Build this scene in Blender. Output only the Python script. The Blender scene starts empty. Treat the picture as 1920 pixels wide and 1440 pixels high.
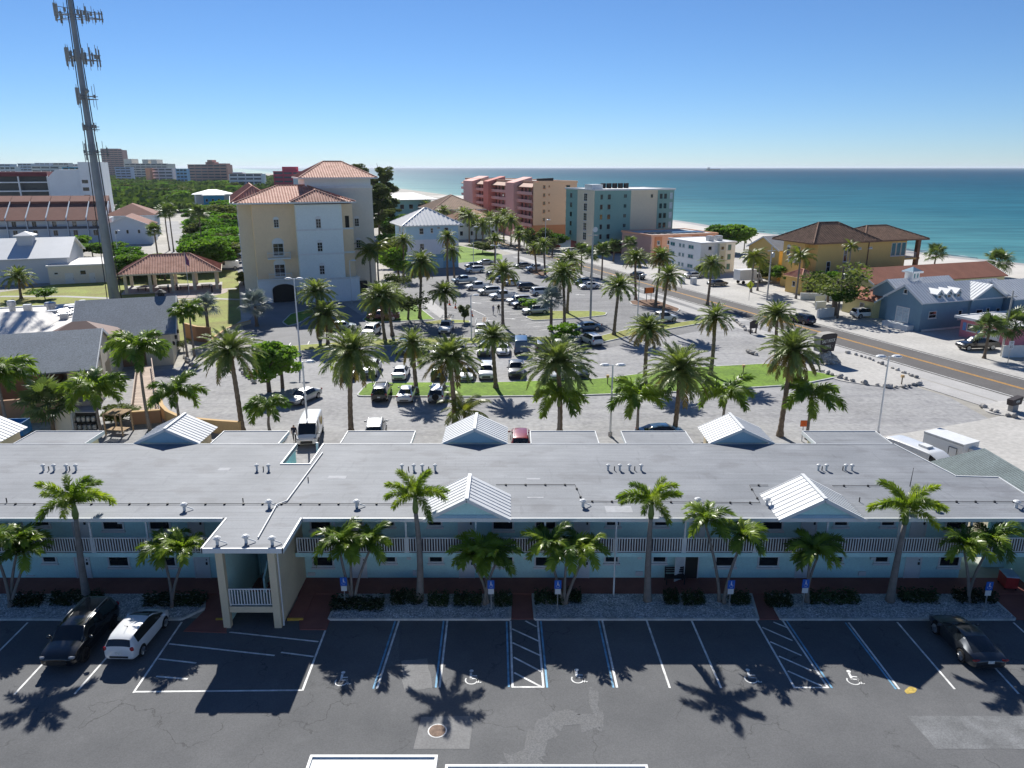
import bpy, bmesh, math, random
from mathutils import Vector, Matrix, Euler

# ------------------------------------------------------------------ camera, sky, sun, exposure
sc = bpy.context.scene
F_PX = 1395.0                       # focal length in pixels of a 1920 px wide frame
PITCH = math.atan(406 / F_PX)
CH = 25.0                           # the drone hovers 25 m above the car park
cam = bpy.data.cameras.new('camera')
cam.sensor_fit = 'HORIZONTAL'; cam.sensor_width = 36.0
cam.lens = F_PX / 1920 * 36.0
cam.clip_start = 0.5; cam.clip_end = 60000
camo = bpy.data.objects.new('camera', cam)
sc.collection.objects.link(camo)
camo.location = (0, 0, CH)
camo.rotation_euler = (math.pi / 2 - PITCH, 0, 0)
sc.camera = camo

SUN_EL, SUN_AZ = math.radians(38), math.radians(-15)     # azimuth from +Y towards +X
w = bpy.data.worlds.new('World'); sc.world = w; w.use_nodes = True
nt = w.node_tree
bg = nt.nodes['Background']
sky = nt.nodes.new('ShaderNodeTexSky'); sky.sky_type = 'NISHITA'; sky.sun_disc = False
sky.sun_elevation = SUN_EL; sky.sun_rotation = SUN_AZ % (2 * math.pi)
sky.altitude = 0; sky.air_density = 0.8; sky.dust_density = 0.0; sky.ozone_density = 10.0
nt.links.new(sky.outputs[0], bg.inputs[0]); bg.inputs[1].default_value = 0.07
sun = bpy.data.lights.new('sun', 'SUN'); sun.energy = 5.0; sun.angle = math.radians(0.53); sun.color = (1.0, 0.965, 0.9)
suno = bpy.data.objects.new('sun', sun); sc.collection.objects.link(suno)
sd = Vector((math.sin(SUN_AZ) * math.cos(SUN_EL), math.cos(SUN_AZ) * math.cos(SUN_EL), math.sin(SUN_EL)))
suno.rotation_euler = (-sd).to_track_quat('-Z', 'Y').to_euler()
suno.location = sd * 300
sc.view_settings.view_transform = 'Standard'; sc.view_settings.look = 'None'
sc.view_settings.exposure = 0.52; sc.view_settings.gamma = 1.0; sc.view_settings.use_curve_mapping = False
sc.render.engine = 'CYCLES'
sc.cycles.max_bounces = 6; sc.cycles.diffuse_bounces = 4; sc.cycles.glossy_bounces = 3
sc.cycles.transparent_max_bounces = 6; sc.cycles.sample_clamp_indirect = 4.0; sc.cycles.sample_clamp_direct = 12.0

# ------------------------------------------------------------------ survey helpers: a photo pixel (1920 wide) to a place on the land
CP, SP = math.cos(PITCH), math.sin(PITCH)
def ray(px, py):
    return (px - 960.0, F_PX * CP - (py - 720.0) * SP, -(py - 720.0) * CP - F_PX * SP)
def G(px, py, z=0.0):               # point on the level z
    r, fw, up = ray(px, py); t = (z - CH) / up
    return (r * t, fw * t)
def atY(px, py, Y):                 # point on the upright plane y = Y
    r, fw, up = ray(px, py); t = Y / fw
    return (r * t, CH + up * t)
def Zat(py, Y): return atY(960, py, Y)[1]
YAW = math.radians(20)              # the street grid is turned 20 degrees from the motel
CY, SY = math.cos(YAW), math.sin(YAW)
def D(u, v): return (v * CY - u * SY, v * SY + u * CY)      # u along the beach road, v across towards the sea
def UVp(px, py, z=0.0):
    x, y = G(px, py, z); return (-x * SY + y * CY, x * CY + y * SY)

# ------------------------------------------------------------------ mesh builder
COL = sc.collection
class MB:
    def __init__(s): s.v = []; s.f = []; s.m = []
    def poly(s, pts, m=0):
        b = len(s.v); s.v += [tuple(p) for p in pts]; s.f.append(tuple(range(b, b + len(pts)))); s.m.append(m)
    def box(s, x0, x1, y0, y1, z0, z1, m=0):
        s.hexa([(x0,y0,z0),(x1,y0,z0),(x1,y1,z0),(x0,y1,z0),(x0,y0,z1),(x1,y0,z1),(x1,y1,z1),(x0,y1,z1)], m)
    def hexa(s, p, m=0):
        b = len(s.v); s.v += [tuple(q) for q in p]
        for q in ((3,2,1,0),(4,5,6,7),(0,1,5,4),(1,2,6,5),(2,3,7,6),(3,0,4,7)):
            s.f.append(tuple(b + i for i in q)); s.m.append(m)
    def cbox(s, c, size, rz=0, m=0):
        x, y, z = size[0]/2, size[1]/2, size[2]/2; cc, ss = math.cos(rz), math.sin(rz)
        P = []
        for dz in (-z, z):
            for dx, dy in ((-x,-y),(x,-y),(x,y),(-x,y)):
                P.append((c[0]+dx*cc-dy*ss, c[1]+dx*ss+dy*cc, c[2]+dz))
        s.hexa(P, m)
    def bar(s, a, b, wd, ht, m=0, up=(0,0,1)):      # rectangular bar between two points
        a, b = Vector(a), Vector(b); d = (b-a).normalized(); u = Vector(up)
        x = d.cross(u)
        if x.length < 1e-4: x = d.cross(Vector((1,0,0)))
        x.normalize(); u = x.cross(d); x *= wd/2; u *= ht/2
        s.hexa([a-x-u, a+x-u, b+x-u, b-x-u, a-x+u, a+x+u, b+x+u, b-x+u], m)
    def tube(s, pts, rad, n=8, m=0, cap=True):
        pts = [Vector(p) for p in pts]
        if not isinstance(rad, (list, tuple)): rad = [rad]*len(pts)
        b = len(s.v); X = None
        for i, p in enumerate(pts):
            d = (pts[min(i+1, len(pts)-1)] - pts[max(i-1, 0)]).normalized()
            if X is None:
                X = d.cross(Vector((0,0,1)))
                if X.length < 1e-3: X = Vector((1,0,0))
            X = (X - d*X.dot(d)).normalized(); Y = d.cross(X)
            for k in range(n):
                a = 2*math.pi*k/n
                s.v.append(tuple(p + (X*math.cos(a) + Y*math.sin(a))*rad[i]))
        for i in range(len(pts)-1):
            for k in range(n):
                k2 = (k+1) % n
                s.f.append((b+i*n+k, b+i*n+k2, b+(i+1)*n+k2, b+(i+1)*n+k)); s.m.append(m)
        if cap:
            s.f.append(tuple(b+k for k in range(n-1, -1, -1))); s.m.append(m)
            e = b+(len(pts)-1)*n
            s.f.append(tuple(e+k for k in range(n))); s.m.append(m)
    def cyl(s, c, r, h, n=12, m=0, r2=None): s.tube([c, (c[0],c[1],c[2]+h)], [r, r if r2 is None else r2], n, m)
    def lathe(s, prof, n=16, m=0, c=(0,0,0)):       # prof: (radius, z) list
        b = len(s.v)
        for r, z in prof:
            for k in range(n):
                a = 2*math.pi*k/n; s.v.append((c[0]+r*math.cos(a), c[1]+r*math.sin(a), c[2]+z))
        for i in range(len(prof)-1):
            for k in range(n):
                k2 = (k+1) % n
                s.f.append((b+i*n+k, b+i*n+k2, b+(i+1)*n+k2, b+(i+1)*n+k)); s.m.append(m)
        s.f.append(tuple(b+k for k in range(n-1,-1,-1))); s.m.append(m)
        e = b+(len(prof)-1)*n; s.f.append(tuple(e+k for k in range(n))); s.m.append(m)
    def prism(s, poly, z0, z1, m=0, mtop=None):     # poly counter-clockwise seen from above
        A = sum(poly[i][0]*poly[(i+1)%len(poly)][1]-poly[(i+1)%len(poly)][0]*poly[i][1] for i in range(len(poly)))
        if A < 0: poly = poly[::-1]
        n = len(poly); b = len(s.v)
        s.v += [(x,y,z0) for x,y in poly] + [(x,y,z1) for x,y in poly]
        s.f.append(tuple(b+n+i for i in range(n))); s.m.append(m if mtop is None else mtop)
        s.f.append(tuple(b+i for i in range(n-1,-1,-1))); s.m.append(m)
        for i in range(n):
            j = (i+1) % n; s.f.append((b+i, b+j, b+n+j, b+n+i)); s.m.append(m)
    def mesh(s, name, mats, smooth=False):
        me = bpy.data.meshes.new(name); me.from_pydata(s.v, [], s.f)
        for q in (mats if isinstance(mats, (list, tuple)) else [mats]): me.materials.append(q)
        me.polygons.foreach_set('material_index', s.m)
        if smooth: me.polygons.foreach_set('use_smooth', [True]*len(s.f))
        me.update(); return me
    def build(s, name, mats, parent=None, loc=(0,0,0), rz=0.0, smooth=False):
        return ob(name, s.mesh(name, mats, smooth), parent, loc, rz)

def ob(name, data, parent=None, loc=(0,0,0), rz=0.0, rot=None, scale=None):
    o = bpy.data.objects.new(name, data); COL.objects.link(o)
    o.location = loc
    o.rotation_euler = rot if rot is not None else (0,0,rz)
    if scale is not None: o.scale = scale if isinstance(scale, (tuple, list)) else (scale,)*3
    if parent is not None: o.parent = parent
    return o
def tag(o, label, cat, group=None, kind=None):
    o['label'] = label; o['category'] = cat
    if group: o['group'] = group
    if kind: o['kind'] = kind
    return o
def thing(name, label, cat, loc=(0,0,0), rz=0.0, group=None):
    return tag(ob(name, None, None, loc, rz), label, cat, group)
def struct(o, label=None, kind='structure'):
    o['kind'] = kind
    if label: o['label'] = label
    return o
def copy_tree(o, parent=None):
    c = o.copy(); COL.objects.link(c); c.parent = parent
    for ch in o.children: copy_tree(ch, c)
    return c

# ------------------------------------------------------------------ procedural materials
MAT = {}
def _new(name):
    m = bpy.data.materials.new(name); m.use_nodes = True
    n = m.node_tree; return m, n, n.nodes['Principled BSDF'], n.nodes['Material Output']
def _noise(n, scale, detail=4, coords='Object', rough=0.6):
    if coords == 'World':
        g = n.nodes.new('ShaderNodeNewGeometry'); src = g.outputs['Position']
    else:
        g = n.nodes.new('ShaderNodeTexCoord'); src = g.outputs['Object']
    t = n.nodes.new('ShaderNodeTexNoise'); t.inputs['Scale'].default_value = scale
    t.inputs['Detail'].default_value = detail; t.inputs['Roughness'].default_value = rough
    n.links.new(src, t.inputs['Vector']); return t, src
def _ramp(n, src, p0, p1, c0, c1):
    r = n.nodes.new('ShaderNodeValToRGB'); r.color_ramp.elements[0].position = p0; r.color_ramp.elements[1].position = p1
    r.color_ramp.elements[0].color = (*c0, 1); r.color_ramp.elements[1].color = (*c1, 1)
    n.links.new(src, r.inputs[0]); return r
def _mix(n, fac, a, b, mode='MIX'):
    q = n.nodes.new('ShaderNodeMix'); q.data_type = 'RGBA'; q.blend_type = mode
    for s_, v in ((q.inputs[0], fac), (q.inputs[6], a), (q.inputs[7], b)):
        if isinstance(v, bpy.types.NodeSocket): n.links.new(v, s_)
        elif isinstance(v, (int, float)): s_.default_value = v
        else: s_.default_value = (*v, 1)
    return q.outputs[2]
def mat(name, col, rough=0.75, metal=0.0, var=0.12, scale=3.0, bump=0.0, bscale=None, coords='Object', spec=0.4, coat=0.0, rnd=0.0, fine=0.0, col2=None, emit=None, stain=False):
    if name in MAT: return MAT[name]
    m, n, b, o = _new(name)
    b.inputs['Roughness'].default_value = rough; b.inputs['Metallic'].default_value = metal
    b.inputs['Specular IOR Level'].default_value = spec; b.inputs['Coat Weight'].default_value = coat
    b.inputs['Coat Roughness'].default_value = 0.1
    b.inputs['Base Color'].default_value = (*col, 1)
    if var > 0 or col2:
        t, src = _noise(n, scale, 5, coords)
        c0 = tuple(max(0, x*(1-var)) for x in col); c1 = col2 if col2 else tuple(min(1, x*(1+var)) for x in col)
        r = _ramp(n, t.outputs['Fac'], 0.32, 0.68, c0, c1); out = r.outputs[0]
        if fine > 0:
            t2 = n.nodes.new('ShaderNodeTexNoise'); t2.inputs['Scale'].default_value = scale*18; t2.inputs['Detail'].default_value = 3
            n.links.new(src, t2.inputs['Vector'])
            r2 = _ramp(n, t2.outputs['Fac'], 0.3, 0.7, (1-fine,)*3, (1+fine,)*3)
            out = _mix(n, 1.0, out, r2.outputs[0], 'MULTIPLY')
        if stain:      # oil spots, tyre wear and paler dusty drifts with shapes of their own
            t4 = n.nodes.new('ShaderNodeTexNoise'); t4.inputs['Scale'].default_value = 0.45; t4.inputs['Detail'].default_value = 8; t4.inputs['Roughness'].default_value = 0.68; n.links.new(src, t4.inputs['Vector'])
            out = _mix(n, 1.0, out, _ramp(n, t4.outputs['Fac'], 0.36, 0.46, (0.8, 0.8, 0.82), (1, 1, 1)).outputs[0], 'MULTIPLY')
            out = _mix(n, 1.0, out, _ramp(n, t4.outputs['Fac'], 0.58, 0.7, (1, 1, 1), (1.2, 1.18, 1.14)).outputs[0], 'MULTIPLY')
            mp4 = n.nodes.new('ShaderNodeMapping'); mp4.inputs['Rotation'].default_value = (0, 0, 0.12); mp4.inputs['Scale'].default_value = (0.05, 0.7, 1); n.links.new(src, mp4.inputs['Vector'])
            t5 = n.nodes.new('ShaderNodeTexNoise'); t5.inputs['Scale'].default_value = 1.0; t5.inputs['Detail'].default_value = 4; n.links.new(mp4.outputs[0], t5.inputs['Vector'])
            out = _mix(n, 1.0, out, _ramp(n, t5.outputs['Fac'], 0.35, 0.6, (0.9, 0.9, 0.91), (1.06, 1.06, 1.05)).outputs[0], 'MULTIPLY')
        if rnd > 0:
            oi = n.nodes.new('ShaderNodeObjectInfo')
            r3 = _ramp(n, oi.outputs['Random'], 0, 1, (1-rnd,)*3, (1+rnd,)*3)
            out = _mix(n, 1.0, out, r3.outputs[0], 'MULTIPLY')
        n.links.new(out, b.inputs['Base Color'])
    if bump > 0:
        t, src = _noise(n, bscale or scale*6, 4, coords)
        bp = n.nodes.new('ShaderNodeBump'); bp.inputs['Strength'].default_value = bump; bp.inputs['Distance'].default_value = 0.05
        n.links.new(t.outputs['Fac'], bp.inputs['Height']); n.links.new(bp.outputs[0], b.inputs['Normal'])
    if emit:
        b.inputs['Emission Color'].default_value = (*emit[0], 1); b.inputs['Emission Strength'].default_value = emit[1]
    MAT[name] = m; return m
def leafmat(name, c0, c1, trans=0.35, rough=0.45, scale=0.8, tcol=None, spec=0.35):
    if name in MAT: return MAT[name]
    m, n, b, o = _new(name)
    t, src = _noise(n, scale, 3)
    oi = n.nodes.new('ShaderNodeObjectInfo')
    ad = n.nodes.new('ShaderNodeMath'); ad.operation = 'MULTIPLY_ADD'; ad.inputs[1].default_value = 0.55; n.links.new(oi.outputs['Random'], ad.inputs[0])
    sb = n.nodes.new('ShaderNodeMath'); sb.operation = 'SUBTRACT'; sb.inputs[1].default_value = 0.27; n.links.new(t.outputs['Fac'], sb.inputs[0]); n.links.new(sb.outputs[0], ad.inputs[2])
    r = _ramp(n, ad.outputs[0], 0.22, 0.78, c0, c1)
    n.links.new(r.outputs[0], b.inputs['Base Color']); b.inputs['Roughness'].default_value = rough
    b.inputs['Specular IOR Level'].default_value = spec
    tr = n.nodes.new('ShaderNodeBsdfTranslucent')
    mx = _mix(n, 1.0, r.outputs[0], tcol or (1.25, 1.35, 0.55), 'MULTIPLY'); n.links.new(mx, tr.inputs[0])
    ms = n.nodes.new('ShaderNodeMixShader'); ms.inputs[0].default_value = trans
    n.links.new(b.outputs[0], ms.inputs[1]); n.links.new(tr.outputs[0], ms.inputs[2]); n.links.new(ms.outputs[0], o.inputs[0])
    MAT[name] = m; return m
def paint(name, col, metal=0.0, rough=0.3):
    return mat(name, col, rough=rough, metal=metal, var=0.05, scale=1.5, spec=0.5, coat=0.8)

GLASS = mat('window_glass', (0.015, 0.02, 0.025), rough=0.06, var=0.3, scale=0.7, spec=0.6, bump=0.03, bscale=1.2)
CARGLASS = mat('car_glass', (0.012, 0.015, 0.018), rough=0.04, var=0.0, spec=0.7)
WHITE = mat('white_paint', (0.68, 0.69, 0.685), rough=0.5, var=0.06, scale=1.2, fine=0.04)
DARK = mat('dark_trim', (0.02, 0.02, 0.022), rough=0.6, var=0.1)
RUBBER = mat('tyre_rubber', (0.018, 0.018, 0.018), rough=0.85, var=0.1)
RIM = mat('wheel_alloy', (0.45, 0.46, 0.47), rough=0.3, metal=0.9, var=0.05)
BLACKRIM = mat('black_alloy', (0.04, 0.04, 0.045), rough=0.3, metal=0.5, var=0.05)
HEAD = mat('headlight_lens', (0.28, 0.29, 0.31), rough=0.12, var=0.05, spec=0.7)
TAIL = mat('tail_light_lens', (0.35, 0.012, 0.012), rough=0.15, var=0.05, spec=0.6)
STEEL = mat('galvanised_steel', (0.42, 0.43, 0.44), rough=0.42, metal=0.6, var=0.15, scale=2)
PLATE = mat('licence_plate', (0.7, 0.7, 0.66), rough=0.5, var=0.2, scale=12)
TERRA = mat('terracotta_tile', (0.56, 0.25, 0.16), rough=0.75, var=0.2, scale=0.9, fine=0.2, col2=(0.68, 0.36, 0.26))
rnd = random.Random(7)
# ------------------------------------------------------------------ ground, sea, beach, roads, lots
def sheet(name, pts, z, m, z0=None, label=None, kind='structure'):
    mb = MB()
    if z0 is None: mb.poly([(x, y, z) for x, y in (pts if sum(pts[i][0]*pts[(i+1)%len(pts)][1]-pts[(i+1)%len(pts)][0]*pts[i][1] for i in range(len(pts))) > 0 else pts[::-1])])
    else: mb.prism(pts, z0, z)
    return struct(mb.build(name, m), label, kind)
def GP(*pts, z=0.0): return [G(x, y, z) for x, y in pts]
def DP(*pts): return [D(u, v) for u, v in pts]

def sea_material():
    m, n, b, o = _new('sea_water')
    g = n.nodes.new('ShaderNodeNewGeometry')
    sep = n.nodes.new('ShaderNodeVectorMath'); sep.operation = 'DOT_PRODUCT'; sep.inputs[1].default_value = (CY, SY, 0)
    n.links.new(g.outputs['Position'], sep.inputs[0])
    mr = n.nodes.new('ShaderNodeMapRange'); mr.inputs['From Min'].default_value = 190; mr.inputs['From Max'].default_value = 2600
    n.links.new(sep.outputs['Value'], mr.inputs['Value'])
    r = n.nodes.new('ShaderNodeValToRGB'); e = r.color_ramp.elements
    e[0].position = 0; e[0].color = (0.16, 0.29, 0.285, 1); e[1].position = 1; e[1].color = (0.002, 0.058, 0.122, 1)
    for p, c in ((0.012, (0.065, 0.21, 0.245)), (0.09, (0.022, 0.135, 0.195)), (0.35, (0.006, 0.085, 0.15))):
        q = e.new(p); q.color = (*c, 1)
    n.links.new(mr.outputs[0], r.inputs[0])
    # broad wind streaks
    mp = n.nodes.new('ShaderNodeMapping'); mp.inputs['Rotation'].default_value = (0, 0, 0.5); mp.inputs['Scale'].default_value = (0.006, 0.045, 1)
    n.links.new(g.outputs['Position'], mp.inputs['Vector'])
    t = n.nodes.new('ShaderNodeTexNoise'); t.inputs['Scale'].default_value = 1.0; t.inputs['Detail'].default_value = 9; t.inputs['Roughness'].default_value = 0.7
    n.links.new(mp.outputs[0], t.inputs['Vector'])
    rr = _ramp(n, t.outputs['Fac'], 0.35, 0.65, (0.8, 0.83, 0.86), (1.2, 1.16, 1.12))
    df = n.nodes.new('ShaderNodeBsdfDiffuse'); gl = n.nodes.new('ShaderNodeBsdfAnisotropic'); gl.inputs['Roughness'].default_value = 0.42; ms = n.nodes.new('ShaderNodeMixShader'); ms.inputs[0].default_value = 0.05
    mp3 = n.nodes.new('ShaderNodeMapping'); mp3.inputs['Rotation'].default_value = (0, 0, 0.35); mp3.inputs['Scale'].default_value = (0.035, 0.16, 1); n.links.new(g.outputs['Position'], mp3.inputs['Vector'])
    t3 = n.nodes.new('ShaderNodeTexNoise'); t3.inputs['Scale'].default_value = 1.0; t3.inputs['Detail'].default_value = 6; n.links.new(mp3.outputs[0], t3.inputs['Vector'])
    col_ = _mix(n, 1.0, _mix(n, 1.0, r.outputs[0], rr.outputs[0], 'MULTIPLY'), _ramp(n, t3.outputs['Fac'], 0.38, 0.62, (0.84, 0.86, 0.88), (1.15, 1.13, 1.1)).outputs[0], 'MULTIPLY')
    n.links.new(col_, df.inputs[0]); n.links.new(df.outputs[0], ms.inputs[1]); n.links.new(gl.outputs[0], ms.inputs[2]); n.links.new(ms.outputs[0], o.inputs[0])
    w1 = n.nodes.new('ShaderNodeTexNoise'); w1.inputs['Scale'].default_value = 0.35; w1.inputs['Detail'].default_value = 6; w1.inputs['Roughness'].default_value = 0.65
    mp2 = n.nodes.new('ShaderNodeMapping'); mp2.inputs['Rotation'].default_value = (0, 0, -YAW); mp2.inputs['Scale'].default_value = (1, 0.45, 1)
    n.links.new(g.outputs['Position'], mp2.inputs['Vector']); n.links.new(mp2.outputs[0], w1.inputs['Vector'])
    bp = n.nodes.new('ShaderNodeBump'); bp.inputs['Strength'].default_value = 0.9; bp.inputs['Distance'].default_value = 0.55
    n.links.new(w1.outputs['Fac'], bp.inputs['Height']); n.links.new(bp.outputs[0], gl.inputs['Normal'])
    return m
SEA = sea_material()
SAND = mat('beach_sand', (0.54, 0.51, 0.465), rough=0.95, var=0.08, scale=0.15, coords='World', fine=0.06, bump=0.3, bscale=2)
WETSAND = mat('wet_sand', (0.42, 0.38, 0.32), rough=0.4, var=0.12, scale=0.1, coords='World')
SHELL = mat('shell_lot', (0.44, 0.425, 0.40), rough=0.95, var=0.12, scale=0.12, coords='World', fine=0.12, bump=0.3, bscale=3)
LAND = mat('land', (0.38, 0.36, 0.32), rough=0.95, var=0.25, scale=0.05, coords='World', fine=0.15)
CONC = mat('concrete', (0.41, 0.40, 0.39), rough=0.9, var=0.1, scale=0.4, coords='World', fine=0.08)
CURB = mat('curb_concrete', (0.55, 0.55, 0.53), rough=0.9, var=0.2, scale=1.5, coords='World', fine=0.15)
LOT = mat('worn_asphalt', (0.295, 0.293, 0.296), rough=0.9, var=0.13, scale=0.11, coords='World', fine=0.16, stain=True)
LOT2 = mat('grey_asphalt', (0.20, 0.20, 0.205), rough=0.9, var=0.16, scale=0.13, coords='World', fine=0.16, stain=True)
ROADM = mat('road_asphalt', (0.11, 0.104, 0.102), rough=0.9, var=0.16, scale=0.2, coords='World', fine=0.15)
LINEW = mat('road_paint_white', (0.72, 0.72, 0.7), rough=0.7, var=0.3, scale=2.0, coords='World', fine=0.2)
LINEB = mat('road_paint_blue', (0.16, 0.37, 0.55), rough=0.7, var=0.35, scale=2.0, coords='World', fine=0.25)
LINEY = mat('road_paint_yellow', (0.62, 0.30, 0.02), rough=0.7, var=0.2, scale=1.0, coords='World', fine=0.2)
LAWN = mat('lawn', (0.12, 0.22, 0.02), rough=0.95, var=0.25, scale=0.18, coords='World', fine=0.3, col2=(0.18, 0.30, 0.022), bump=0.6, bscale=9)
DRYLAWN = mat('dry_lawn', (0.27, 0.24, 0.07), rough=0.95, var=0.25, scale=0.15, coords='World', fine=0.25, col2=(0.26, 0.31, 0.06), bump=0.5, bscale=8)
MULCH = mat('mulch', (0.16, 0.09, 0.055), rough=0.95, var=0.3, scale=1.5, coords='World', fine=0.3)
BRICKW = mat('red_walk', (0.27, 0.10, 0.082), rough=0.8, var=0.14, scale=0.9, coords='World', fine=0.1)
PAVER = mat('paver_plaza', (0.40, 0.33, 0.30), rough=0.9, var=0.15, scale=0.6, coords='World', fine=0.2)
def front_asphalt():
    m, n, b, o = _new('front_lot_asphalt')
    g = n.nodes.new('ShaderNodeNewGeometry'); P = g.outputs['Position']
    def nz(s, d=5, r=0.6):
        t = n.nodes.new('ShaderNodeTexNoise'); t.inputs['Scale'].default_value = s; t.inputs['Detail'].default_value = d; t.inputs['Roughness'].default_value = r
        n.links.new(P, t.inputs['Vector']); return t.outputs['Fac']
    base = _ramp(n, nz(0.16), 0.3, 0.7, (0.088, 0.091, 0.096), (0.142, 0.144, 0.148)).outputs[0]
    fine = _ramp(n, nz(14, 2), 0.3, 0.7, (0.86,)*3, (1.14,)*3).outputs[0]
    out = _mix(n, 1.0, base, fine, 'MULTIPLY')
    # pale worn streaks
    st = _ramp(n, nz(0.55, 8, 0.7), 0.58, 0.74, (0,)*3, (1,)*3).outputs[0]
    out = _mix(n, _mix(n, 1.0, st, (0.3,)*3, 'MULTIPLY'), out, (0.19, 0.195, 0.2))
    # hairline cracks: edges of warped cells
    v = n.nodes.new('ShaderNodeTexVoronoi'); v.feature = 'DISTANCE_TO_EDGE'; v.inputs['Scale'].default_value = 0.32
    wv = n.nodes.new('ShaderNodeTexNoise'); wv.inputs['Scale'].default_value = 0.9; wv.inputs['Detail'].default_value = 6; n.links.new(P, wv.inputs['Vector'])
    va = n.nodes.new('ShaderNodeVectorMath'); va.operation = 'MULTIPLY_ADD'; va.inputs[1].default_value = (2.2, 2.2, 0); n.links.new(wv.outputs['Color'], va.inputs[0]); n.links.new(P, va.inputs[2])
    n.links.new(va.outputs[0], v.inputs['Vector'])
    cr = _ramp(n, v.outputs['Distance'], 0.0, 0.012, (0.55,)*3, (1,)*3).outputs[0]
    gate = _ramp(n, nz(0.22, 3), 0.48, 0.56, (1,)*3, (0,)*3).outputs[0]
    cr = _mix(n, gate, cr, (1, 1, 1))
    out = _mix(n, 1.0, out, cr, 'MULTIPLY')
    n.links.new(out, b.inputs['Base Color']); b.inputs['Roughness'].default_value = 0.9
    bp = n.nodes.new('ShaderNodeBump'); bp.inputs['Strength'].default_value = 0.35; bp.inputs['Distance'].default_value = 0.02
    n.links.new(nz(25, 2), bp.inputs['Height']); n.links.new(bp.outputs[0], b.inputs['Normal'])
    return m
FRONT = front_asphalt()

# sea out to the horizon, then the land sheet with the beach edge along the street grid
sheet('sea', [(-60000, 58000), (60000, 58000), (60000, -60), (120, -60), (-800, 600), (-60000, 9000)][::-1], -0.55, SEA)
def shore(u): return 190 + 3.5*math.sin(u*0.021) + 2.0*math.sin(u*0.06+1)
land = [(-9000, -200), (*D(-260, 205),)]
us = list(range(-260, 700, 14))
mb = MB()
edge = [D(u, shore(u)) for u in us]
far_edge = [D(u, shore(700) + (u-700)*0.012) for u in (1000, 1600, 2400, 3400)]
mb.poly([(x, y, 0) for x, y in edge] + [(x, y, 0) for x, y in far_edge] + [(-9000, 3300, 0), (-9000, -200, 0), (60, -200, 0)])
struct(mb.build('ground', LAND))
# sloping beach: dry sand, wet sand, under water
mb = MB(); mw = MB()
for i in range(len(us)-1):
    u0, u1 = us[i], us[i+1]
    def q(u, dv, z): x, y = D(u, shore(u)+dv); return (x, y, z)
    mb.poly([q(u0,-24,0.03), q(u0,0,0.03), q(u1,0,0.03), q(u1,-24,0.03)])
    mb.poly([q(u0,0,0.03), q(u0,8,-0.35), q(u1,8,-0.35), q(u1,0,0.03)])
    mw.poly([q(u0,8,-0.35), q(u0,30,-1.0), q(u1,30,-1.0), q(u1,8,-0.35)])
struct(mb.build('beach', SAND)); struct(mw.build('wet_beach', WETSAND))
FOAM = mat('sea_foam', (0.8, 0.83, 0.84), rough=0.8, var=0.1, scale=0.5, coords='World')
fr = random.Random(5)
for k in range(26):          # breaking wave crests along the beach
    u0 = -40 + k*13 + fr.uniform(-5, 5); ln = fr.uniform(7, 22); off = fr.choice((15.5, 16, 17, 19, 24))+fr.uniform(-1, 1)
    m_ = MB(); n_ = 10; up_, lo_ = [], []
    for i in range(n_+1):
        t = i/n_; u = u0+ln*t; wd = (0.25+0.75*math.sin(math.pi*t))*fr.uniform(0.6, 1.6); v = shore(u)+off+0.5*math.sin(u*0.5)
        up_.append((*D(u, v+wd), -0.52)); lo_.append((*D(u, v-wd*0.6), -0.52))
        if i: m_.poly([lo_[i-1], up_[i-1], up_[i], lo_[i]]); m_.poly([lo_[i-1], lo_[i], (lo_[i][0], lo_[i][1], -0.3), (lo_[i-1][0], lo_[i-1][1], -0.3)]); m_.poly([(lo_[i-1][0], lo_[i-1][1], -0.3), (lo_[i][0], lo_[i][1], -0.3), up_[i], up_[i-1]])
    struct(m_.build('wave_crest', FOAM), None, 'stuff')
sheet('sand_yards', DP((-60, 91), (420, 91), (420, 168), (-60, 176)), 0.012, SHELL)

# the beach road
sheet('road', DP((-80, 80.8), (520, 80.8), (520, 89.4), (-80, 89.4)), 0.03, ROADM, 0.0)
sheet('road_shoulder', DP((-80, 77.8), (520, 77.8), (520, 80.7), (-80, 80.7)), 0.016, CONC)
sheet('sidewalk', DP((-80, 74.6), (205, 74.6), (205, 77.4), (-80, 77.4)), 0.06, CONC, 0.0)
sheet('road_shoulder', DP((-80, 89.5), (520, 89.5), (520, 93), (-80, 93)), 0.02, SHELL)
for dv in (-0.16, 0.16):
    sheet('road_centre_line', DP((-80, 85.1+dv-0.075), (520, 85.1+dv-0.075), (520, 85.1+dv+0.075), (-80, 85.1+dv+0.075)), 0.036, LINEY)
for v0 in (81.15, 88.95):
    sheet('road_edge_line', DP((-80, v0-0.07), (520, v0-0.07), (520, v0+0.07), (-80, v0+0.07)), 0.036, LINEW)

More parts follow.
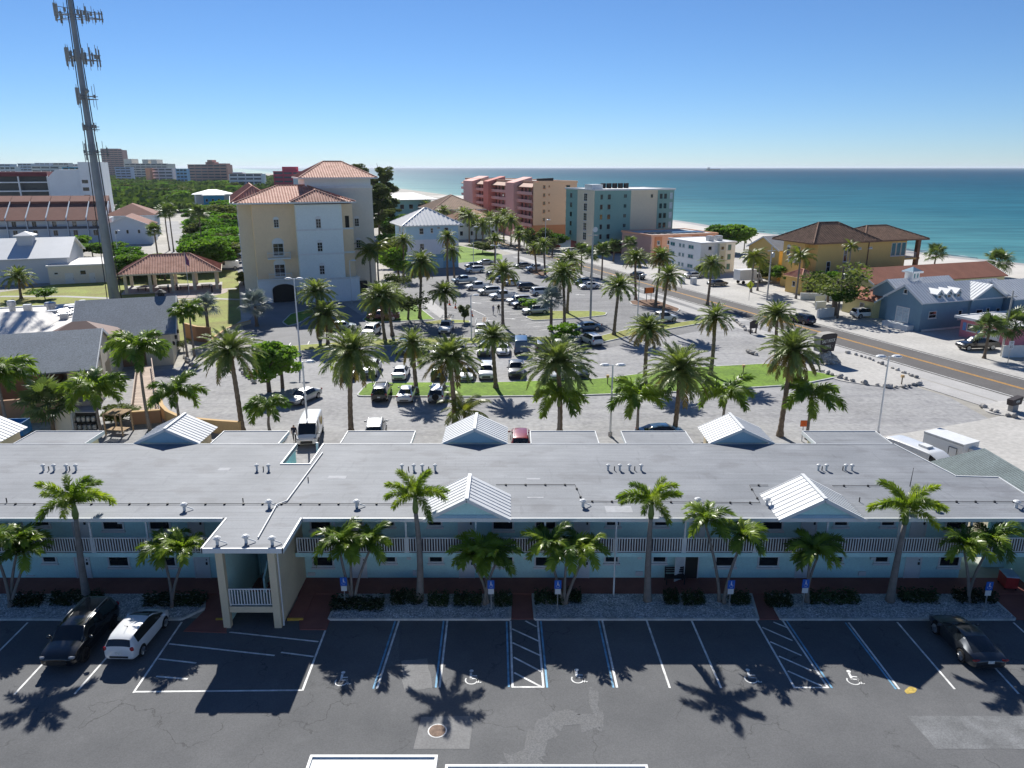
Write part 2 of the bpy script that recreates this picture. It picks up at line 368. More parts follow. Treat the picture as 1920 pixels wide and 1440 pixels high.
# rear lots
sheet('rear_lot', GP((-60, 1000), (-60, 770), (330, 690), (470, 655), (560, 640), (1000, 640), (1090, 655), (1300, 610), (1420, 600), (1500, 660), (1780, 745), (1990, 860), (1990, 1000)), 0.02, LOT)
sheet('middle_lot', GP((470, 655), (520, 600), (700, 590), (740, 505), (1010, 470), (1075, 500), (1390, 606), (1090, 662), (1000, 650), (560, 650)), 0.024, LOT2)
sheet('office_drive', GP((470, 655), (455, 612), (500, 566), (640, 566), (690, 600), (690, 640)), 0.028, mat('drive_asphalt', (0.2, 0.2, 0.205), rough=0.9, var=0.12, scale=0.3, coords='World', fine=0.1))
sheet('side_road', GP((308, 415), (334, 415), (346, 440), (364, 482), (322, 482)), 0.02, LOT)
sheet('side_parking', GP((428, 455), (452, 455), (460, 515), (412, 515)), 0.02, LOT2)
sheet('shell_lot', GP((1560, 830), (1700, 812), (1830, 790), (1925, 770), (2000, 800), (2000, 1000), (1640, 940)), 0.03, SHELL)
sheet('park_lawn', GP((0, 590), (0, 548), (200, 520), (330, 500), (446, 508), (452, 600), (400, 640), (330, 640)), 0.024, DRYLAWN)

def kerbed(name, pts, m, label=None, h=0.13, wd=0.18):
    """planted island: one turf sheet inside a concrete kerb"""
    x = sum(p[0] for p in pts)/len(pts); y = sum(p[1] for p in pts)/len(pts)
    isl = sheet(name, pts, h+0.005, m, 0.0, label)
    k = MB(); n = len(pts)
    for i in range(n):
        a, b = pts[i], pts[(i+1)%n]
        if math.hypot(b[0]-a[0], b[1]-a[1]) > 0.05: k.bar((*a, h/2+0.01), (*b, h/2+0.01), wd, h+0.02)
    k.build('kerb', CURB, isl)
    return isl
def rounded(pts, r=0.6, n=4):
    out = []; N = len(pts)
    for i in range(N):
        p0, p1, p2 = Vector(pts[i-1]), Vector(pts[i]), Vector(pts[(i+1)%N])
        d0, d1 = (p0-p1), (p2-p1); rr = min(r, d0.length*0.45, d1.length*0.45)
        a, b = p1+d0.normalized()*rr, p1+d1.normalized()*rr
        for k in range(n+1):
            t = k/n; out.append(tuple(a*(1-t)**2 + p1*2*t*(1-t) + b*t*t))
    return out
kerbed('grass_median', rounded(GP((668, 744), (690, 719), (940, 718), (1130, 711), (1290, 691), (1440, 683), (1575, 707), (1500, 722), (1300, 735), (1100, 742), (900, 745)), 0.8), LAWN)
kerbed('grass_island', rounded(GP((985, 596), (1005, 584), (1110, 584), (1138, 587), (1135, 592), (1090, 597), (1000, 602)), 0.7), DRYLAWN)
kerbed('grass_strip', rounded(GP((1095, 638), (1180, 618), (1330, 598), (1335, 604), (1200, 627), (1110, 647)), 0.5), DRYLAWN)
kerbed('mulch_island', rounded(GP((1180, 565), (1225, 562), (1275, 580), (1270, 586), (1230, 580), (1185, 572)), 0.7), MULCH)
kerbed('mulch_island', rounded(GP((985, 505), (1010, 500), (1030, 512), (1020, 520), (995, 514)), 0.6), MULCH)
kerbed('grass_strip', rounded(GP((520, 652), (700, 638), (900, 634), (1080, 632), (1082, 640), (900, 645), (700, 650), (522, 662)), 0.4), DRYLAWN)
kerbed('office_lawn', rounded(GP((680, 600), (730, 565), (770, 565), (815, 600), (690, 606)), 0.6), LAWN)
kerbed('office_lawn', rounded(GP((530, 605), (545, 590), (585, 580), (590, 588), (560, 607), (540, 612)), 0.6), LAWN)
kerbed('grass_island', rounded(GP((795, 605), (835, 600), (880, 602), (882, 606), (800, 610)), 0.4), DRYLAWN)
sheet('corner_lawn', DP((196, 52), (240, 50), (262, 66), (212, 74), (200, 70)), 0.028, LAWN)
sheet('walkway', GP((776, 560), (800, 556), (858, 604), (838, 606)), 0.04, CONC)
# park paths and the round plaza
def path(name, pix, wd, m, z):
    pts = [Vector(G(*p)) for p in pix]; L, R = [], []
    for i, p in enumerate(pts):
        d = (pts[min(i+1, len(pts)-1)]-pts[max(i-1, 0)]).normalized(); nn = Vector((-d.y, d.x))*wd/2
        L.append(tuple(p+nn)); R.append(tuple(p-nn))
    sheet(name, L+R[::-1], z, m)
path('park_path', [(0, 556), (120, 556), (240, 561), (310, 556), (345, 548)], 1.6, CONC, 0.036)
path('park_path', [(360, 548), (410, 543), (446, 541)], 1.5, CONC, 0.036)
path('park_path', [(330, 562), (400, 560), (450, 562)], 1.3, CONC, 0.036)
cx, cy = G(360, 549)
mb = MB(); mb.cyl((cx, cy, 0.0), 7.0, 0.045, 40); plz = struct(mb.build('plaza', PAVER))
mb = MB(); mb.cyl((0, 0, 0), 3.6, 0.006, 32); mb.build('plaza_circle', CONC, plz, (cx, cy, 0.045))
mb = MB(); mb.cyl((0, 0, 0), 3.1, 0.006, 32); mb.build('plaza_centre', PAVER, plz, (cx, cy, 0.052))
# white gravel island around the big sign, by the road
isl_sign = sheet('gravel_island', rounded(GP((1500, 692), (1545, 668), (1600, 662), (1728, 712), (1726, 722), (1665, 728), (1580, 716), (1540, 704)), 0.7), 0.1, SHELL, 0.0)
isl_num = sheet('gravel_island', rounded(GP((1838, 762), (1880, 752), (1990, 768), (1990, 800), (1890, 782), (1850, 774)), 0.7), 0.1, SHELL, 0.0)

# ------------------------------------------------------------------ front car park
sheet('front_car_park', [(-60, -8), (60, -8), (60, 37.45), (-60, 37.45)], 0.02, FRONT)
def stripe(a, b, wd=0.11, m=LINEW, z=0.028, name='parking_stripe'):
    a, b = Vector(G(*a)), Vector(G(*b)); d = (b-a).normalized(); nn = Vector((-d.y, d.x))*wd/2
    sheet(name, [tuple(a+nn), tuple(b+nn), tuple(b-nn), tuple(a-nn)][::-1], z, m)
W_ = [((52,1168),(-14,1234)), ((152,1168),(27,1303)), ((258,1168),(140,1302)), ((341,1167),(250,1300)), ((250,1298),(567,1295)), ((610,1183),(567,1296)),
      ((430,1186),(597,1204)), ((317,1208),(515,1230)), ((527,1224),(588,1232)), ((297,1236),(368,1244)), ((293,1269),(352,1274)),
      ((748,1165),(707,1292)), ((839,1163),(824,1290)), ((957,1165),(961,1290)), ((1008,1165),(1019,1290)), ((985,1165),(1006,1176)), ((960,1180),(1010,1203)),
      ((961,1206),(1013,1230)), ((963,1233),(1015,1260)), ((964,1262),(1016,1289)), ((960,1289),(1020,1289)), ((1129,1163),(1157,1290)), ((1212,1163),(1256,1291)),
      ((1297,1165),(1352,1291)), ((1418,1165),(1490,1291)), ((1468,1165),(1553,1291)), ((1489,1290),(1553,1290)), ((1591,1168),(1686,1293)), ((1682,1167),(1790,1293)),
      ((1450,1167),(1477,1178)), ((1429,1177),(1486,1202)), ((1444,1204),(1503,1230)), ((1460,1231),(1521,1258)), ((1477,1259),(1540,1287)), ((1790,1170),(1910,1302)), ((1900,1168),(1990,1250))]
for i_, (a_, b_) in enumerate(W_): stripe(a_, b_, z=0.028+0.0005*(i_ % 9))
for a_, b_ in (((741,1165),(700,1292)), ((832,1163),(817,1290)), ((950,1166),(954,1289)), ((1014,1165),(1026,1290)), ((1122,1163),(1150,1290)), ((1585,1168),(1680,1293)), ((1475,1165),(1560,1291))):
    stripe(a_, b_, 0.1, LINEB)
# wheelchair marks in the bays
def bay_mark(px, py, rz):
    s_ = MB(); x0 = 0.0
    def arc(cx_, cy_, r, a0, a1, wd, n=14):
        for i in range(n):
            t0, t1 = a0+(a1-a0)*i/n, a0+(a1-a0)*(i+1)/n
            s_.poly([(cx_+(r-wd)*math.cos(t0), cy_+(r-wd)*math.sin(t0), 0), (cx_+r*math.cos(t0), cy_+r*math.sin(t0), 0), (cx_+r*math.cos(t1), cy_+r*math.sin(t1), 0), (cx_+(r-wd)*math.cos(t1), cy_+(r-wd)*math.sin(t1), 0)])
    arc(0, 0, 0.34, math.radians(150), math.radians(395), 0.07)
    arc(-0.02, 0.72, 0.11, 0, 2*math.pi, 0.11)
    for p in ([(-0.1,0.58),(-0.1,0.1),(0.02,0.1),(0.02,0.58)], [(0.02,0.36),(0.02,0.28),(0.28,0.28),(0.28,0.36)], [(-0.1,0.16),(0.26,0.16),(0.26,0.07),(-0.1,0.07)], [(0.2,0.12),(0.3,0.12),(0.43,-0.24),(0.34,-0.27)], [(0.34,-0.27),(0.5,-0.2),(0.5,-0.13),(0.36,-0.2)]):
        s_.poly([(x, y, 0) for x, y in p[::-1]])
    o_ = s_.build('wheelchair_mark', LINEW, None, (*G(px, py), 0.03), rz); struct(o_, None)
for px_, py_, r_ in ((640,1279,0.05), (884,1276,0.02), (1083,1274,-0.05), (1408,1274,-0.1), (1600,1277,-0.12)): bay_mark(px_, py_, r_)
# patches of newer and older surfacing, manhole
PATCH = mat('patch_concrete', (0.2, 0.2, 0.2), rough=0.9, var=0.12, scale=0.6, coords='World', fine=0.12)
PATCH2 = mat('patch_pale', (0.17, 0.175, 0.18), rough=0.9, var=0.25, scale=0.8, coords='World', fine=0.2)
sheet('manhole_patch', GP((790,1345), (888,1343), (880,1405), (775,1405)), 0.026, PATCH)
sheet('repair_patch', GP((1700,1343), (1990,1343), (1990,1405), (1755,1405)), 0.025, PATCH2)
def blotch(pix, m, z, seed, amp=0.22):
    r_ = random.Random(seed); P_ = [Vector(G(*p)) for p in pix]; out = []
    for i, p in enumerate(P_):
        q = P_[(i+1) % len(P_)]
        for k in range(6):
            t = k/6; b = p.lerp(q, t); out.append((b.x+r_.uniform(-amp, amp), b.y+r_.uniform(-amp, amp)))
    sheet('worn_patch', out, z, m)
WORN = mat('worn_seal', (0.34, 0.355, 0.375), rough=0.85, var=0.35, scale=0.9, coords='World', fine=0.25, col2=(0.17, 0.17, 0.17))
WORN2 = mat('worn_seal_soft', (0.20, 0.205, 0.215), rough=0.85, var=0.3, scale=0.9, coords='World', fine=0.25, col2=(0.135, 0.137, 0.14))
blotch([(935,1436), (975,1400), (1005,1345), (1080,1335), (1128,1340), (1122,1368), (1040,1366), (1025,1405), (1015,1440)], WORN2, 0.0252, 3, 0.3)
blotch([(1105,1290), (1122,1300), (1130,1368), (1112,1366)], WORN2, 0.0258, 5, 0.12)
blotch([(752,1240), (800,1235), (812,1290), (758,1297)], PATCH, 0.0254, 9, 0.05)
blotch([(745,1170), (751,1170), (748,1250), (722,1250)], WORN2, 0.0262, 12, 0.06)
sheet('yellow_paint_spill', rounded(GP((1695,1296), (1706,1287), (1720,1292), (1716,1300), (1700,1302)), 0.2), 0.0264, mat('spilt_yellow', (0.5,0.36,0.08), var=0.4, scale=6, coords='World'))
mx_, my_ = G(820, 1371)
mh = thing('manhole_cover', 'rusty round manhole cover ringed with white paint in the car park', 'manhole', (mx_, my_, 0.026))
mb = MB(); mb.cyl((0,0,0), 0.44, 0.006, 32); mb.build('painted_ring', LINEW, mh)
RUST = mat('rusty_iron', (0.22, 0.15, 0.11), rough=0.8, var=0.3, scale=4, fine=0.2, bump=0.4)
mb = MB(); mb.cyl((0,0,0.006), 0.385, 0.008, 32)
for k in range(-3, 4): mb.box(-0.3+abs(k)*0.03, 0.3-abs(k)*0.03, k*0.09-0.015, k*0.09+0.015, 0.012, 0.02)
mb.build('lid', RUST, mh)
# ------------------------------------------------------------------ building kit
TEAL = mat('teal_stucco', (0.50, 0.76, 0.75), rough=0.85, var=0.05, scale=0.5, fine=0.05, bump=0.15, bscale=12)
TAN = mat('tan_stucco', (0.68, 0.57, 0.40), rough=0.85, var=0.06, scale=0.6, fine=0.04)
BLUEW = mat('blue_siding', (0.33, 0.50, 0.62), rough=0.8, var=0.05, scale=0.6, fine=0.04)
SEAM = mat('white_metal_roof', (0.64, 0.65, 0.655), rough=0.6, metal=0.0, var=0.05, scale=0.8, rnd=0.03)
def roof_membrane():
    m, n, b, o = _new('roof_membrane')
    g = n.nodes.new('ShaderNodeNewGeometry'); P = g.outputs['Position']
    def nz(s, d=5, sc_=(1,1,1)):
        mp = n.nodes.new('ShaderNodeMapping'); mp.inputs['Scale'].default_value = sc_; n.links.new(P, mp.inputs['Vector'])
        t = n.nodes.new('ShaderNodeTexNoise'); t.inputs['Scale'].default_value = s; t.inputs['Detail'].default_value = d; n.links.new(mp.outputs[0], t.inputs['Vector']); return t.outputs['Fac']
    base = _ramp(n, nz(0.25, 5), 0.3, 0.7, (0.165, 0.178, 0.198), (0.232, 0.246, 0.268)).outputs[0]
    out = _mix(n, 1.0, base, _ramp(n, nz(1.0, 6, (0.25, 3.0, 1)), 0.35, 0.65, (0.93,)*3, (1.06,)*3).outputs[0], 'MULTIPLY')
    out = _mix(n, 1.0, out, _ramp(n, nz(9, 3), 0.3, 0.7, (0.93,)*3, (1.07,)*3).outputs[0], 'MULTIPLY')
    # lap seams of the sheets: thin darker lines every metre
    wv = n.nodes.new('ShaderNodeTexWave'); wv.bands_direction = 'Y'; wv.inputs['Scale'].default_value = 0.31; wv.inputs['Distortion'].default_value = 0.25; wv.inputs['Detail'].default_value = 2
    n.links.new(P, wv.inputs['Vector'])
    out = _mix(n, 1.0, out, _ramp(n, wv.outputs['Fac'], 0.0, 0.014, (0.8,)*3, (1,)*3).outputs[0], 'MULTIPLY')
    # dried puddle stains and scuffs
    pd = nz(0.5, 7, (0.8, 1.6, 1))
    out = _mix(n, 1.0, out, _ramp(n, pd, 0.36, 0.44, (0.84, 0.83, 0.83), (1, 1, 1)).outputs[0], 'MULTIPLY')
    out = _mix(n, 1.0, out, _ramp(n, pd, 0.6, 0.7, (1, 1, 1), (1.14, 1.14, 1.13)).outputs[0], 'MULTIPLY')
    out = _mix(n, 1.0, out, _ramp(n, nz(1.3, 8, (2.2, 0.35, 1)), 0.3, 0.38, (0.86, 0.86, 0.87), (1, 1, 1)).outputs[0], 'MULTIPLY')
    n.links.new(out, b.inputs['Base Color']); b.inputs['Roughness'].default_value = 0.75
    return m
MEMB = roof_membrane()
_win = {}
def window(parent, x, z, w_, h_, face='-y', off=0.0, frame=WHITE, glass=GLASS, style='plain', sill=True, fw=0.07, pos=None, rz=0.0, name='window'):
    """a framed window lying in the wall plane; local x along the wall, facing -y; pos = (x, y, z) of its centre"""
    k = (round(w_,2), round(h_,2), frame.name, glass.name, style, sill, fw)
    if k not in _win:
        m_ = MB(); a, b = w_/2, h_/2
        m_.box(-a, a, -0.06, 0.0, b-fw, b); m_.box(-a, a, -0.06, 0.0, -b, -b+fw)
        m_.box(-a, -a+fw, -0.06, 0.0, -b+fw, b-fw); m_.box(a-fw, a, -0.06, 0.0, -b+fw, b-fw)
        if style in ('slide', 'cross'): m_.box(-0.025, 0.025, -0.055, -0.012, -b+fw, b-fw)
        if style == 'hung': m_.box(-a+fw, a-fw, -0.055, -0.012, -0.025, 0.025)
        if style == 'cross':
            for zz in (-b/3, b/3): m_.box(-a+fw, a-fw, -0.052, -0.012, zz-0.02, zz+0.02)
        if style == 'arch':
            pts = [(-a-0.1, -0.07), (a+0.1, -0.07)]
            n = 10; arc = [((a+0.1)*math.cos(math.pi*i/n), 0.9*(a+0.1)*math.sin(math.pi*i/n)) for i in range(n+1)]
            bq = len(m_.v)
            for yy in (-0.06, 0.0): m_.v += [(p[0], yy, b+p[1]) for p in arc]
            N = len(arc)
            m_.f.append(tuple(bq+i for i in range(N-1, -1, -1))[::-1]); m_.m.append(0)
            for i in range(N-1): m_.f.append((bq+i, bq+N+i, bq+N+i+1, bq+i+1)); m_.m.append(0)
            m_.box(-0.025, 0.025, -0.055, -0.012, -b+fw, b-fw)
            for zz in (-b/3, b/3): m_.box(-a+fw, a-fw, -0.052, -0.012, zz-0.02, zz+0.02)
        p_ = MB(); p_.poly([(-a+fw*0.5, -0.012, -b+fw*0.5), (a-fw*0.5, -0.012, -b+fw*0.5), (a-fw*0.5, -0.012, b-fw*0.5), (-a+fw*0.5, -0.012, b-fw*0.5)])
        s_ = None
        if sill:
            q = MB(); q.box(-a-0.06, a+0.06, -0.14, 0.0, -b-0.12, -b-0.005); s_ = q.mesh('sill', frame)
        _win[k] = (m_.mesh('window', frame), p_.mesh('pane', glass), s_)
    fm, pm, sm = _win[k]
    o = ob(name, fm, parent, pos if pos else (x, off, z), rz)
    ob('pane', pm, o)
    if sm: ob('sill', sm, o)
    return o
_door = {}
def door(parent, pos, w_=0.92, h_=2.05, rz=0.0, m=WHITE, frame=WHITE, handle=True):
    k = (w_, h_, m.name, frame.name)
    if k not in _door:
        q = MB(); q.box(-w_/2, w_/2, -0.04, 0, 0, h_)
        f_ = MB(); f_.box(-w_/2-0.07, -w_/2, -0.07, 0, 0, h_+0.07); f_.box(w_/2, w_/2+0.07, -0.07, 0, 0, h_+0.07); f_.box(-w_/2, w_/2, -0.07, 0, h_, h_+0.07)
        hd = MB(); hd.box(w_/2-0.16, w_/2-0.06, -0.1, -0.04, 0.95, 1.12); hd.box(w_/2-0.13, w_/2-0.08, -0.08, -0.04, 1.25, 1.33)
        _door[k] = (q.mesh('door', m), f_.mesh('door_frame', frame), hd.mesh('handle', DARK))
    d_, f_, hd = _door[k]
    o = ob('door', d_, parent, pos, rz); ob('door_frame', f_, o)
    if handle: ob('handle', hd, o)
    return o
def railing(parent, x0, x1, y, z0, z1, gap=0.155, m=WHITE, rz=0.0, along='x', name='railing'):
    """top rail with balusters too fine to pick apart one by one"""
    def B(q, a0, a1, b0, b1, c0, c1):
        q.box(a0, a1, b0, b1, c0, c1) if along == 'x' else q.box(b0, b1, a0, a1, c0, c1)
    t = MB(); B(t, x0, x1, y-0.035, y+0.035, z1-0.06, z1); r_ = t.build(name, m, parent)
    t = MB(); B(t, x0, x1, y-0.025, y+0.025, z0+0.06, z0+0.11); t.build('bottom_rail', m, r_)
    t = MB(); n = max(2, int((x1-x0)/gap))
    for i in range(n+1):
        x = x0+0.02+(x1-x0-0.04)*i/n; B(t, x-0.03, x+0.03, y-0.02, y+0.02, z0+0.11, z1-0.06)
    bs = t.build('balusters', m, r_); bs['kind'] = 'stuff'
    t = MB(); n = max(1, int((x1-x0)/2.4))
    for i in range(n+1):
        x = x0+0.04+(x1-x0-0.08)*i/n; B(t, x-0.04, x+0.04, y-0.03, y+0.03, z0, z1-0.06)
    t.build('newel_posts', m, r_)
    return r_
_panel = {}
def seam_panels(parent, x0, x1, p_low, p_high, n, m=SEAM, thick=0.03):
    """standing-seam panels on one slope: p_low / p_high = (y,z) of eave and ridge, strips side by side from x0 to x1"""
    (y0, z0), (y1, z1) = p_low, p_high; L = math.hypot(y1-y0, z1-z0); w_ = (x1-x0)/n
    k = (round(w_,4), round(L,4), m.name)
    if k not in _panel:
        q = MB(); q.box(0.004, w_-0.004, 0, L, 0, 0.02); q.box(w_-0.03, w_+0.012, 0, L, 0.02, 0.075)
        _panel[k] = q.mesh('metal_panel', m)
    sgn = 1 if y1 > y0 else -1; a = math.atan2(z1-z0, abs(y1-y0))
    for i in range(n):
        xi = x0+w_*i
        o = ob('metal_panel', _panel[k], parent)
        if sgn > 0: o.location = (xi, y0, z0); o.rotation_euler = (a, 0, 0)
        else: o.location = (xi+w_, y0, z0); o.rotation_euler = (a, 0, math.pi)

# ------------------------------------------------------------------ the motel
YW, YE = 41.75, 39.8         # front wall, front eave
RZ = 5.2                    # roof level
motel = thing('motel', 'long two-storey teal motel with grey flat roof and white balcony rail', 'building', (0, 0, 0))
notch_l, notch_r = G(545, 850, RZ)[0]-0.6, G(600, 850, RZ)[0]-1.2
mb = MB()
# roof deck in strips around the stairwell opening
XR = 28.9
def prow(xa, xb): return [G(xa, 812, RZ)[0], G(xb, 812, RZ)[0]]
NX0, NX1, NY0 = -16.0, -14.1, 48.1
mb.prism([(-47, YE), (32.3, YE), (32.3, 45.75), (29.6, 45.95), (28.4, 52.0), (NX1, 52.0), (NX1, NY0), (NX0, NY0), (NX0, 52.0), (-47, 52.0)], RZ-0.22, RZ)
mb.build('roof', [MEMB], motel)
mb = MB()
prj = [(68, 194), (421, 541), (653, 778), (995, 1115), (1165, 1284), (1505, 1640)]
for a_, b_ in prj:
    x0_, x1_ = G(a_, 809, RZ)[0], G(b_, 809, RZ)[0]
    p = MB(); p.box(x0_, x1_, 52.0, 54.75, RZ-0.2, RZ-0.006); pr = p.build('porch_roof', MEMB, motel)
    p = MB(); p.box(x0_-0.06, x0_, 52.0, 54.81, RZ-0.24, RZ+0.05); p.box(x1_, x1_+0.06, 52.0, 54.81, RZ-0.24, RZ+0.05); p.box(x0_, x1_, 54.75, 54.81, RZ-0.24, RZ+0.05); p.build('edge_trim', WHITE, pr)
    p = MB(); p.box(x0_+0.3, x1_-0.3, 52.1, 54.4, 0.0, RZ-0.21); p.build('porch_wall', TAN, motel)
# eave fascia and gutter
fa = MB(); fa.box(-47, -17.0, YE-0.09, YE-0.003, RZ-0.2, RZ+0.03); fa.box(-12.3, 32.3, YE-0.09, YE-0.003, RZ-0.2, RZ+0.03); fa.build('gutter', WHITE, motel)
fa = MB(); fa.box(NX0-0.1, NX0-0.003, NY0-0.1, 52.05, RZ-0.3, RZ+0.06); fa.box(NX1+0.003, NX1+0.1, NY0-0.1, 52.05, RZ-0.3, RZ+0.06); fa.box(NX0, NX1, NY0-0.1, NY0-0.003, RZ-0.3, RZ+0.06)
fa.box(-47, NX0-0.1, 52.003, 52.06, RZ-0.26, RZ+0.03); fa.box(NX1+0.1, 28.4, 52.003, 52.06, RZ-0.26, RZ+0.03); fa.build('edge_trim', WHITE, motel)
fa = MB(); fa.bar((28.46, 52.0, RZ-0.1), (29.66, 46.0, RZ-0.1), 0.08, 0.3); fa.bar((29.6, 46.0, RZ-0.1), (32.36, 45.8, RZ-0.1), 0.08, 0.3); fa.bar((32.36, 45.8, RZ-0.1), (32.36, YE, RZ-0.1), 0.08, 0.3); fa.build('edge_trim', WHITE, motel)
so = MB(); so.box(-46.8, -16.8, YE+0.02, YW-0.002, RZ-0.262, RZ-0.222); so.box(-12.4, 32.0, YE+0.02, YW-0.002, RZ-0.262, RZ-0.222); so.build('soffit', WHITE, motel)  # white roof underside, added to bounce light onto the front wall
so = MB(); so.box(-46.4, -16.2, YE+0.12, YW-0.002, 2.61, 2.648); so.box(-12.9, 31.9, YE+0.12, YW-0.002, 2.61, 2.648); so.build('gallery_ceiling', WHITE, motel)  # white slab underside, likewise added for bounced light under the gallery
# walls
wl = MB(); wl.box(-46.5, -16.05, YW, YW+0.2, 0.1, RZ-0.221); wl.box(-13.0, 28.2, YW, YW+0.2, 0.1, RZ-0.221); wl.box(-16.05, -13.0, YW+0.6, YW+0.8, 0.1, RZ-0.221); wl.build('front_wall', TEAL, motel)
wl = MB(); wl.box(-46.5, NX0-0.1, 51.4, 51.6, 0, RZ-0.221); wl.box(NX1+0.1, 28.0, 51.4, 51.6, 0, RZ-0.221)
wl.box(NX0-0.1, NX0, 42.2, 51.4, 0, RZ-0.3); wl.box(NX1, NX1+0.1, 42.2, 51.4, 0, RZ-0.3); wl.box(NX0, NX1, NY0-0.3, NY0-0.12, 0, RZ-0.3); wl.box(28.0, 28.2, YW+0.2, 51.6, 0, RZ-0.221); wl.build('rear_wall', TEAL, motel)
wl = MB(); wl.box(30.6, 32.0, 43.2, 43.4, 0, RZ-0.221); wl.box(32.0, 32.2, 40.2, 45.4, 0, RZ-0.221); wl.build('stairwell_wall', TEAL, motel)
wl = MB(); wl.box(NX0, NX1, 48.2, 52, 0.0, 0.06); wl.build('stairwell_floor', CONC, motel)
ps = MB(); ps.box(NX1-0.3, NX1-0.15, 51.2, 51.35, 0, 5.6); ps.build('stairwell_post', WHITE, motel)
# gallery floor slab and railing
SZ = 2.85
sl = MB(); sl.box(-46.5, -16.1, YE+0.1, YW, SZ-0.2, SZ); sl.box(-12.95, 32.0, YE+0.1, YW, SZ-0.2, SZ); sl.build('gallery_floor', mat('gallery_floor_paint', (0.22, 0.13, 0.12), var=0.1, scale=1), motel)
sl = MB(); sl.box(-46.5, -16.1, YE+0.06, YE+0.097, SZ-0.24, SZ+0.03); sl.box(-12.95, 32.0, YE+0.06, YE+0.097, SZ-0.24, SZ+0.03); sl.build('slab_edge', TEAL, motel)
posts = [275, 627, 761, 892, 1022, 1155, 1285, 1420, 1551, 1686, 1820]
pxs = sorted([atY(p, 1000, YE+0.05)[0] for p in posts])
segs = [-46, -40, -33.6, -29.0, -25.0] + [pxs[0], -16.2]
for a_, b_ in zip(segs[:-1], segs[1:]): railing(motel, a_+0.06, b_-0.06, YE+0.13, SZ, SZ+1.02)
segs = [-12.9] + pxs[1:] + [31.9]
for a_, b_ in zip(segs[:-1], segs[1:]): railing(motel, a_+0.06, b_-0.06, YE+0.13, SZ, SZ+1.02)
for i, x_ in enumerate(pxs + [-25.0, -29.0, -33.6]):
    long_ = abs(x_-atY(1155, 1000, YE)[0]) < 0.3 or abs(x_-atY(1686, 1000, YE)[0]) < 0.3
    p = MB(); p.box(x_-0.05, x_+0.05, YE+0.08, YE+0.18, SZ if not long_ else SZ, RZ-0.22); p.build('gallery_post', WHITE, motel)
    if long_:
        p = MB(); p.tube([(x_, YE-0.16, RZ-0.2), (x_, YE-0.04, RZ-0.5), (x_, YE-0.0, SZ+0.5), (x_, YE-0.02, 0.2), (x_, YE-0.16, 0.12)], 0.055, 8); p.build('downspout', WHITE, motel)
# windows and doors of both floors, measured along the wall
up_w = [(67,95,0), (191,233,1), (280,319,1), (582,621,1), (714,740,0), (802,829,0), (924,962,1), (1004,1042,1), (1136,1162,0), (1226,1252,0), (1429,1467,1), (1562,1590,0), (1651,1677,0), (1772,1812,1), (-30,-4,0)]
for a_, b_, big in up_w:
    xm = atY((a_+b_)/2, 983, YW)[0]
    window(motel, 0, 0, 1.36 if big else 0.95, 0.8 if big else 0.52, pos=(xm, YW, 3.82 if big else 3.94), style='plain', fw=0.1)
for a_, b_ in [(141,162), (354,382), (654,682), (860,887), (1077,1105), (1292,1322), (1501,1531), (1706,1736)]:
    xm = atY((a_+b_)/2, 990, YW)[0]; door(motel, (xm, YW, SZ+0.02), 0.86, 2.02)
lo_w = [(80,108,0), (203,243,1), (291,331,1), (587,625,1), (717,743,0), (805,830,0), (924,962,1), (1002,1042,1), (1134,1159,0), (1224,1248,0), (1341,1379,1), (1421,1460,1), (1553,1580,0), (1639,1665,0), (1760,1799,1)]
for a_, b_, big in lo_w:
    xm = atY((a_+b_)/2, 1052, YW)[0]
    window(motel, 0, 0, 1.36 if big else 0.95, 0.78 if big else 0.52, pos=(xm, YW, 1.27 if big else 1.42), style='plain', fw=0.1)
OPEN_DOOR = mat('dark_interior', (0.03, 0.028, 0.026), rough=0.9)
for a_, b_ in [(141,172), (366,394), (661,686), (862,889), (1078,1103), (1286,1305), (1494,1518), (1697,1724)]:
    xm = atY((a_+b_)/2, 1065, YW)[0]
    if a_ == 1286:
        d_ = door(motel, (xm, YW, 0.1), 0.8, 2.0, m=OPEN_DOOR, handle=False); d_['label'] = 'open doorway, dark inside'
        q = MB(); q.box(0, 0.04, -0.8, 0, 0, 1.95); q.build('open_door_leaf', WHITE, d_, (-0.46, -0.03, 0), -1.0)
    else: door(motel, (xm, YW, 0.1), 0.86, 2.0)
for px_, py_, w_, h_ in ((59,1085,0.5,0.45), (1198,1077,0.45,0.5), (585,1078,0.45,0.4), (1615,1077,0.45,0.5), (778,1075,0.22,0.5)):
    xm, zm = atY(px_, py_, YW); p = MB(); p.box(xm-w_/2, xm+w_/2, YW-0.12, YW, max(0.3, zm-h_/2), zm+h_/2); p.build('meter_box', WHITE, motel)
for px_, py_ in ((767,1046), (985,1045), (1199,1045), (1635,1046), (984,973), (1205,974), (560,1052), (1875,976), (226,979)):
    xm, zm = atY(px_, py_, YW); p = MB(); p.box(xm-0.13, xm+0.13, YW-0.12, YW, zm-0.07, zm+0.1); p.build('wall_light', WHITE, motel)
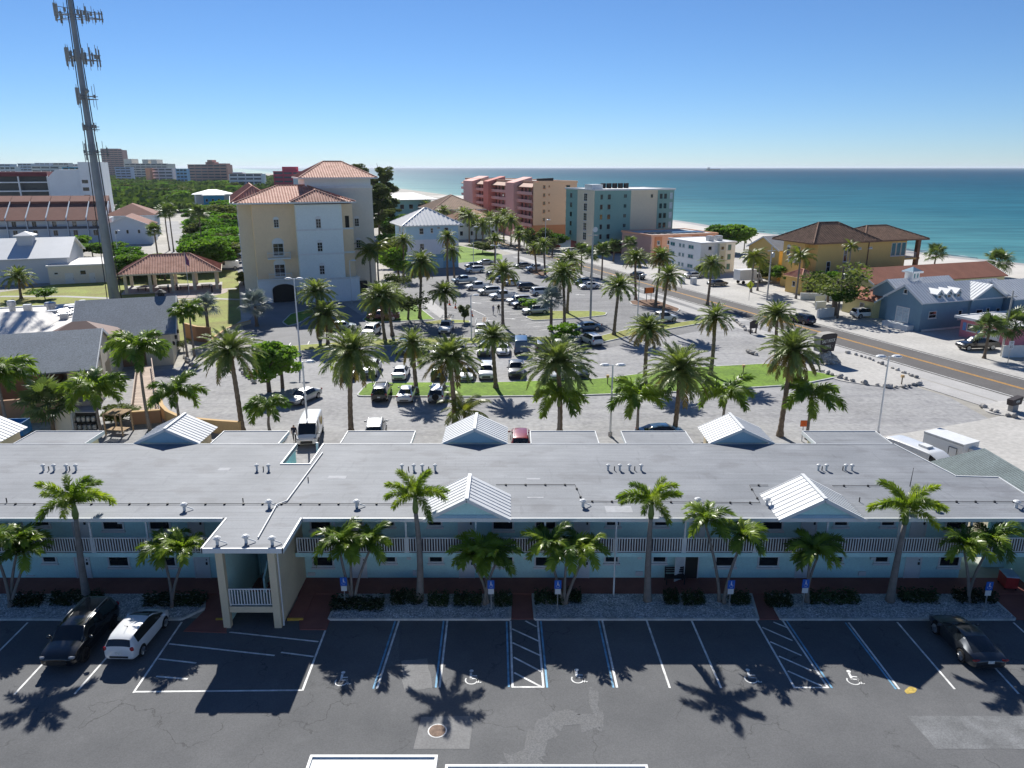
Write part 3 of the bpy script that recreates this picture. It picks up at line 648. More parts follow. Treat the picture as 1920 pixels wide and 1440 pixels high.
# gables on the roof, white standing-seam panels over blue triangles
def gable(xc, w_, y0, y1, rise, front=True, dx=0.0, ov=0.25, zb=None):
    zb = RZ if zb is None else zb; h = w_/2; n = max(6, int((y1-y0)/0.4))
    q = MB(); yy = y0+ov if front else y0+0.12
    q.poly([(xc-h+0.15, yy, zb), (xc+h-0.15, yy, zb), (xc, yy, zb+rise-0.1)])
    q.poly([(xc-h+0.15, y1-0.1, zb), (xc, y1-0.1, zb+rise-0.1), (xc+h-0.15, y1-0.1, zb)])
    q.poly([(xc-h+0.15, yy, zb), (xc, yy, zb+rise-0.1), (xc, y1-0.1, zb+rise-0.1), (xc-h+0.15, y1-0.1, zb)])
    q.poly([(xc+h-0.15, yy, zb), (xc+h-0.15, y1-0.1, zb), (xc, y1-0.1, zb+rise-0.1), (xc, yy, zb+rise-0.1)])
    g_ = q.build('gable', BLUEW if not front else TEAL, motel)
    # panels run down the slope; build a slope turned 90 degrees
    L = math.hypot(h, rise); a = math.atan2(rise, h); wdt = (y1-y0)/n
    k = ('g', round(wdt,4), round(L,4))
    if k not in _panel:
        q = MB(); q.box(0, L+0.12, 0.004, wdt-0.004, 0, 0.02); q.box(0, L+0.12, wdt-0.04, wdt+0.0, 0.02, 0.052); _panel[k] = q.mesh('metal_panel', SEAM)
    for i in range(n):
        yi = y0+wdt*i
        ob('metal_panel', _panel[k], g_, (xc-h-0.1, yi, zb-0.02), rot=(0, -a, 0))
        ob('metal_panel', _panel[k], g_, (xc+h+0.1, yi+wdt, zb-0.02), rot=(0, -a, math.pi))
    t = MB(); t.bar((xc, y0-0.05, zb+rise+0.08), (xc, y1+0.05, zb+rise+0.08), 0.22, 0.06); t.build('ridge_cap', SEAM, g_)
    for s_ in (-1, 1): t = MB(); t.bar((xc+s_*(h+0.1), y0-0.03, zb-0.06), (xc, y0-0.03, zb+rise-0.04), 0.05, 0.2); t.build('barge_board', WHITE, g_)
    if front:
        t = MB(); t.box(xc-h+0.3, xc+h-0.3, y0+ov-0.06, y0+ov-0.003, zb+0.0, zb+0.22); t.build('band', BLUEW, g_)
    return g_
gx = atY(876, 968, YE)[0]; gable(gx, 4.9, YE-0.25, 43.1, 1.3)
gx = atY(1540, 968, YE)[0]; gable(gx, 4.9, YE-0.25, 43.1, 1.3)
for px_ in (293, 888, 1404, -97):
    xx = (px_-960)/ (F_PX*1.0) * 54.0; gable(xx, 4.7, 52.15, 55.8, 1.1, front=False)
    p = MB(); p.box(xx-2.0, xx+2.0, 52.4, 55.4, 0, RZ-0.05); p.build('porch_wall', TAN, motel)
# roof vents, pipes and the lightning conductor run
VENT = mat('vent_white', (0.6, 0.61, 0.61), rough=0.5, var=0.1, scale=4)
_vent = None
def vent(px, py, kind=0):
    global _vent
    if _vent is None:
        q = MB(); q.lathe([(0.07,0),(0.07,0.32),(0.14,0.34),(0.14,0.42),(0.05,0.47)], 10)
        q2 = MB(); q2.cyl((0,0,0), 0.035, 0.3, 8)
        q3 = MB(); q3.cyl((0,0,0), 0.09, 0.38, 8); q3.lathe([(0.2,0.36),(0.22,0.42),(0.1,0.5)], 10); q3.bar((0.0,0,0.3),(0.5,0.1,0.05),0.05,0.05)
        _vent = [q.mesh('vent_cap', VENT), q2.mesh('vent_pipe', DARK), q3.mesh('roof_fan', VENT)]
    x_, y_ = G(px, py, RZ); ob(['vent_cap', 'vent_pipe', 'roof_fan'][kind], _vent[kind], motel, (x_, y_, RZ))
for px_ in (82, 102, 125, 143, 482, 504, 754, 776, 792, 816, 1140, 1162, 1180, 1202, 1534, 1549, 1585, 1597): vent(px_, 882, 0)
for px_ in (92, 131, 494, 766, 804, 1152, 1190, 1541, 1580): vent(px_, 882, 1)
for px_, py_ in ((346,957), (505,951), (669,951), (1093,950), (1308,947), (1438,947), (1750,955), (1905,952)): vent(px_, py_, 2)
for px_, py_ in ((456,942), (13,942), (578,902), (1611,941)): vent(px_, py_, 1)
cond = MB()
pts_ = [(-38, G(0,946,RZ)[1]), (*G(560,946,RZ),)]
def crun(pix, h=0.06):
    P_ = [(*G(*p, RZ), RZ+h) for p in pix]
    cond.tube(P_, 0.018, 5)
    for a, b in zip(P_[:-1], P_[1:]):
        d = math.hypot(b[0]-a[0], b[1]-a[1]); n = max(1, int(d/1.15))
        for i in range(n): 
            x_ = a[0]+(b[0]-a[0])*(i+0.5)/n; y_ = a[1]+(b[1]-a[1])*(i+0.5)/n; cond.cyl((x_, y_, RZ), 0.07, 0.1, 8)
crun([(-60,946), (795,946)]); crun([(930,910), (1078,910), (1092,941), (1425,944), (1405,911), (1440,911)]); crun([(1560,912), (1650,912)]); crun([(1740,942), (1990,942)])
cond.build('lightning_conductor', DARK, motel)
cond = MB(); P_ = [(*G(605,850,RZ), RZ+0.07), (*G(538,941,RZ), RZ+0.07), (*G(519,948,RZ), RZ+0.07), (*G(484,1010,RZ), RZ+0.07)]; cond.tube(P_, 0.045, 6); cond.build('conduit', VENT, motel)
ml = MB(); x_, y_ = G(1706, 912, RZ); ml.tube([(x_, y_, RZ), (x_+0.05, y_, RZ+1.3)], [0.03, 0.012], 6); ml.build('mast', DARK, motel)
# roof patches
for px_, py_, w_, d_ in ((632,895,1.2,0.5), (1000,898,0.9,0.25), (1004,933,1.0,0.2), (1160,955,1.6,0.9), (420,880,0.8,0.5)):
    x_, y_ = G(px_, py_, RZ); p = MB(); p.box(x_-w_/2, x_+w_/2, y_-d_/2, y_+d_/2, RZ, RZ+0.008); p.build('roof_patch', mat('roof_patch', (0.33,0.34,0.36), var=0.15, scale=2, fine=0.1), motel)

# ------------------------------------------------------------------ entrance stair wing (part of the motel)
WX0, WX1, WY = -16.05, -13.0, 36.6
st = MB(); st.box(-16.75, -12.45, 36.2, YE-0.002, RZ-0.2, RZ-0.004); sr = st.build('stair_roof', MEMB, motel)
st = MB(); st.box(-16.82, -12.38, 36.1, 36.197, RZ-0.26, RZ+0.03); st.box(-16.85, -16.753, 36.1, YE, RZ-0.26, RZ+0.03); st.box(-12.447, -12.35, 36.1, YE, RZ-0.26, RZ+0.03); st.build('gutter', WHITE, sr)
for x_, y_ in ((-16.1, 36.6), (-14.6, 36.8), (-13.1, 36.6)):
    ob('roof_fan', _vent[2], sr, (x_, y_, RZ))
st = MB(); st.box(WX0-0.15, WX0, WY, YW+0.6, 0.05, RZ-0.21); st.build('stair_wall_left', TEAL, motel)
st = MB(); st.box(WX0-0.17, WX0-0.152, WY+0.3, YW-0.1, 0.05, RZ-0.21); st.build('stair_wall_cladding', TAN, motel)
st = MB(); st.box(WX1-0.15, WX1, WY+0.2, YW+0.6, 0.05, RZ-0.21); st.build('stair_wall_right', TAN, motel)
for x_ in (WX0-0.16, WX1-0.34): 
    st = MB(); st.box(x_-0.06, x_+0.34, WY-0.12, WY+0.22, 0.0, RZ-0.2); st.build('column', TAN, motel)
st = MB(); st.box(WX0+0.25, WX1-0.45, WY, WY+1.5, 1.15, 1.35); st.build('landing', mat('landing_paint', (0.28,0.33,0.31), var=0.1), motel)
st = MB(); st.box(WX0+0.2, WX1-0.4, WY-0.06, WY-0.003, 1.0, 1.36); st.build('landing_beam', TAN, motel)
railing(motel, WX0+0.22, WX1-0.36, WY+0.05, 1.36, 2.45)
railing(motel, WX0+0.2, WX1-0.36, YE+0.4, SZ, SZ+1.0)
for i in range(8):
    z_ = 1.35+(i+1)*(SZ-1.35)/8; y_ = WY+1.5+i*0.27
    st = MB(); st.box(-14.25, WX1-0.2, y_, y_+0.29, z_-0.06, z_); st.build('stair_tread', BRICKW, motel)
for x_ in (-14.35,):
    st = MB(); st.hexa([(x_,WY+1.4,1.3),(x_+0.1,WY+1.4,1.3),(x_+0.1,WY+3.7,2.72),(x_,WY+3.7,2.72),(x_,WY+1.4,2.3),(x_+0.1,WY+1.4,2.3),(x_+0.1,WY+3.7,3.75),(x_,WY+3.7,3.75)]); st.build('stair_parapet', TEAL, motel)
st = MB(); st.box(-15.6, -14.5, YW+0.54, YW+0.6, 0.1, 2.1); st.build('store_door', TEAL, motel)
st = MB(); st.tube([(WX1+0.06, WY+0.15, RZ-0.25), (WX1+0.06, WY+0.15, 0.4), (WX1+0.12, WY-0.05, 0.15)], 0.05, 8); st.build('downspout', WHITE, motel)
# concrete pads with yellow edges beside the stair
for x0_, x1_ in ((WX0-0.95, WX0-0.25), (WX1+0.1, WX1+1.0)):
    o_ = sheet('step_pad', [(x0_,37.3),(x1_,37.3),(x1_,40.2),(x0_,40.2)], 0.14, BRICKW, 0.0)
    q = MB(); q.box(x0_, x1_, 37.2, 37.297, 0, 0.15); q.build('yellow_edge', mat('kerb_yellow', (0.6,0.38,0.06), var=0.2), o_)
# ------------------------------------------------------------------ walks and planting beds in front of the motel
sheet('red_walkway', [(-47, 39.9), (33, 39.9), (33, 41.74), (-47, 41.74)], 0.1, BRICKW, 0.0)
def gravel_material():
    m, n, b, o = _new('white_gravel'); g = n.nodes.new('ShaderNodeNewGeometry'); P = g.outputs['Position']
    v = n.nodes.new('ShaderNodeTexVoronoi'); v.inputs['Scale'].default_value = 11; n.links.new(P, v.inputs['Vector'])
    r = _ramp(n, v.outputs['Color'], 0.15, 0.85, (0.5, 0.52, 0.54), (0.95, 0.96, 0.97))
    e = _ramp(n, v.outputs['Distance'], 0.25, 0.75, (1, 1, 1), (0.45, 0.46, 0.48))
    t, _ = _noise(n, 0.9, 5, 'World'); d = _ramp(n, t.outputs['Fac'], 0.35, 0.65, (0.8, 0.8, 0.79), (1.05, 1.05, 1.05))
    out = _mix(n, 1.0, _mix(n, 1.0, r.outputs[0], e.outputs[0], 'MULTIPLY'), d.outputs[0], 'MULTIPLY'); n.links.new(out, b.inputs['Base Color']); b.inputs['Roughness'].default_value = 0.95
    bp = n.nodes.new('ShaderNodeBump'); bp.invert = True; bp.inputs['Strength'].default_value = 1.0; bp.inputs['Distance'].default_value = 0.06; n.links.new(v.outputs['Distance'], bp.inputs['Height']); n.links.new(bp.outputs[0], b.inputs['Normal']); return m
GRAVEL = gravel_material()
def gravel_heap(poly, z, seed, step=0.22):
    """uneven raked surface of a gravel bed inside a polygon"""
    r_ = random.Random(seed); xs = [p[0] for p in poly]; ys = [p[1] for p in poly]; q = MB()
    def inside(x, y):
        c = False; N = len(poly)
        for i in range(N):
            (x0, y0), (x1, y1) = poly[i], poly[i-1]
            if (y0 > y) != (y1 > y) and x < (x1-x0)*(y-y0)/(y1-y0)+x0: c = not c
        return c
    nx, ny = int((max(xs)-min(xs))/step)+1, int((max(ys)-min(ys))/step)+1; ph = r_.uniform(0, 9)
    def H(x, y): return z+0.05+0.035*math.sin(x*1.9+ph)*math.cos(y*2.3+ph)+0.025*math.sin(x*5.1+y*3.3)+r_.uniform(-0.022, 0.022)
    idx = {}
    for i in range(nx+1):
        for j in range(ny+1):
            x, y = min(xs)+i*step, min(ys)+j*step
            if inside(x, y): idx[(i, j)] = len(q.v); q.v.append((x, y, H(x, y)))
    for (i, j), a in idx.items():
        if (i+1, j) in idx and (i, j+1) in idx and (i+1, j+1) in idx: q.f.append((a, idx[(i+1, j)], idx[(i+1, j+1)], idx[(i, j+1)])); q.m.append(0)
    return q
beds = [((-80,1113),(388,1113),(383,1143),(341,1163),(-80,1163)), ((617,1163),(640,1113),(957,1113),(956,1163)), ((1003,1163),(999,1113),(1406,1113),(1421,1163)), ((1464,1163),(1436,1113),(1848,1113),(1902,1163))]
for b_ in beds:
    P_ = [(x, min(y, 39.88)) for x, y in GP(*b_)]
    o_ = sheet('gravel_bed', P_, 0.11, GRAVEL, 0.0, None)
    h_ = gravel_heap(P_, 0.09, len(P_)+int(P_[0][0])).build('gravel', GRAVEL, o_, smooth=True); h_['kind'] = 'stuff'
    k_ = MB()
    for i in range(len(P_)):
        a, b = P_[i], P_[(i+1) % len(P_)]
        if a[1] < 39.5 or b[1] < 39.5: k_.bar((*a, 0.07), (*b, 0.07), 0.14, 0.15)
    k_.build('kerb', CURB, o_)
def red(*pix): return sheet('red_path', [(x, min(y, 39.895)) for x, y in GP(*pix)], 0.06, BRICKW, 0.0)
red((344,1185), (384,1146), (391,1112), (436,1112), (425,1150), (425,1188)); red((562,1182), (560,1112), (637,1112), (612,1182))
red((959,1162), (960,1112), (996,1112), (1000,1162)); red((1424,1163), (1409,1112), (1433,1112), (1461,1163)); red((1906,1163), (1852,1112), (2010,1112), (2040,1163))
sheet('stair_apron', GP((425,1186), (430,1140), (545,1140), (535,1180)), 0.032, FRONT)
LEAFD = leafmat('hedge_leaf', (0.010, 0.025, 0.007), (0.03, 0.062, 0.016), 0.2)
TWIG = mat('twig', (0.1, 0.075, 0.05), rough=0.9)
def leaf_cloud(n, sx, sy, sz, size, seed, shell=0.55, box=False, droop=0.0):
    """many small leaf faces through a volume, none of them joined into a smooth lobe"""
    r_ = random.Random(seed); m_ = MB()
    lumps = [(r_.uniform(-.7,.7), r_.uniform(-.7,.7), r_.uniform(-.55,.75), r_.uniform(.32,.6)) for _ in range(14)]
    k = 0
    while k < n:
        if box:
            x, y, z = r_.uniform(-1,1), r_.uniform(-1,1), r_.uniform(0,1)
            e = max(abs(x), abs(y), z)
            if e < shell*r_.random()*1.3: continue
            z *= 1+0.12*math.sin(x*7+seed)+0.1*math.sin(y*9)
        else:
            lx, ly, lz, lr = r_.choice(lumps)
            a, b = r_.uniform(0, 2*math.pi), math.acos(r_.uniform(-1, 1)); q = lr*(shell+(1-shell)*r_.random())
            x, y, z = lx+q*math.sin(b)*math.cos(a), ly+q*math.sin(b)*math.sin(a), lz+q*math.cos(b)*0.8
        c = Vector((x*sx, y*sy, z*sz)); d = Vector((r_.gauss(0,1), r_.gauss(0,1), r_.gauss(0,0.8)-droop)).normalized(); t = d.orthogonal().normalized()
        t = (Matrix.Rotation(r_.uniform(0, 6.28), 3, d) @ t); s_ = size*r_.uniform(0.6, 1.4); u_ = d*s_; t = t*s_*0.5
        m_.poly([c-u_*0.5, c+t, c+u_*0.6, c-t]); k += 1
    return m_
hr = random.Random(3)
hedge_spots = [(20,75,1143,'leftmost low hedge in the gravel beds'), (85,190,1140,'low hedge behind the parked black SUV'), (262,385,1142,'low hedge by the path left of the entrance stair'), (614,722,1150,'low hedge right of the entrance stair'), (728,795,1138,'low hedge left of the lone royal palm trunk'), (800,842,1142,'low hedge just right of the royal palm trunk'), (848,905,1142,'low hedge around the three-stemmed palm, left piece'), (925,962,1142,'low hedge left of the red central path'), (1000,1060,1138,'low hedge right of the red central path'), (1063,1092,1136,'small round shrub beside the middle palm cluster'), (1246,1276,1138,'small round shrub on open gravel right of the tall palm'), (1280,1325,1140,'low hedge around a leaning palm trunk right of the round shrub'), (1370,1410,1140,'low hedge left of the slanting red path'), (1438,1490,1143,'low hedge right of the slanting red path'), (1515,1618,1138,'long low hedge left of the big leaning palm'), (1690,1765,1135,'low hedge behind the parked grey coupe'), (1785,1868,1128,'rightmost low hedge in the gravel beds')]
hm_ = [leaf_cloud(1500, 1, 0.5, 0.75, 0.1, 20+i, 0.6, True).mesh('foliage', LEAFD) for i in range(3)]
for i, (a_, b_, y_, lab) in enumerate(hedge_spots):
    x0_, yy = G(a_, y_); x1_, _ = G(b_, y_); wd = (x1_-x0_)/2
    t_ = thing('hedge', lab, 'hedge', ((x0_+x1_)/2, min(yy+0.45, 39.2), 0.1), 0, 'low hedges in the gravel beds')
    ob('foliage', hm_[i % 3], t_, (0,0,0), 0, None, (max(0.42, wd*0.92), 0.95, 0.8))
    q = MB()
    for k in range(5): q.tube([(wd*(k/2-1)*0.7, 0, 0), (wd*(k/2-1)*0.75, hr.uniform(-.2,.2), 0.55)], 0.02, 5)
    q.build('stems', TWIG, t_)
# accessible parking signs
SIGNB = mat('sign_blue', (0.02, 0.12, 0.5), rough=0.45, var=0.05)
def park_sign(px, pybase, lab):
    x_, y_ = G(px, pybase); t_ = thing('parking_sign', lab, 'sign', (x_, y_, 0.1), 0, 'accessible parking signs')
    q = MB(); q.box(-0.025, 0.025, -0.025, 0.025, 0, 1.95); q.build('post', STEEL, t_)
    q = MB(); q.box(-0.2, 0.2, -0.05, -0.027, 1.45, 2.0); pl = q.build('blue_plate', SIGNB, t_)
    q = MB()
    q.box(-0.03, 0.03, -0.058, -0.051, 1.72, 1.86); q.box(-0.03, 0.1, -0.058, -0.051, 1.68, 1.718); q.cyl((0, -0.054, 1.89), 0.03, 0.04, 10)
    for i in range(10):
        a0, a1 = math.radians(150+25*i), math.radians(150+25*(i+1)); rr = 0.1
        q.bar((rr*math.cos(a0), -0.054, 1.64+rr*math.sin(a0)), (rr*math.cos(a1), -0.054, 1.64+rr*math.sin(a1)), 0.008, 0.025, up=(0,1,0))
    q.build('wheelchair_emblem', WHITE, pl)
    q = MB(); q.box(-0.17, 0.17, -0.05, -0.027, 1.1, 1.43); q.build('white_plate', WHITE, t_)
for px_, py_, lab in ((648,1141,'accessible parking sign beside the palm cluster right of the stair'), (921,1147,'accessible parking sign left of the red central path'), (1045,1147,'accessible parking sign right of the red central path'), (1366,1147,'accessible parking sign left of the slanting red path'), (1504,1145,'accessible parking sign right of the slanting red path'), (1844,1150,'accessible parking sign at the far right behind the grey coupe')): park_sign(px_, py_, lab)
# grill cart and drinks bin under the gallery
x_, y_ = G(1262, 1088)
t_ = thing('bench', 'dark slatted bench against the motel wall by the open doorway', 'bench', (x_, 41.2, 0.1))
for i in range(4): q = MB(); q.box(-0.6, 0.6, -0.3+0.14*i, -0.19+0.14*i, 0.42, 0.46); q.build('seat_slat', DARK, t_)
for i in range(3): q = MB(); q.box(-0.6, 0.6, 0.24+0.02*i, 0.27+0.02*i, 0.55+0.13*i, 0.64+0.13*i); q.build('back_slat', DARK, t_)
for sx in (-0.55, 0.55):
    for sy in (-0.26, 0.26): q = MB(); q.box(sx-0.03, sx+0.03, sy-0.03, sy+0.03, 0, 0.95 if sy > 0 else 0.62); q.build('leg', DARK, t_)
x_, y_ = G(1895, 1108)
t_ = thing('vending_cooler', 'red drinks cooler with pale blue lid under the right gallery end', 'cooler', (x_, y_+0.4, 0.1), -0.15)
q = MB(); q.box(-0.35, 0.35, -0.5, 0.5, 0.12, 0.85); q.build('cabinet', mat('cooler_red', (0.4,0.03,0.03), rough=0.4, var=0.1), t_)
q = MB(); q.box(-0.37, 0.37, -0.52, 0.52, 0.852, 0.93); q.build('lid', mat('lid_blue', (0.35,0.5,0.65), rough=0.4, var=0.1), t_)
for sx in (-0.3, 0.3):
    for sy in (-0.42, 0.42): q = MB(); q.cyl((sx, sy, 0), 0.05, 0.12, 8); q.build('caster', DARK, t_)

# ------------------------------------------------------------------ other buildings, on the street grid
class Bld:
    """u runs along the beach road away from the camera, v across towards the sea"""
    def __init__(s, name, label, u, v, cat='building', group=None, rz=YAW):
        s.u, s.v = u, v; s.r = thing(name, label, cat, (*D(u, v), 0), rz, group)
    def L(s, v, u, z): return (v-s.v, u-s.u, z)
    def box(s, part, v0, v1, u0, u1, z0, z1, m, par=None):
        q = MB(); q.box(v0-s.v, v1-s.v, u0-s.u, u1-s.u, z0, z1); return q.build(part, m, par or s.r)
    def wu(s, v, u, z, w_=1.2, h_=1.4, par=None, **k): return window(par or s.r, 0, 0, w_, h_, pos=s.L(v, u, z), rz=0.0, **k)            # on a wall facing the camera
    def wv(s, u, v, z, w_=1.2, h_=1.4, par=None, **k): return window(par or s.r, 0, 0, w_, h_, pos=s.L(v, u, z), rz=-math.pi/2, **k)     # on a wall facing inland
    def flat(s, v0, v1, u0, u1, z, m, trim=WHITE, h=0.5, t=0.25):
        r_ = s.box('roof', v0+t, v1-t, u0+t, u1-t, z-0.2, z+0.02, m)
        q = MB(); a, b, c, d = v0-s.v-0.1, v1-s.v+0.1, u0-s.u-0.1, u1-s.u+0.1
        q.box(a, b, c, c+t+0.1, z-0.25, z+h); q.box(a, b, d-t-0.1, d, z-0.25, z+h); q.box(a, a+t+0.1, c+t+0.1, d-t-0.1, z-0.25, z+h); q.box(b-t-0.1, b, c+t+0.1, d-t-0.1, z-0.25, z+h)
        q.build('parapet', trim, r_); return r_
    def hip(s, v0, v1, u0, u1, z, rise, m, ribs=None, soffit=WHITE, cap=None, ridge=None, par=None, al=None):
        a, b, c, d = v0-s.v, v1-s.v, u0-s.u, u1-s.u; av = (b-a >= d-c) if al is None else al == 'v'
        if b-a >= d-c: h = (d-c)/2; R0, R1 = (a+h, (c+d)/2), (b-h, (c+d)/2)
        else: h = (b-a)/2; R0, R1 = ((a+b)/2, c+h), ((a+b)/2, d-h)
        if ridge is not None: R0, R1 = ridge
        A, B, C, E = (a,c,z), (b,c,z), (b,d,z), (a,d,z); R0, R1 = (*R0, z+rise), (*R1, z+rise)
        q = MB()
        faces = [[A,B,R1,R0],[B,C,R1],[C,E,R0,R1],[E,A,R0]] if av else [[A,B,R0],[B,C,R1,R0],[C,E,R1],[E,A,R0,R1]]
        for f_ in faces: q.poly(f_)
        q.poly([A,E,C,B])
        r_ = q.build('roof', m, par or s.r)
        q = MB()
        for p0, p1 in ((A,B),(B,C),(C,E),(E,A)): q.bar((p0[0],p0[1],z-0.14), (p1[0],p1[1],z-0.14), 0.3, 0.26)
        q.build('eave_band', soffit, r_)
        if cap:
            q = MB()
            for p0, p1 in ((A,R0),(B,R1 if av else R0),(C,R1),(E,R0 if av else R1),(R0,R1)):
                if (Vector(p0)-Vector(p1)).length > 0.1: q.tube([(p0[0],p0[1],p0[2]+0.05), (p1[0],p1[1],p1[2]+0.05)], 0.13, 6)
            q.build('ridge_tiles', cap, r_)
        if ribs:
            q = MB()
            for f_ in faces: tile_ribs(q, f_, ribs)
            t = q.build('tile_rows', m, r_, smooth=True); t['kind'] = 'stuff'
        return r_
    def gab(s, v0, v1, u0, u1, z, rise, m, wallm, along='v', trim=WHITE, ov=0.4, panels=0, par=None):
        """gable roof; ridge along v or u"""
        a, b, c, d = v0-s.v, v1-s.v, u0-s.u, u1-s.u; q = MB(); th = 0.16
        if along == 'v':
            mid = (c+d)/2
            for e, sg in ((c-ov, 1), (d+ov, -1)):
                zz = z-ov*rise/((d-c)/2); P_ = [(a-ov,e,zz),(b+ov,e,zz),(b+ov,mid,z+rise),(a-ov,mid,z+rise)]
                Q_ = [(x,y,w_+th) for x,y,w_ in P_]
                q.hexa(P_+Q_ if sg > 0 else [P_[1],P_[0],P_[3],P_[2],Q_[1],Q_[0],Q_[3],Q_[2]])
            g1 = [[(a,c,z),(a,mid,z+rise-0.01),(a,d,z)], [(b,c,z),(b,d,z),(b,mid,z+rise-0.01)]]
            ends = [((x,c-ov,z-ov*rise/((d-c)/2)),(x,mid,z+rise),(x,d+ov,z-ov*rise/((d-c)/2))) for x in (a-ov-0.04, b+ov+0.04)]
        else:
            mid = (a+b)/2
            for e, sg in ((a-ov, -1), (b+ov, 1)):
                zz = z-ov*rise/((b-a)/2); P_ = [(e,c-ov,zz),(e,d+ov,zz),(mid,d+ov,z+rise),(mid,c-ov,z+rise)]
                Q_ = [(x,y,w_+th) for x,y,w_ in P_]
                q.hexa(P_+Q_ if sg > 0 else [P_[1],P_[0],P_[3],P_[2],Q_[1],Q_[0],Q_[3],Q_[2]])
            g1 = [[(a,c,z),(b,c,z),(mid,c,z+rise-0.01)], [(a,d,z),(mid,d,z+rise-0.01),(b,d,z)]]
            ends = [((a-ov,y,z-ov*rise/((b-a)/2)),(mid,y,z+rise),(b+ov,y,z-ov*rise/((b-a)/2))) for y in (c-ov-0.04, d+ov+0.04)]
        r_ = q.build('roof', m, par or s.r)
        q = MB()
        for g_ in g1: q.poly(g_)
        q.build('gable_wall', wallm, r_)
        for e0, e1, e2 in ends:
            for e in (e0, e2): q = MB(); q.bar((e[0],e[1],e[2]+0.03), (e1[0],e1[1],e1[2]+0.03), 0.07, 0.3); q.build('barge_board', trim, r_)
        if panels:
            q = MB()
            if along == 'v':
                n = int((b-a+2*ov)/panels); zz = z-ov*rise/((d-c)/2)+th
                for i in range(n+1):
                    x = a-ov+(b-a+2*ov)*i/n; q.bar((x,c-ov,zz),(x,mid,z+rise+th),0.06,0.1); q.bar((x,d+ov,zz),(x,mid,z+rise+th),0.06,0.1)
            else:
                n = int((d-c+2*ov)/panels); zz = z-ov*rise/((b-a)/2)+th
                for i in range(n+1):
                    y = c-ov+(d-c+2*ov)*i/n; q.bar((a-ov,y,zz),(mid,y,z+rise+th),0.06,0.1); q.bar((b+ov,y,zz),(mid,y,z+rise+th),0.06,0.1)
            t = q.build('seams', m, r_); t['kind'] = 'stuff'
        return r_
def tile_ribs(q, face, gap):
    P_ = [Vector(p) for p in face]; A, B = P_[0], P_[1]; e = B-A; Lx = e.length; e.normalize()
    nrm = (B-A).cross(P_[2]-A).normalized(); up = nrm.cross(e).normalized()
    top = P_[2:]; hs = [(p-A).dot(up) for p in top]; xs = [(p-A).dot(e) for p in top]; Hh = max(hs)
    xr, xl = max(xs), min(xs); n = int(Lx/gap)
    for i in range(1, n):
        x = Lx*i/n; fr = min(1.0, x/max(xl, 1e-3), (Lx-x)/max(Lx-xr, 1e-3))
        if fr < 0.06: continue
        a = A+e*x+nrm*0.02; b = a+up*Hh*fr; s_ = e*gap*0.3
        q.poly([a-s_, a+nrm*0.11, b+nrm*0.11, b-s_]); q.poly([a+nrm*0.11, a+s_, b+s_, b+nrm*0.11])

# office building with terracotta roofs
BEIGE = mat('beige_stucco', (0.82, 0.62, 0.41), rough=0.9, var=0.05, scale=0.15, fine=0.03)
GREYB = mat('grey_blue_stucco', (0.74, 0.79, 0.78), rough=0.9, var=0.05, scale=0.15, fine=0.03)
GREYW = mat('warm_grey_stucco', (0.70, 0.65, 0.56), rough=0.9, var=0.05, scale=0.15, fine=0.03)
PALEB = mat('pale_base', (0.74, 0.78, 0.80), rough=0.9, var=0.05, scale=0.2, fine=0.03)
b = Bld('office_building', 'tall beige and grey office building with terracotta tiled hip roofs', 148, 12)
b.box('wall', 3.0, 12.0, 149.0, 182.0, 4.4, 18.4, BEIGE); b.box('base_wall', 2.9, 12.0, 148.9, 182.0, 0, 4.38, PALEB)
b.box('wall', 10.6, 19.0, 146.2, 170.0, 4.5, 18.4, GREYB); b.box('base_wall', 10.5, 21.6, 146.1, 170.0, 0, 4.48, PALEB)
b.box('wall', 19.003, 21.2, 147.6, 170.0, 4.5, 18.35, BEIGE)
b.box('wall', 0.6, 2.997, 155.0, 190.0, 0, 18.3, GREYW)
for z_ in (9.1, 13.6): b.box('string_course', 10.5, 19.08, 146.1, 146.197, z_, z_+0.32, WHITE); b.box('string_course', 19.09, 21.28, 147.5, 147.597, z_, z_+0.32, WHITE)
b.box('string_course', 2.9, 10.48, 148.85, 148.9, 4.2, 4.6, WHITE); b.box('string_course', 10.48, 21.7, 146.0, 146.098, 4.3, 4.7, WHITE)
b.hip(0.0, 22.0, 148.2, 165.0, 18.75, 2.9, TERRA, 0.5, WHITE, TERRA)
b.hip(9.8, 19.8, 145.4, 153.0, 18.9, 2.0, TERRA, 0.5, WHITE, TERRA, ridge=((14.8-12, 149.5-148), (14.8-12, 156-148)), al='u')
b.hip(-0.6, 8.0, 154.0, 192.0, 18.6, 2.9, TERRA, 0.5, WHITE, TERRA)
b.box('tower_wall', 13.3, 26.6, 156.0, 172.0, 0, 21.0, GREYW); b.box('tower_band', 13.2, 26.7, 155.9, 172.1, 21.0, 21.5, WHITE); b.box('tower_frieze', 13.5, 26.4, 156.2, 171.8, 21.5, 23.0, GREYB)
b.hip(12.4, 27.6, 155.0, 173.0, 23.1, 3.1, TERRA, 0.5, WHITE, TERRA, ridge=((18.2-12, 164-148), (21.8-12, 164-148)), al='v')
for (px_, py_, w_, h_, st_, uu) in ((518,419,0.9,1.5,'arch',149.0), (597,419,0.95,1.7,'arch',146.2), (600,463,0.95,1.7,'arch',146.2), (604,506,0.95,1.7,'arch',146.2), (669,417,0.9,1.6,'arch',156.0), (672,457,0.9,1.6,'arch',156.0)):
    r_, f_, up_ = ray(px_, py_); t_ = uu/(-r_*SY+f_*CY); v_ = (r_*CY+f_*SY)*t_; z_ = CH+up_*t_; b.wu(v_, uu, z_, w_, h_, style=st_, fw=0.06)
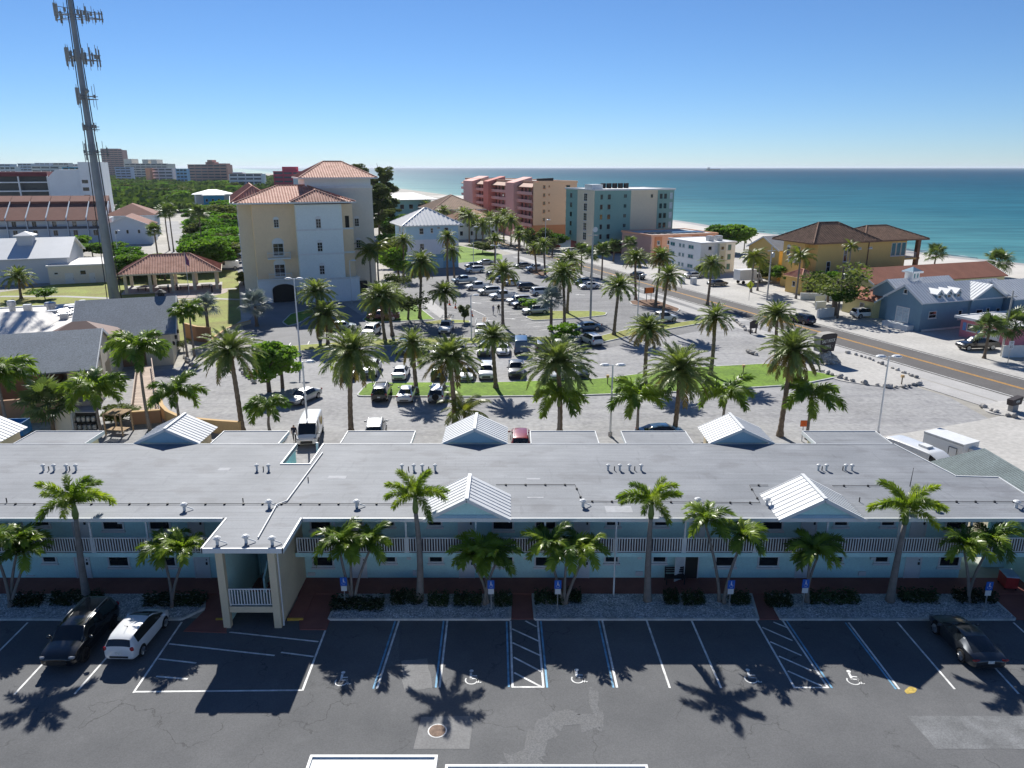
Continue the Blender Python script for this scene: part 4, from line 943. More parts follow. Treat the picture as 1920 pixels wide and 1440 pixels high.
for px_, py_ in ((522,468), (525,507)):
    uu = 149.0; r_, f_, up_ = ray(px_, py_); t_ = uu/(-r_*SY+f_*CY); v_ = (r_*CY+f_*SY)*t_; z_ = CH+up_*t_
    fd = b.wu(v_, uu, z_, 2.0, 2.4, style='arch', fw=0.12, name='french_door')
    bal = b.box('balcony', v_-2.1, v_+2.1, uu-1.1, uu-0.005, z_-1.75, z_-1.5, WHITE)
    for (x0_, x1_, y0_, y1_) in ((-2.1,2.1,-1.1,-1.05), (-2.1,-2.05,-1.05,0), (2.05,2.1,-1.05,0)):
        q = MB(); xx, yy = v_-b.v, uu-b.u; q.box(xx+x0_, xx+x1_, yy+y0_, yy+y1_, z_-0.55, z_-0.45)
        n_ = int(max(x1_-x0_, y1_-y0_)/0.22)
        for i in range(n_+1):
            t = i/max(1, n_); px2 = xx+x0_+(x1_-x0_-0.04)*t; py2 = yy+y0_+(y1_-y0_-0.04)*t; q.box(px2, px2+0.04, py2, py2+0.04, z_-1.5, z_-0.552)
        rl = q.build('balcony_rail', WHITE, bal); rl['kind'] = 'stuff'
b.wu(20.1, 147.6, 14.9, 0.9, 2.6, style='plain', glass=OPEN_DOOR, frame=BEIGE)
# arched garage mouth
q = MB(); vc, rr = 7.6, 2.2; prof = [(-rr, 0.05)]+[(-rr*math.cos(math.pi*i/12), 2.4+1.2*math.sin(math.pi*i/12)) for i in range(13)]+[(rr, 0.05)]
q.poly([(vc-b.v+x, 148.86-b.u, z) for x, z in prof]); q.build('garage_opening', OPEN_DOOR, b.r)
q = MB()
for (xa, za), (xb, zb) in zip(prof[:-1], prof[1:]): q.bar((vc-b.v+xa*1.06, 148.83-b.u, za), (vc-b.v+xb*1.06, 148.83-b.u, zb), 0.12, 0.25, up=(0,1,0))
q.build('garage_arch', WHITE, b.r)
for z_ in (15.6, 11.2, 6.9):
    for u_ in (157.5, 160, 162.5, 165, 168, 171, 174, 178, 182, 186): b.wv(u_, 0.6, z_, 1.1, 1.7, style='cross')
    b.box('string_course', 0.45, 0.597, 155.0, 190.0, z_-1.6, z_-1.35, WHITE)
b.box('meter_cabinet', 22.5, 24.5, 155.0, 155.9, 0, 2.4, DARK)

# pale blue house with white hip roof
LBLUE = mat('light_blue_siding', (0.42, 0.60, 0.74), rough=0.85, var=0.04, scale=0.2, fine=0.03)
LAV = mat('pale_grey_siding', (0.70, 0.73, 0.80), rough=0.85, var=0.04, scale=0.2, fine=0.03)
MIDB = mat('mid_blue_siding', (0.20, 0.38, 0.52), rough=0.85, var=0.05, scale=0.2)
b = Bld('hip_roofed_house', 'three-storey pale blue house with white metal hip roof behind palms', 188, 46)
b.box('lower_wall', 40.0, 53.6, 188.0, 201.0, 0, 3.6, MIDB); b.box('middle_wall', 39.9, 53.7, 187.9, 201.1, 3.6, 7.4, LAV); b.box('upper_wall', 39.95, 53.65, 187.95, 201.05, 7.4, 10.9, LBLUE)
b.hip(38.9, 54.7, 186.9, 202.1, 11.0, 3.9, SEAM, 0.9, WHITE, WHITE)
for v_, z_, w_, h_ in ((44.0,9.5,1.1,1.5), (46.7,9.6,0.7,1.2), (48.5,10.2,0.8,0.4), (50.5,9.5,1.1,1.5), (50.5,5.6,1.1,1.7), (44.0,5.6,1.1,1.6)): b.wu(v_, 187.95 if z_ > 7.4 else 187.9, z_, w_, h_, style='hung')
for u_ in (190, 191.2, 194, 195.2): b.wv(u_, 39.95, 9.5, 0.6, 1.5)
b.box('garage_door', 46.5, 49.5, 187.9, 188.0, 0.0, 2.6, mat('garage_blue', (0.3,0.5,0.62), var=0.05))

# pink condominium
PINK = mat('pink_stucco', (0.74, 0.42, 0.37), rough=0.9, var=0.05, scale=0.1, fine=0.03)
PINKD = mat('rose_stucco', (0.60, 0.23, 0.19), rough=0.9, var=0.05, scale=0.1, fine=0.03)
ORNG = mat('peach_stucco', (0.82, 0.50, 0.32), rough=0.9, var=0.05, scale=0.1, fine=0.03)
ORNGD = mat('burnt_orange_stucco', (0.62, 0.24, 0.11), rough=0.9, var=0.05, scale=0.1)
GRAVR = mat('roof_gravel', (0.5, 0.5, 0.5), rough=0.95, var=0.12, scale=0.5, fine=0.15)
b = Bld('pink_condominium', 'stepped pink and peach condominium block beside the sea', 252, 104)
b.box('wall', 102.0, 116.0, 251.5, 340.0, 0, 19.6, PINK)
b.box('end_wall', 99.4, 116.1, 250.9, 251.497, 5.2, 20.0, ORNG); b.box('end_base', 99.3, 116.2, 250.7, 251.497, 0, 5.197, ORNGD)
b.box('recess_wall', 100.4, 101.997, 251.5, 340.0, 0, 18.6, PINKD)
for u0_, u1_, zt, m_ in ((266.5, 275.5, 21.6, PINK), (296.5, 303.0, 21.6, PINKD), (318.0, 332.0, 21.4, PINK)):
    q = MB(); v0_, v1_ = 97.6-b.v, 105-b.v; q.hexa([(v0_,u0_-b.u,0),(v1_,u0_-b.u,0),(v1_,u1_-b.u,0),(v0_,u1_-b.u,0),(v0_,u0_-b.u,zt-2.0),(v1_,u0_-b.u,zt),(v1_,u1_-b.u,zt),(v0_,u1_-b.u,zt-2.0)]); q.build('stair_tower', m_, b.r)
for u0_, u1_ in ((251.5, 266.5), (275.5, 296.5), (303, 318), (332, 340)):
    q = MB(); q.hexa([(98.9-b.v,u0_-b.u+.05,18.0),(102.2-b.v,u0_-b.u+.05,18.6),(102.2-b.v,u1_-b.u-.05,18.6),(98.9-b.v,u1_-b.u-.05,18.0),(98.9-b.v,u0_-b.u+.05,18.3),(102.2-b.v,u0_-b.u+.05,20.2),(102.2-b.v,u1_-b.u-.05,20.2),(98.9-b.v,u1_-b.u-.05,18.3)]); q.build('mansard', mat('brown_tile', (0.32,0.15,0.10), var=0.2, scale=0.6, fine=0.2), b.r)
    for k in range(5):
        z_ = 4.6+k*2.75; sl = b.box('balcony', 98.9, 100.397, u0_+0.1, u1_-0.1, z_, z_+0.2, PINK); b.box('balcony_wall', 98.9, 99.05, u0_+0.1, u1_-0.1, z_+0.2, z_+1.1, PINK, sl)
        n_ = int((u1_-u0_)/3.6)
        for i in range(n_): b.wv(u0_+(u1_-u0_)*(i+0.5)/n_, 100.4, z_+1.4, 1.8, 2.0, frame=PINKD, sill=False)
for k in range(5):
    z_ = 6.6+k*2.8
    b.wu(103.4, 250.9, z_+0.6, 0.9, 1.2, frame=ORNGD); b.wu(105.3, 250.9, z_+0.8, 0.45, 0.6, frame=ORNGD); b.wu(112.6, 250.9, z_+0.6, 1.6, 1.2, frame=ORNGD)
b.flat(101.2, 116.2, 250.9, 341, 20.0, GRAVR, ORNG, 0.45)
for i in range(7): b.box('roof_unit', 103+1.7*i, 104+1.7*i, 256+i*2, 257.2+i*2, 20.02, 21.2, DARK)

# green condominium
GRN = mat('sage_stucco', (0.24, 0.40, 0.36), rough=0.9, var=0.05, scale=0.1, fine=0.03)
CRM = mat('cream_stucco', (0.72, 0.63, 0.47), rough=0.9, var=0.04, scale=0.1, fine=0.03)
b = Bld('green_condominium', 'sage green and cream condominium block with flat white roof', 202, 105)
b.box('wall', 99.0, 110.9, 201.5, 222.0, 3.0, 18.6, GRN); b.box('wall', 110.903, 120.0, 201.62, 222.0, 3.0, 18.6, CRM); b.box('wall', 120.003, 125.6, 201.5, 222.0, 3.0, 18.6, GRN)
b.box('stair_wall', 98.7, 98.997, 201.6, 212.8, 2.4, 18.6, CRM)
b.box('base_wall', 100.5, 124.0, 203.0, 221, 0, 2.997, mat('maroon_base', (0.14,0.03,0.04), var=0.1))
b.flat(98.8, 125.8, 201.3, 222.2, 18.75, mat('white_membrane', (0.74,0.74,0.73), var=0.06, scale=0.3), WHITE, 0.2)
b.box('stair_head', 99.0, 102.5, 203.5, 208.5, 18.8, 20.2, WHITE)
for k in range(5):
    z_ = 4.6+k*2.85
    b.wv(218.0, 99.0, z_+0.7, 1.6, 1.5, frame=GRN); b.wv(207.0, 98.7, z_+0.5, 2.2, 2.2, frame=WHITE, style='cross')
    b.wu(101.2, 201.5, z_+0.7, 0.9, 1.5, frame=GRN); b.wu(103.7, 201.5, z_+0.7, 1.1, 1.5, frame=GRN); b.wu(109.0, 201.5, z_+0.9, 1.0, 1.1, frame=GRN, style='slide')
    if k >= 1: b.wu(121.1, 201.5, z_+0.7, 1.1, 1.6, frame=GRN); b.wu(122.6, 201.5, z_+0.7, 1.1, 1.6, frame=GRN); b.wu(124.6, 201.5, z_+0.8, 1.2, 2.0, frame=GRN, glass=mat('bright_glass', (0.45,0.55,0.6), rough=0.2, var=0.2))
b.wu(118.0, 201.62, 16.8, 0.9, 1.1, frame=CRM)
for i in range(10): b.box('roof_unit', 107.5+1.0*i, 108.3+1.0*i, 214+(i%2), 215.0+(i%2), 18.77, 20.3, DARK)

# low salmon building
SAL = mat('salmon_stucco', (0.80, 0.42, 0.26), rough=0.9, var=0.05, scale=0.15, fine=0.03); SALW = mat('pale_salmon', (0.62, 0.37, 0.30), rough=0.9, var=0.05, scale=0.15)
b = Bld('salmon_motel', 'low salmon and orange flat-roofed building in front of the green block', 181, 112)
b.box('wall', 106.0, 106.4, 180.3, 197.0, 0, 7.0, SALW); b.box('wall', 106.4, 127.0, 180.3, 197.0, 0, 7.0, SAL)
b.flat(105.9, 127.2, 180.1, 197.2, 7.15, GRAVR, SAL, 0.25)
for v_ in (108.2, 114, 120): b.box('pilaster', v_-1.1, v_+1.1, 180.1, 180.297, 0, 6.8, ORNGD)
for v_ in (108.2, 111.5, 117, 123): b.wu(v_, 180.1 if v_ == 108.2 else 180.3, 5.2, 0.9, 1.1); b.wu(v_, 180.1 if v_ == 108.2 else 180.3, 2.0, 0.9, 1.1)
for i in range(9): b.box('solar_panel', 108+2*i, 109.7+2*i, 184, 188, 7.3, 7.42, mat('solar_blue', (0.03,0.04,0.07), rough=0.2, var=0.1))

# white three-storey building with teal windows
WHB = mat('white_stucco', (0.76, 0.79, 0.80), rough=0.9, var=0.05, scale=0.2, fine=0.03); CREAMY = mat('cream_paint', (0.66, 0.64, 0.50), rough=0.9, var=0.05, scale=0.2)
TGL = mat('teal_glass', (0.03, 0.16, 0.19), rough=0.15, var=0.2, scale=0.8)
b = Bld('white_apartment_house', 'white three-storey flat-roofed apartment house with teal windows', 157, 110)
b.box('wall', 106.0, 116.0, 156.6, 171.0, 0, 7.2, WHB); b.box('bay', 110.8, 112.7, 155.8, 156.597, 0, 7.2, CREAMY)
b.flat(105.8, 116.2, 156.4, 171.2, 7.3, mat('white_membrane', (0.74,0.74,0.73)), WHITE, 0.15)
for z_ in (6.0, 3.7, 1.3):
    for u_, w_ in ((169.3,2.2), (165.8,1.0), (164.2,1.0), (160.8,2.4)): b.wv(u_, 106.0, z_, w_, 0.95, glass=TGL, style='slide')
    b.wu(108.6, 156.6, z_, 1.0, 0.9); b.wu(111.7, 155.8, z_, 0.95, 0.9); b.wu(114.3, 156.6, z_, 1.1, 1.5, glass=TGL)
for v_ in (110.5, 113): b.box('roof_unit', v_, v_+1.5, 160, 161.4, 7.33, 8.6, STEEL)
# yellow house with grey gable behind
YEL = mat('ochre_stucco', (0.68, 0.47, 0.17), rough=0.9, var=0.05, scale=0.2, fine=0.03)
SHING = mat('grey_shingle', (0.27, 0.28, 0.29), rough=0.9, var=0.1, scale=0.5, fine=0.2)
b = Bld('yellow_cottage', 'yellow house with grey gable roof left of the ochre villa', 140, 117)
b.box('wall', 115.0, 124.5, 139.0, 150.0, 0, 7.0, YEL); b.gab(115.0, 124.5, 139.0, 150.0, 7.0, 2.6, SHING, YEL, 'v')
for v_ in (117, 119.5, 122.5): b.wu(v_, 139.0, 5.4, 1.0, 1.2); b.wu(v_, 139.0, 2.0, 1.0, 1.2)
# ochre villa with brown hip roof
BRT = mat('brown_roof_tile', (0.20, 0.115, 0.075), rough=0.85, var=0.3, scale=1.2, fine=0.35)
b = Bld('ochre_villa', 'large ochre villa with brown tiled hip roofs and sea balcony', 126, 125)
b.box('wall', 112.6, 136.6, 124.5, 135.0, 0, 10.0, YEL); b.box('wall', 111.4, 112.597, 127.0, 133.5, 0, 10.0, YEL)
b.box('balcony_pier', 140.0, 140.8, 124.6, 125.4, 0, 10.0, BRT); b.box('balcony_pier', 140.0, 140.8, 134, 134.8, 0, 10.0, YEL); b.box('balcony_floor', 136.603, 141.0, 124.6, 135.0, 5.6, 6.0, YEL)
railing(b.r, 136.7-b.v, 140.0-b.v, 124.8-b.u, 6.0, 7.1, 0.3)
b.hip(110.6, 128.5, 123.6, 136.4, 10.1, 3.6, BRT, 0.6, BRT, BRT); b.hip(124.0, 142.0, 123.7, 136.2, 10.12, 2.6, BRT, 0.6, BRT, BRT)
for v_, z_, w_, h_ in ((120.0,7.4,0.9,3.0), (123.5,8.6,1.1,0.35), (126.5,8.6,1.1,0.35), (118.0,3.4,1.0,1.6), (115.8,5.0,1.0,2.2)): b.wu(v_, 124.5, z_, w_, h_, style='hung')
for v_ in (133.0, 134.4, 135.8): b.wu(v_, 124.5, 8.0, 1.2, 2.8, glass=TGL)
b.wv(129.0, 111.4, 7.6, 1.6, 2.6, style='cross'); b.wv(131.8, 111.4, 7.8, 0.9, 1.6, style='arch')
bl = b.box('balcony', 110.3, 111.397, 127.6, 130.4, 5.6, 5.9, WHITE); b.box('balcony_parapet', 110.3, 110.5, 127.6, 130.4, 5.9, 6.8, WHITE, bl)
for v_, u_, z_ in ((116,128.5,11.9),(119,127.2,11.5),(122,129.5,13.0)): b.box('roof_ridge_block', v_, v_+0.4, u_, u_+1.8, z_, z_+0.6, ORNG)
q = MB(); q.bar((126.0-b.v, 124.4-b.u, 0), (126.0-b.v, 124.4-b.u, 10), 0.15, 0.12, up=(0,1,0)); q.build('downspout', BRT, b.r)
b = Bld('villa_gatehouse', 'small ochre gatehouse with arched door and terracotta roof', 123, 109)
b.box('wall', 107.0, 111.0, 121.8, 126.5, 0, 3.4, YEL); b.hip(106.5, 111.5, 121.3, 127.0, 3.45, 1.4, TERRA, 0.45, YEL, TERRA)
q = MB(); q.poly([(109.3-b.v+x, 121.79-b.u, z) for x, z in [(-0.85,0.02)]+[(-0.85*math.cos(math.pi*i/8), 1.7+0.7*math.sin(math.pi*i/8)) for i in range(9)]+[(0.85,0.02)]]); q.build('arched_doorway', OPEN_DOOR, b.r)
b.wv(124.0, 107.0, 2.0, 0.9, 1.0)

# low brown-roofed cottages behind the blue house
CRMY = mat('cream_yellow', (0.66, 0.58, 0.30), rough=0.9, var=0.05, scale=0.2); BRS = mat('brown_shingle', (0.30, 0.12, 0.075), rough=0.9, var=0.12, scale=0.4, fine=0.2)
b = Bld('beach_cottage', 'long low cream cottage with brown shingle roof behind the blue house', 116, 135)
b.box('wall', 115, 150, 111.0, 121.0, 0, 3.4, CRMY); b.gab(115, 150, 111.0, 121.0, 3.4, 2.2, BRS, CRMY, 'v')
for v_ in (118, 123, 128, 133, 138, 143, 148): b.wu(v_, 111.0, 2.1, 1.2, 1.1)
b = Bld('small_cottage', 'small cream cottage with red-brown roof left of the blue house', 100, 105)
b.box('wall', 101.5, 108, 97.5, 104.5, 0, 3.0, CRMY); b.gab(101.5, 108, 97.5, 104.5, 3.0, 1.3, BRS, CRMY, 'u')
b.wv(100.0, 101.5, 1.8, 1.0, 1.1); b.wu(104.5, 97.5, 1.8, 1.0, 1.1)

# blue seaside house with dormers
NAVY = mat('slate_blue_siding', (0.17, 0.28, 0.36), rough=0.8, var=0.06, scale=0.3, fine=0.05)
b = Bld('blue_seaside_house', 'slate blue house with white metal roof and three dormers', 90, 108)
b.box('wall', 100.0, 119.0, 86.5, 93.3, 0, 4.8, NAVY); b.gab(100.0, 119.0, 86.5, 93.3, 4.8, 2.1, SEAM, NAVY, 'v', panels=0.6, ov=0.5)
b.box('cross_wing', 110.0, 117.0, 86.1, 86.497, 0, 4.8, NAVY); b.gab(110.0, 117.0, 86.1, 90.0, 4.8, 2.0, SEAM, NAVY, 'u', panels=0.6, ov=0.45)
b.box('rear_wing', 117.5, 124.0, 84.5, 93.0, 0, 4.6, NAVY); b.gab(117.5, 124.0, 84.5, 93.0, 4.6, 2.2, SEAM, NAVY, 'v', panels=0.6, ov=0.4)
b.box('rear_range', 103, 116, 93.303, 99.5, 0, 4.8, NAVY); b.gab(103, 116, 93.303, 99.5, 4.8, 1.9, SEAM, NAVY, 'v', panels=0.6, ov=0.4)
for v_ in (103.6, 105.6, 107.6):
    d_ = b.box('dormer', v_-0.6, v_+0.6, 86.75, 89.0, 4.9, 5.75, NAVY); b.gab(v_-0.6, v_+0.6, 86.75, 89.6, 5.75, 0.6, SEAM, NAVY, 'u', ov=0.15, par=d_); b.wu(v_, 86.75, 5.35, 0.75, 0.55, par=d_)
cu = b.box('cupola', 107.2, 108.8, 95.6, 97.2, 6.4, 8.0, WHITE); b.hip(106.9, 109.1, 95.3, 97.5, 8.05, 0.7, NAVY, None, WHITE, par=cu)
for v_ in (107.65, 108.35): b.wu(v_, 95.6, 7.3, 0.5, 0.9, glass=TGL, par=cu)
b.wv(90.0, 100.0, 2.2, 2.6, 2.4, glass=mat('bright_glass', (0.45,0.55,0.6)), style='cross', fw=0.12); b.wv(90.0, 100.0, 5.9, 0.7, 0.7)
b.box('planter', 98.6, 100.0-0.003, 87.5, 92.5, 0, 0.8, WHITE)
for v_, z_, w_, h_ in ((102.4,2.6,1.6,1.1), (108.3,2.2,0.8,1.5), (112.0,2.3,1.4,1.2), (113.9,2.3,0.7,1.5), (116.2,2.2,0.9,1.4)): b.wu(v_, 86.5 if v_ < 110 else 86.1, z_, w_, h_, style='hung')
b.box('white_skirting', 100.1, 116.9, 86.02, 86.09, 0.1, 0.4, WHITE)
# pink building at the right edge
PK = mat('hot_pink_stucco', (0.62, 0.22, 0.26), rough=0.9, var=0.05, scale=0.3)
b = Bld('pink_shop', 'low pink building with flat roof at the right edge', 78, 108)
b.box('wall', 103.2, 122, 74.0, 82.0, 0, 2.9, PK); b.flat(102.6, 122.4, 73.4, 82.6, 3.1, GRAVR, WHITE, 0.12)
b.wv(80.0, 103.2, 1.7, 1.6, 1.1); b.box('shutter', 103.1, 103.197, 81.0, 81.5, 1.1, 2.3, mat('shutter_blue', (0.15,0.3,0.6))); b.box('shutter', 103.1, 103.197, 78.5, 79.0, 1.1, 2.3, MAT['shutter_blue'])
door(b.r, b.L(103.2, 76.5, 0.02), 2.0, 2.1, -math.pi/2)
# white beach rails and deck behind the blue house
b = Bld('beach_deck', 'white timber beach deck and rails beyond the blue house', 92, 134, 'deck')
b.box('deck_floor', 127, 142, 86, 100, 0.8, 1.0, WHITE)
for u_ in range(86, 101, 2):
    for v_ in (127.1, 134, 141.8): b.box('post', v_, v_+0.2, u_, u_+0.2, 0, 3.0, WHITE)
for v_ in (127.1, 134, 141.8): b.box('beam', v_, v_+0.15, 86, 100.3, 3.0, 3.25, WHITE)

# ------------------------------------------------------------------ restaurant on the left
SHG = mat('slate_shingle', (0.19, 0.22, 0.25), rough=0.85, var=0.08, scale=0.4, fine=0.28)
CREAM2 = mat('restaurant_cream', (0.62, 0.55, 0.42), rough=0.9, var=0.05, scale=0.3); BROWNW = mat('brown_stucco', (0.32, 0.19, 0.12), rough=0.9, var=0.08, scale=0.4)
b = Bld('restaurant_wing', 'grey shingled gable restaurant wing with cream arched end wall', 96, -28)
b.box('wall', -46, -21.5, 91.0, 101.5, 0, 4.2, BROWNW); b.gab(-46, -16.0, 88.6, 102.6, 4.05, 2.95, SHG, CREAM2, 'v', ov=0.3)
b.box('end_pier', -16.6, -15.7, 88.8, 90.0, 0, 4.0, CREAM2); b.box('end_pier', -18.6, -17.9, 88.8, 89.8, 0, 4.0, CREAM2); b.box('end_pier', -16.6, -15.7, 92.3, 94.0, 0, 5.4, CREAM2); b.box('end_pier', -16.6, -15.7, 97.5, 102.4, 0, 4.0, CREAM2); b.box('end_lintel', -16.5, -15.8, 90.0, 102.4, 3.2, 4.3, CREAM2)
b.wu(-27.5, 91.0, 3.2, 1.4, 0.9, style='slide'); b.wu(-29.3, 91.0, 3.2, 1.4, 0.9, style='slide')
b.box('porch_floor', -21.4, -15.7, 88.6, 102, 0.0, 0.5, CONC)
for u_ in (89.5, 93.2): q = MB(); q.box(-15.68-b.v, -15.4-b.v, u_-b.u, u_+0.25-b.u, 2.0, 2.5); q.build('lantern', DARK, b.r)
b = Bld('restaurant_hall', 'larger grey shingled restaurant hall behind the arched wing', 111, -14)
b.box('wall', -20.0, -10.2, 105.5, 118.0, 0, 4.4, BROWNW); b.box('corner_pier', -12.6, -9.4, 104.6, 106.2, 0, 4.2, CREAM2); b.gab(-20.6, -9.0, 104.4, 118.8, 4.3, 3.6, SHG, CREAM2, 'v', ov=0.3)
b.box('side_wall', -10.197, -9.4, 106.2, 118.0, 0, 4.3, CREAM2)
for v_ in (-18.4, -16.9, -15.4, -14.0): b.wu(v_, 105.5, 3.2, 1.3, 1.0, style='slide')
q = MB(); q.cyl((-10.6-b.v, 112.2-b.u, 7.4), 0.45, 0.9, 10); q.lathe([(0.7,0.9),(0.75,1.1),(0.2,1.5)], 12, c=(-10.6-b.v, 112.2-b.u, 7.4)); q.build('roof_ventilator', DARK, b.r)
for u_ in (106, 110, 114): q = MB(); q.box(-9.39-b.v, -9.1-b.v, u_-b.u, u_+0.3-b.u, 2.3, 2.8); q.build('lantern', DARK, b.r)
b = Bld('restaurant_link', 'brown hip roof joining the two restaurant wings', 103, -18)
b.box('wall', -23.0, -15.5, 100.8, 105.3, 0, 4.8, CREAM2); b.hip(-23.6, -15.0, 99.5, 106.5, 4.9, 1.9, mat('brown_metal', (0.17,0.10,0.085), var=0.1, scale=0.6), None, CREAM2)
b = Bld('restaurant_kitchen', 'pale flat-roofed restaurant kitchen crowded with rooftop units', 118, -33)
b.box('wall', -50, -21.0, 107.0, 132.0, 0, 4.2, CREAM2); b.flat(-50, -20.8, 106.8, 132.2, 4.3, mat('pale_membrane', (0.62,0.60,0.57), var=0.08, scale=0.3, fine=0.05), WHITE, 0.2)
q = MB(); q.poly([(-48-b.v,108-b.u,4.35),(-26-b.v,108-b.u,4.35),(-28-b.v,117-b.u,6.2),(-42-b.v,117-b.u,6.2)]); q.poly([(-26-b.v,108-b.u,4.35),(-24-b.v,124-b.u,4.35),(-28-b.v,117-b.u,6.2)]); q.poly([(-24-b.v,124-b.u,4.35),(-48-b.v,124-b.u,4.35),(-42-b.v,117-b.u,6.2),(-28-b.v,117-b.u,6.2)]); q.poly([(-48-b.v,124-b.u,4.35),(-48-b.v,108-b.u,4.35),(-42-b.v,117-b.u,6.2)]); q.build('low_hip_roof', MAT['pale_membrane'], b.r)
for v_, u_, r_, h_ in ((-27.2,127.0,0.8,1.3), (-32.5,128.5,0.6,1.6), (-24.0,124.5,0.5,0.9), (-23.2,128.5,0.6,1.1)):
    q = MB(); q.lathe([(r_*0.7,0),(r_*0.7,h_*0.5),(r_,h_*0.55),(r_,h_*0.9),(r_*0.8,h_)], 14, c=(v_-b.v, u_-b.u, 4.4)); q.build('exhaust_fan', STEEL, b.r)
for v_, u_, w_, h_ in ((-26.5,121,1.2,1.0), (-24.6,119,1.0,0.8), (-30.8,127.2,1.0,1.1), (-37.0,127,1.4,1.1), (-39.0,126.2,1.3,0.9), (-25.5,127,1.6,0.7), (-22.6,122.5,1.0,1.1)): b.box('rooftop_unit', v_, v_+w_, u_, u_+w_*0.8, 4.35, 4.35+h_, STEEL)
q = MB()
for k in range(4): q.tube([(-28-b.v+k*1.3,120-b.u,4.7), (-26-b.v+k*1.1,123-b.u,4.9), (-23.5-b.v+k*.4,126-b.u,4.8)], 0.22, 8)
q.build('ducts', STEEL, b.r)
b.box('service_yard_wall', -46, -21.2, 132.3, 132.8, 0, 2.6, mat('dark_brown_fence', (0.12,0.06,0.05), var=0.1))
# deck ramp, brown screen walls and the curved tan retaining wall
TANW = mat('tan_wall', (0.56, 0.38, 0.19), rough=0.9, var=0.06, scale=0.3, fine=0.05)
def wallrun(name, label, pix, h, th, m, z0=0.0):
    t_ = thing(name, label, 'wall', (*G(*pix[0]), 0)); ox, oy = G(*pix[0]); q = MB(); P_ = [(G(*p)[0]-ox, G(*p)[1]-oy) for p in pix]; L_, R_ = [], []
    for i, p in enumerate(P_):
        d = Vector((P_[min(i+1,len(P_)-1)][0]-P_[max(i-1,0)][0], P_[min(i+1,len(P_)-1)][1]-P_[max(i-1,0)][1])).normalized(); n_ = Vector((-d.y, d.x))*th/2
        L_.append((p[0]+n_.x, p[1]+n_.y)); R_.append((p[0]-n_.x, p[1]-n_.y))
    q.prism(L_+R_[::-1], z0, h); q.build('wall', m, t_)
    q = MB(); L2 = [(p[0]+(l[0]-p[0])*1.3, p[1]+(l[1]-p[1])*1.3) for p, l in zip(P_, L_)]; R2 = [(p[0]+(l[0]-p[0])*1.3, p[1]+(l[1]-p[1])*1.3) for p, l in zip(P_, R_)]
    q.prism(L2+R2[::-1], h, h+0.1); q.build('coping', TANW, t_)
wallrun('curved_wall', 'curved tan retaining wall beside the restaurant drive', [(303,770),(306,782),(316,793),(335,802),(370,808),(410,812),(452,815)], 1.25, 0.3, TANW)
wallrun('screen_wall', 'brown screen wall below the restaurant ramp', [(250,796),(303,792)], 1.3, 0.3, BROWNW)
wallrun('screen_wall', 'brown wall beside the drive behind the restaurant hall', [(350,633),(372,640),(397,642)], 2.2, 0.3, BROWNW)
wallrun('park_wall', 'low pale curb wall curving around the park lawn corner', [(395,655),(400,640),(425,622),(450,612),(470,607)], 0.5, 0.25, CREAM2)
DECK = mat('deck_boards', (0.50, 0.40, 0.32), rough=0.9, var=0.12, scale=0.8, fine=0.15, rnd=0.1)
rp = thing('deck_ramp', 'timber ramp with pink-tan boards up to the restaurant', 'ramp', (*G(275, 775), 0))
ox, oy = G(275, 775)
pA, pB, pC, pD_ = [Vector((*G(*p), 0)) for p in ((250,785),(300,785),(288,702),(262,702))]
for i in range(34):
    t0, t1 = i/34, (i+0.88)/34
    q = MB(); c4 = [pA.lerp(pD_,t0), pB.lerp(pC,t0), pB.lerp(pC,t1), pA.lerp(pD_,t1)]; zz = [0.5+0.6*t for t in (t0,t0,t1,t1)]
    q.hexa([(p.x-ox, p.y-oy, z-0.06) for p, z in zip(c4, zz)]+[(p.x-ox, p.y-oy, z) for p, z in zip(c4, zz)]); q.build('board', DECK, rp)
for a_, b_ in ((pA, pD_), (pB, pC)):
    q = MB(); q.bar((a_.x-ox, a_.y-oy, 1.5), (b_.x-ox, b_.y-oy, 2.1), 0.1, 0.1)
    for k in range(20):
        p = a_.lerp(b_, k/19); q.box(p.x-ox-0.03, p.x-ox+0.03, p.y-oy-0.03, p.y-oy+0.03, 0.3, 1.5+0.6*k/19)
    rr_ = q.build('handrail', DECK, rp); rr_['kind'] = 'stuff'
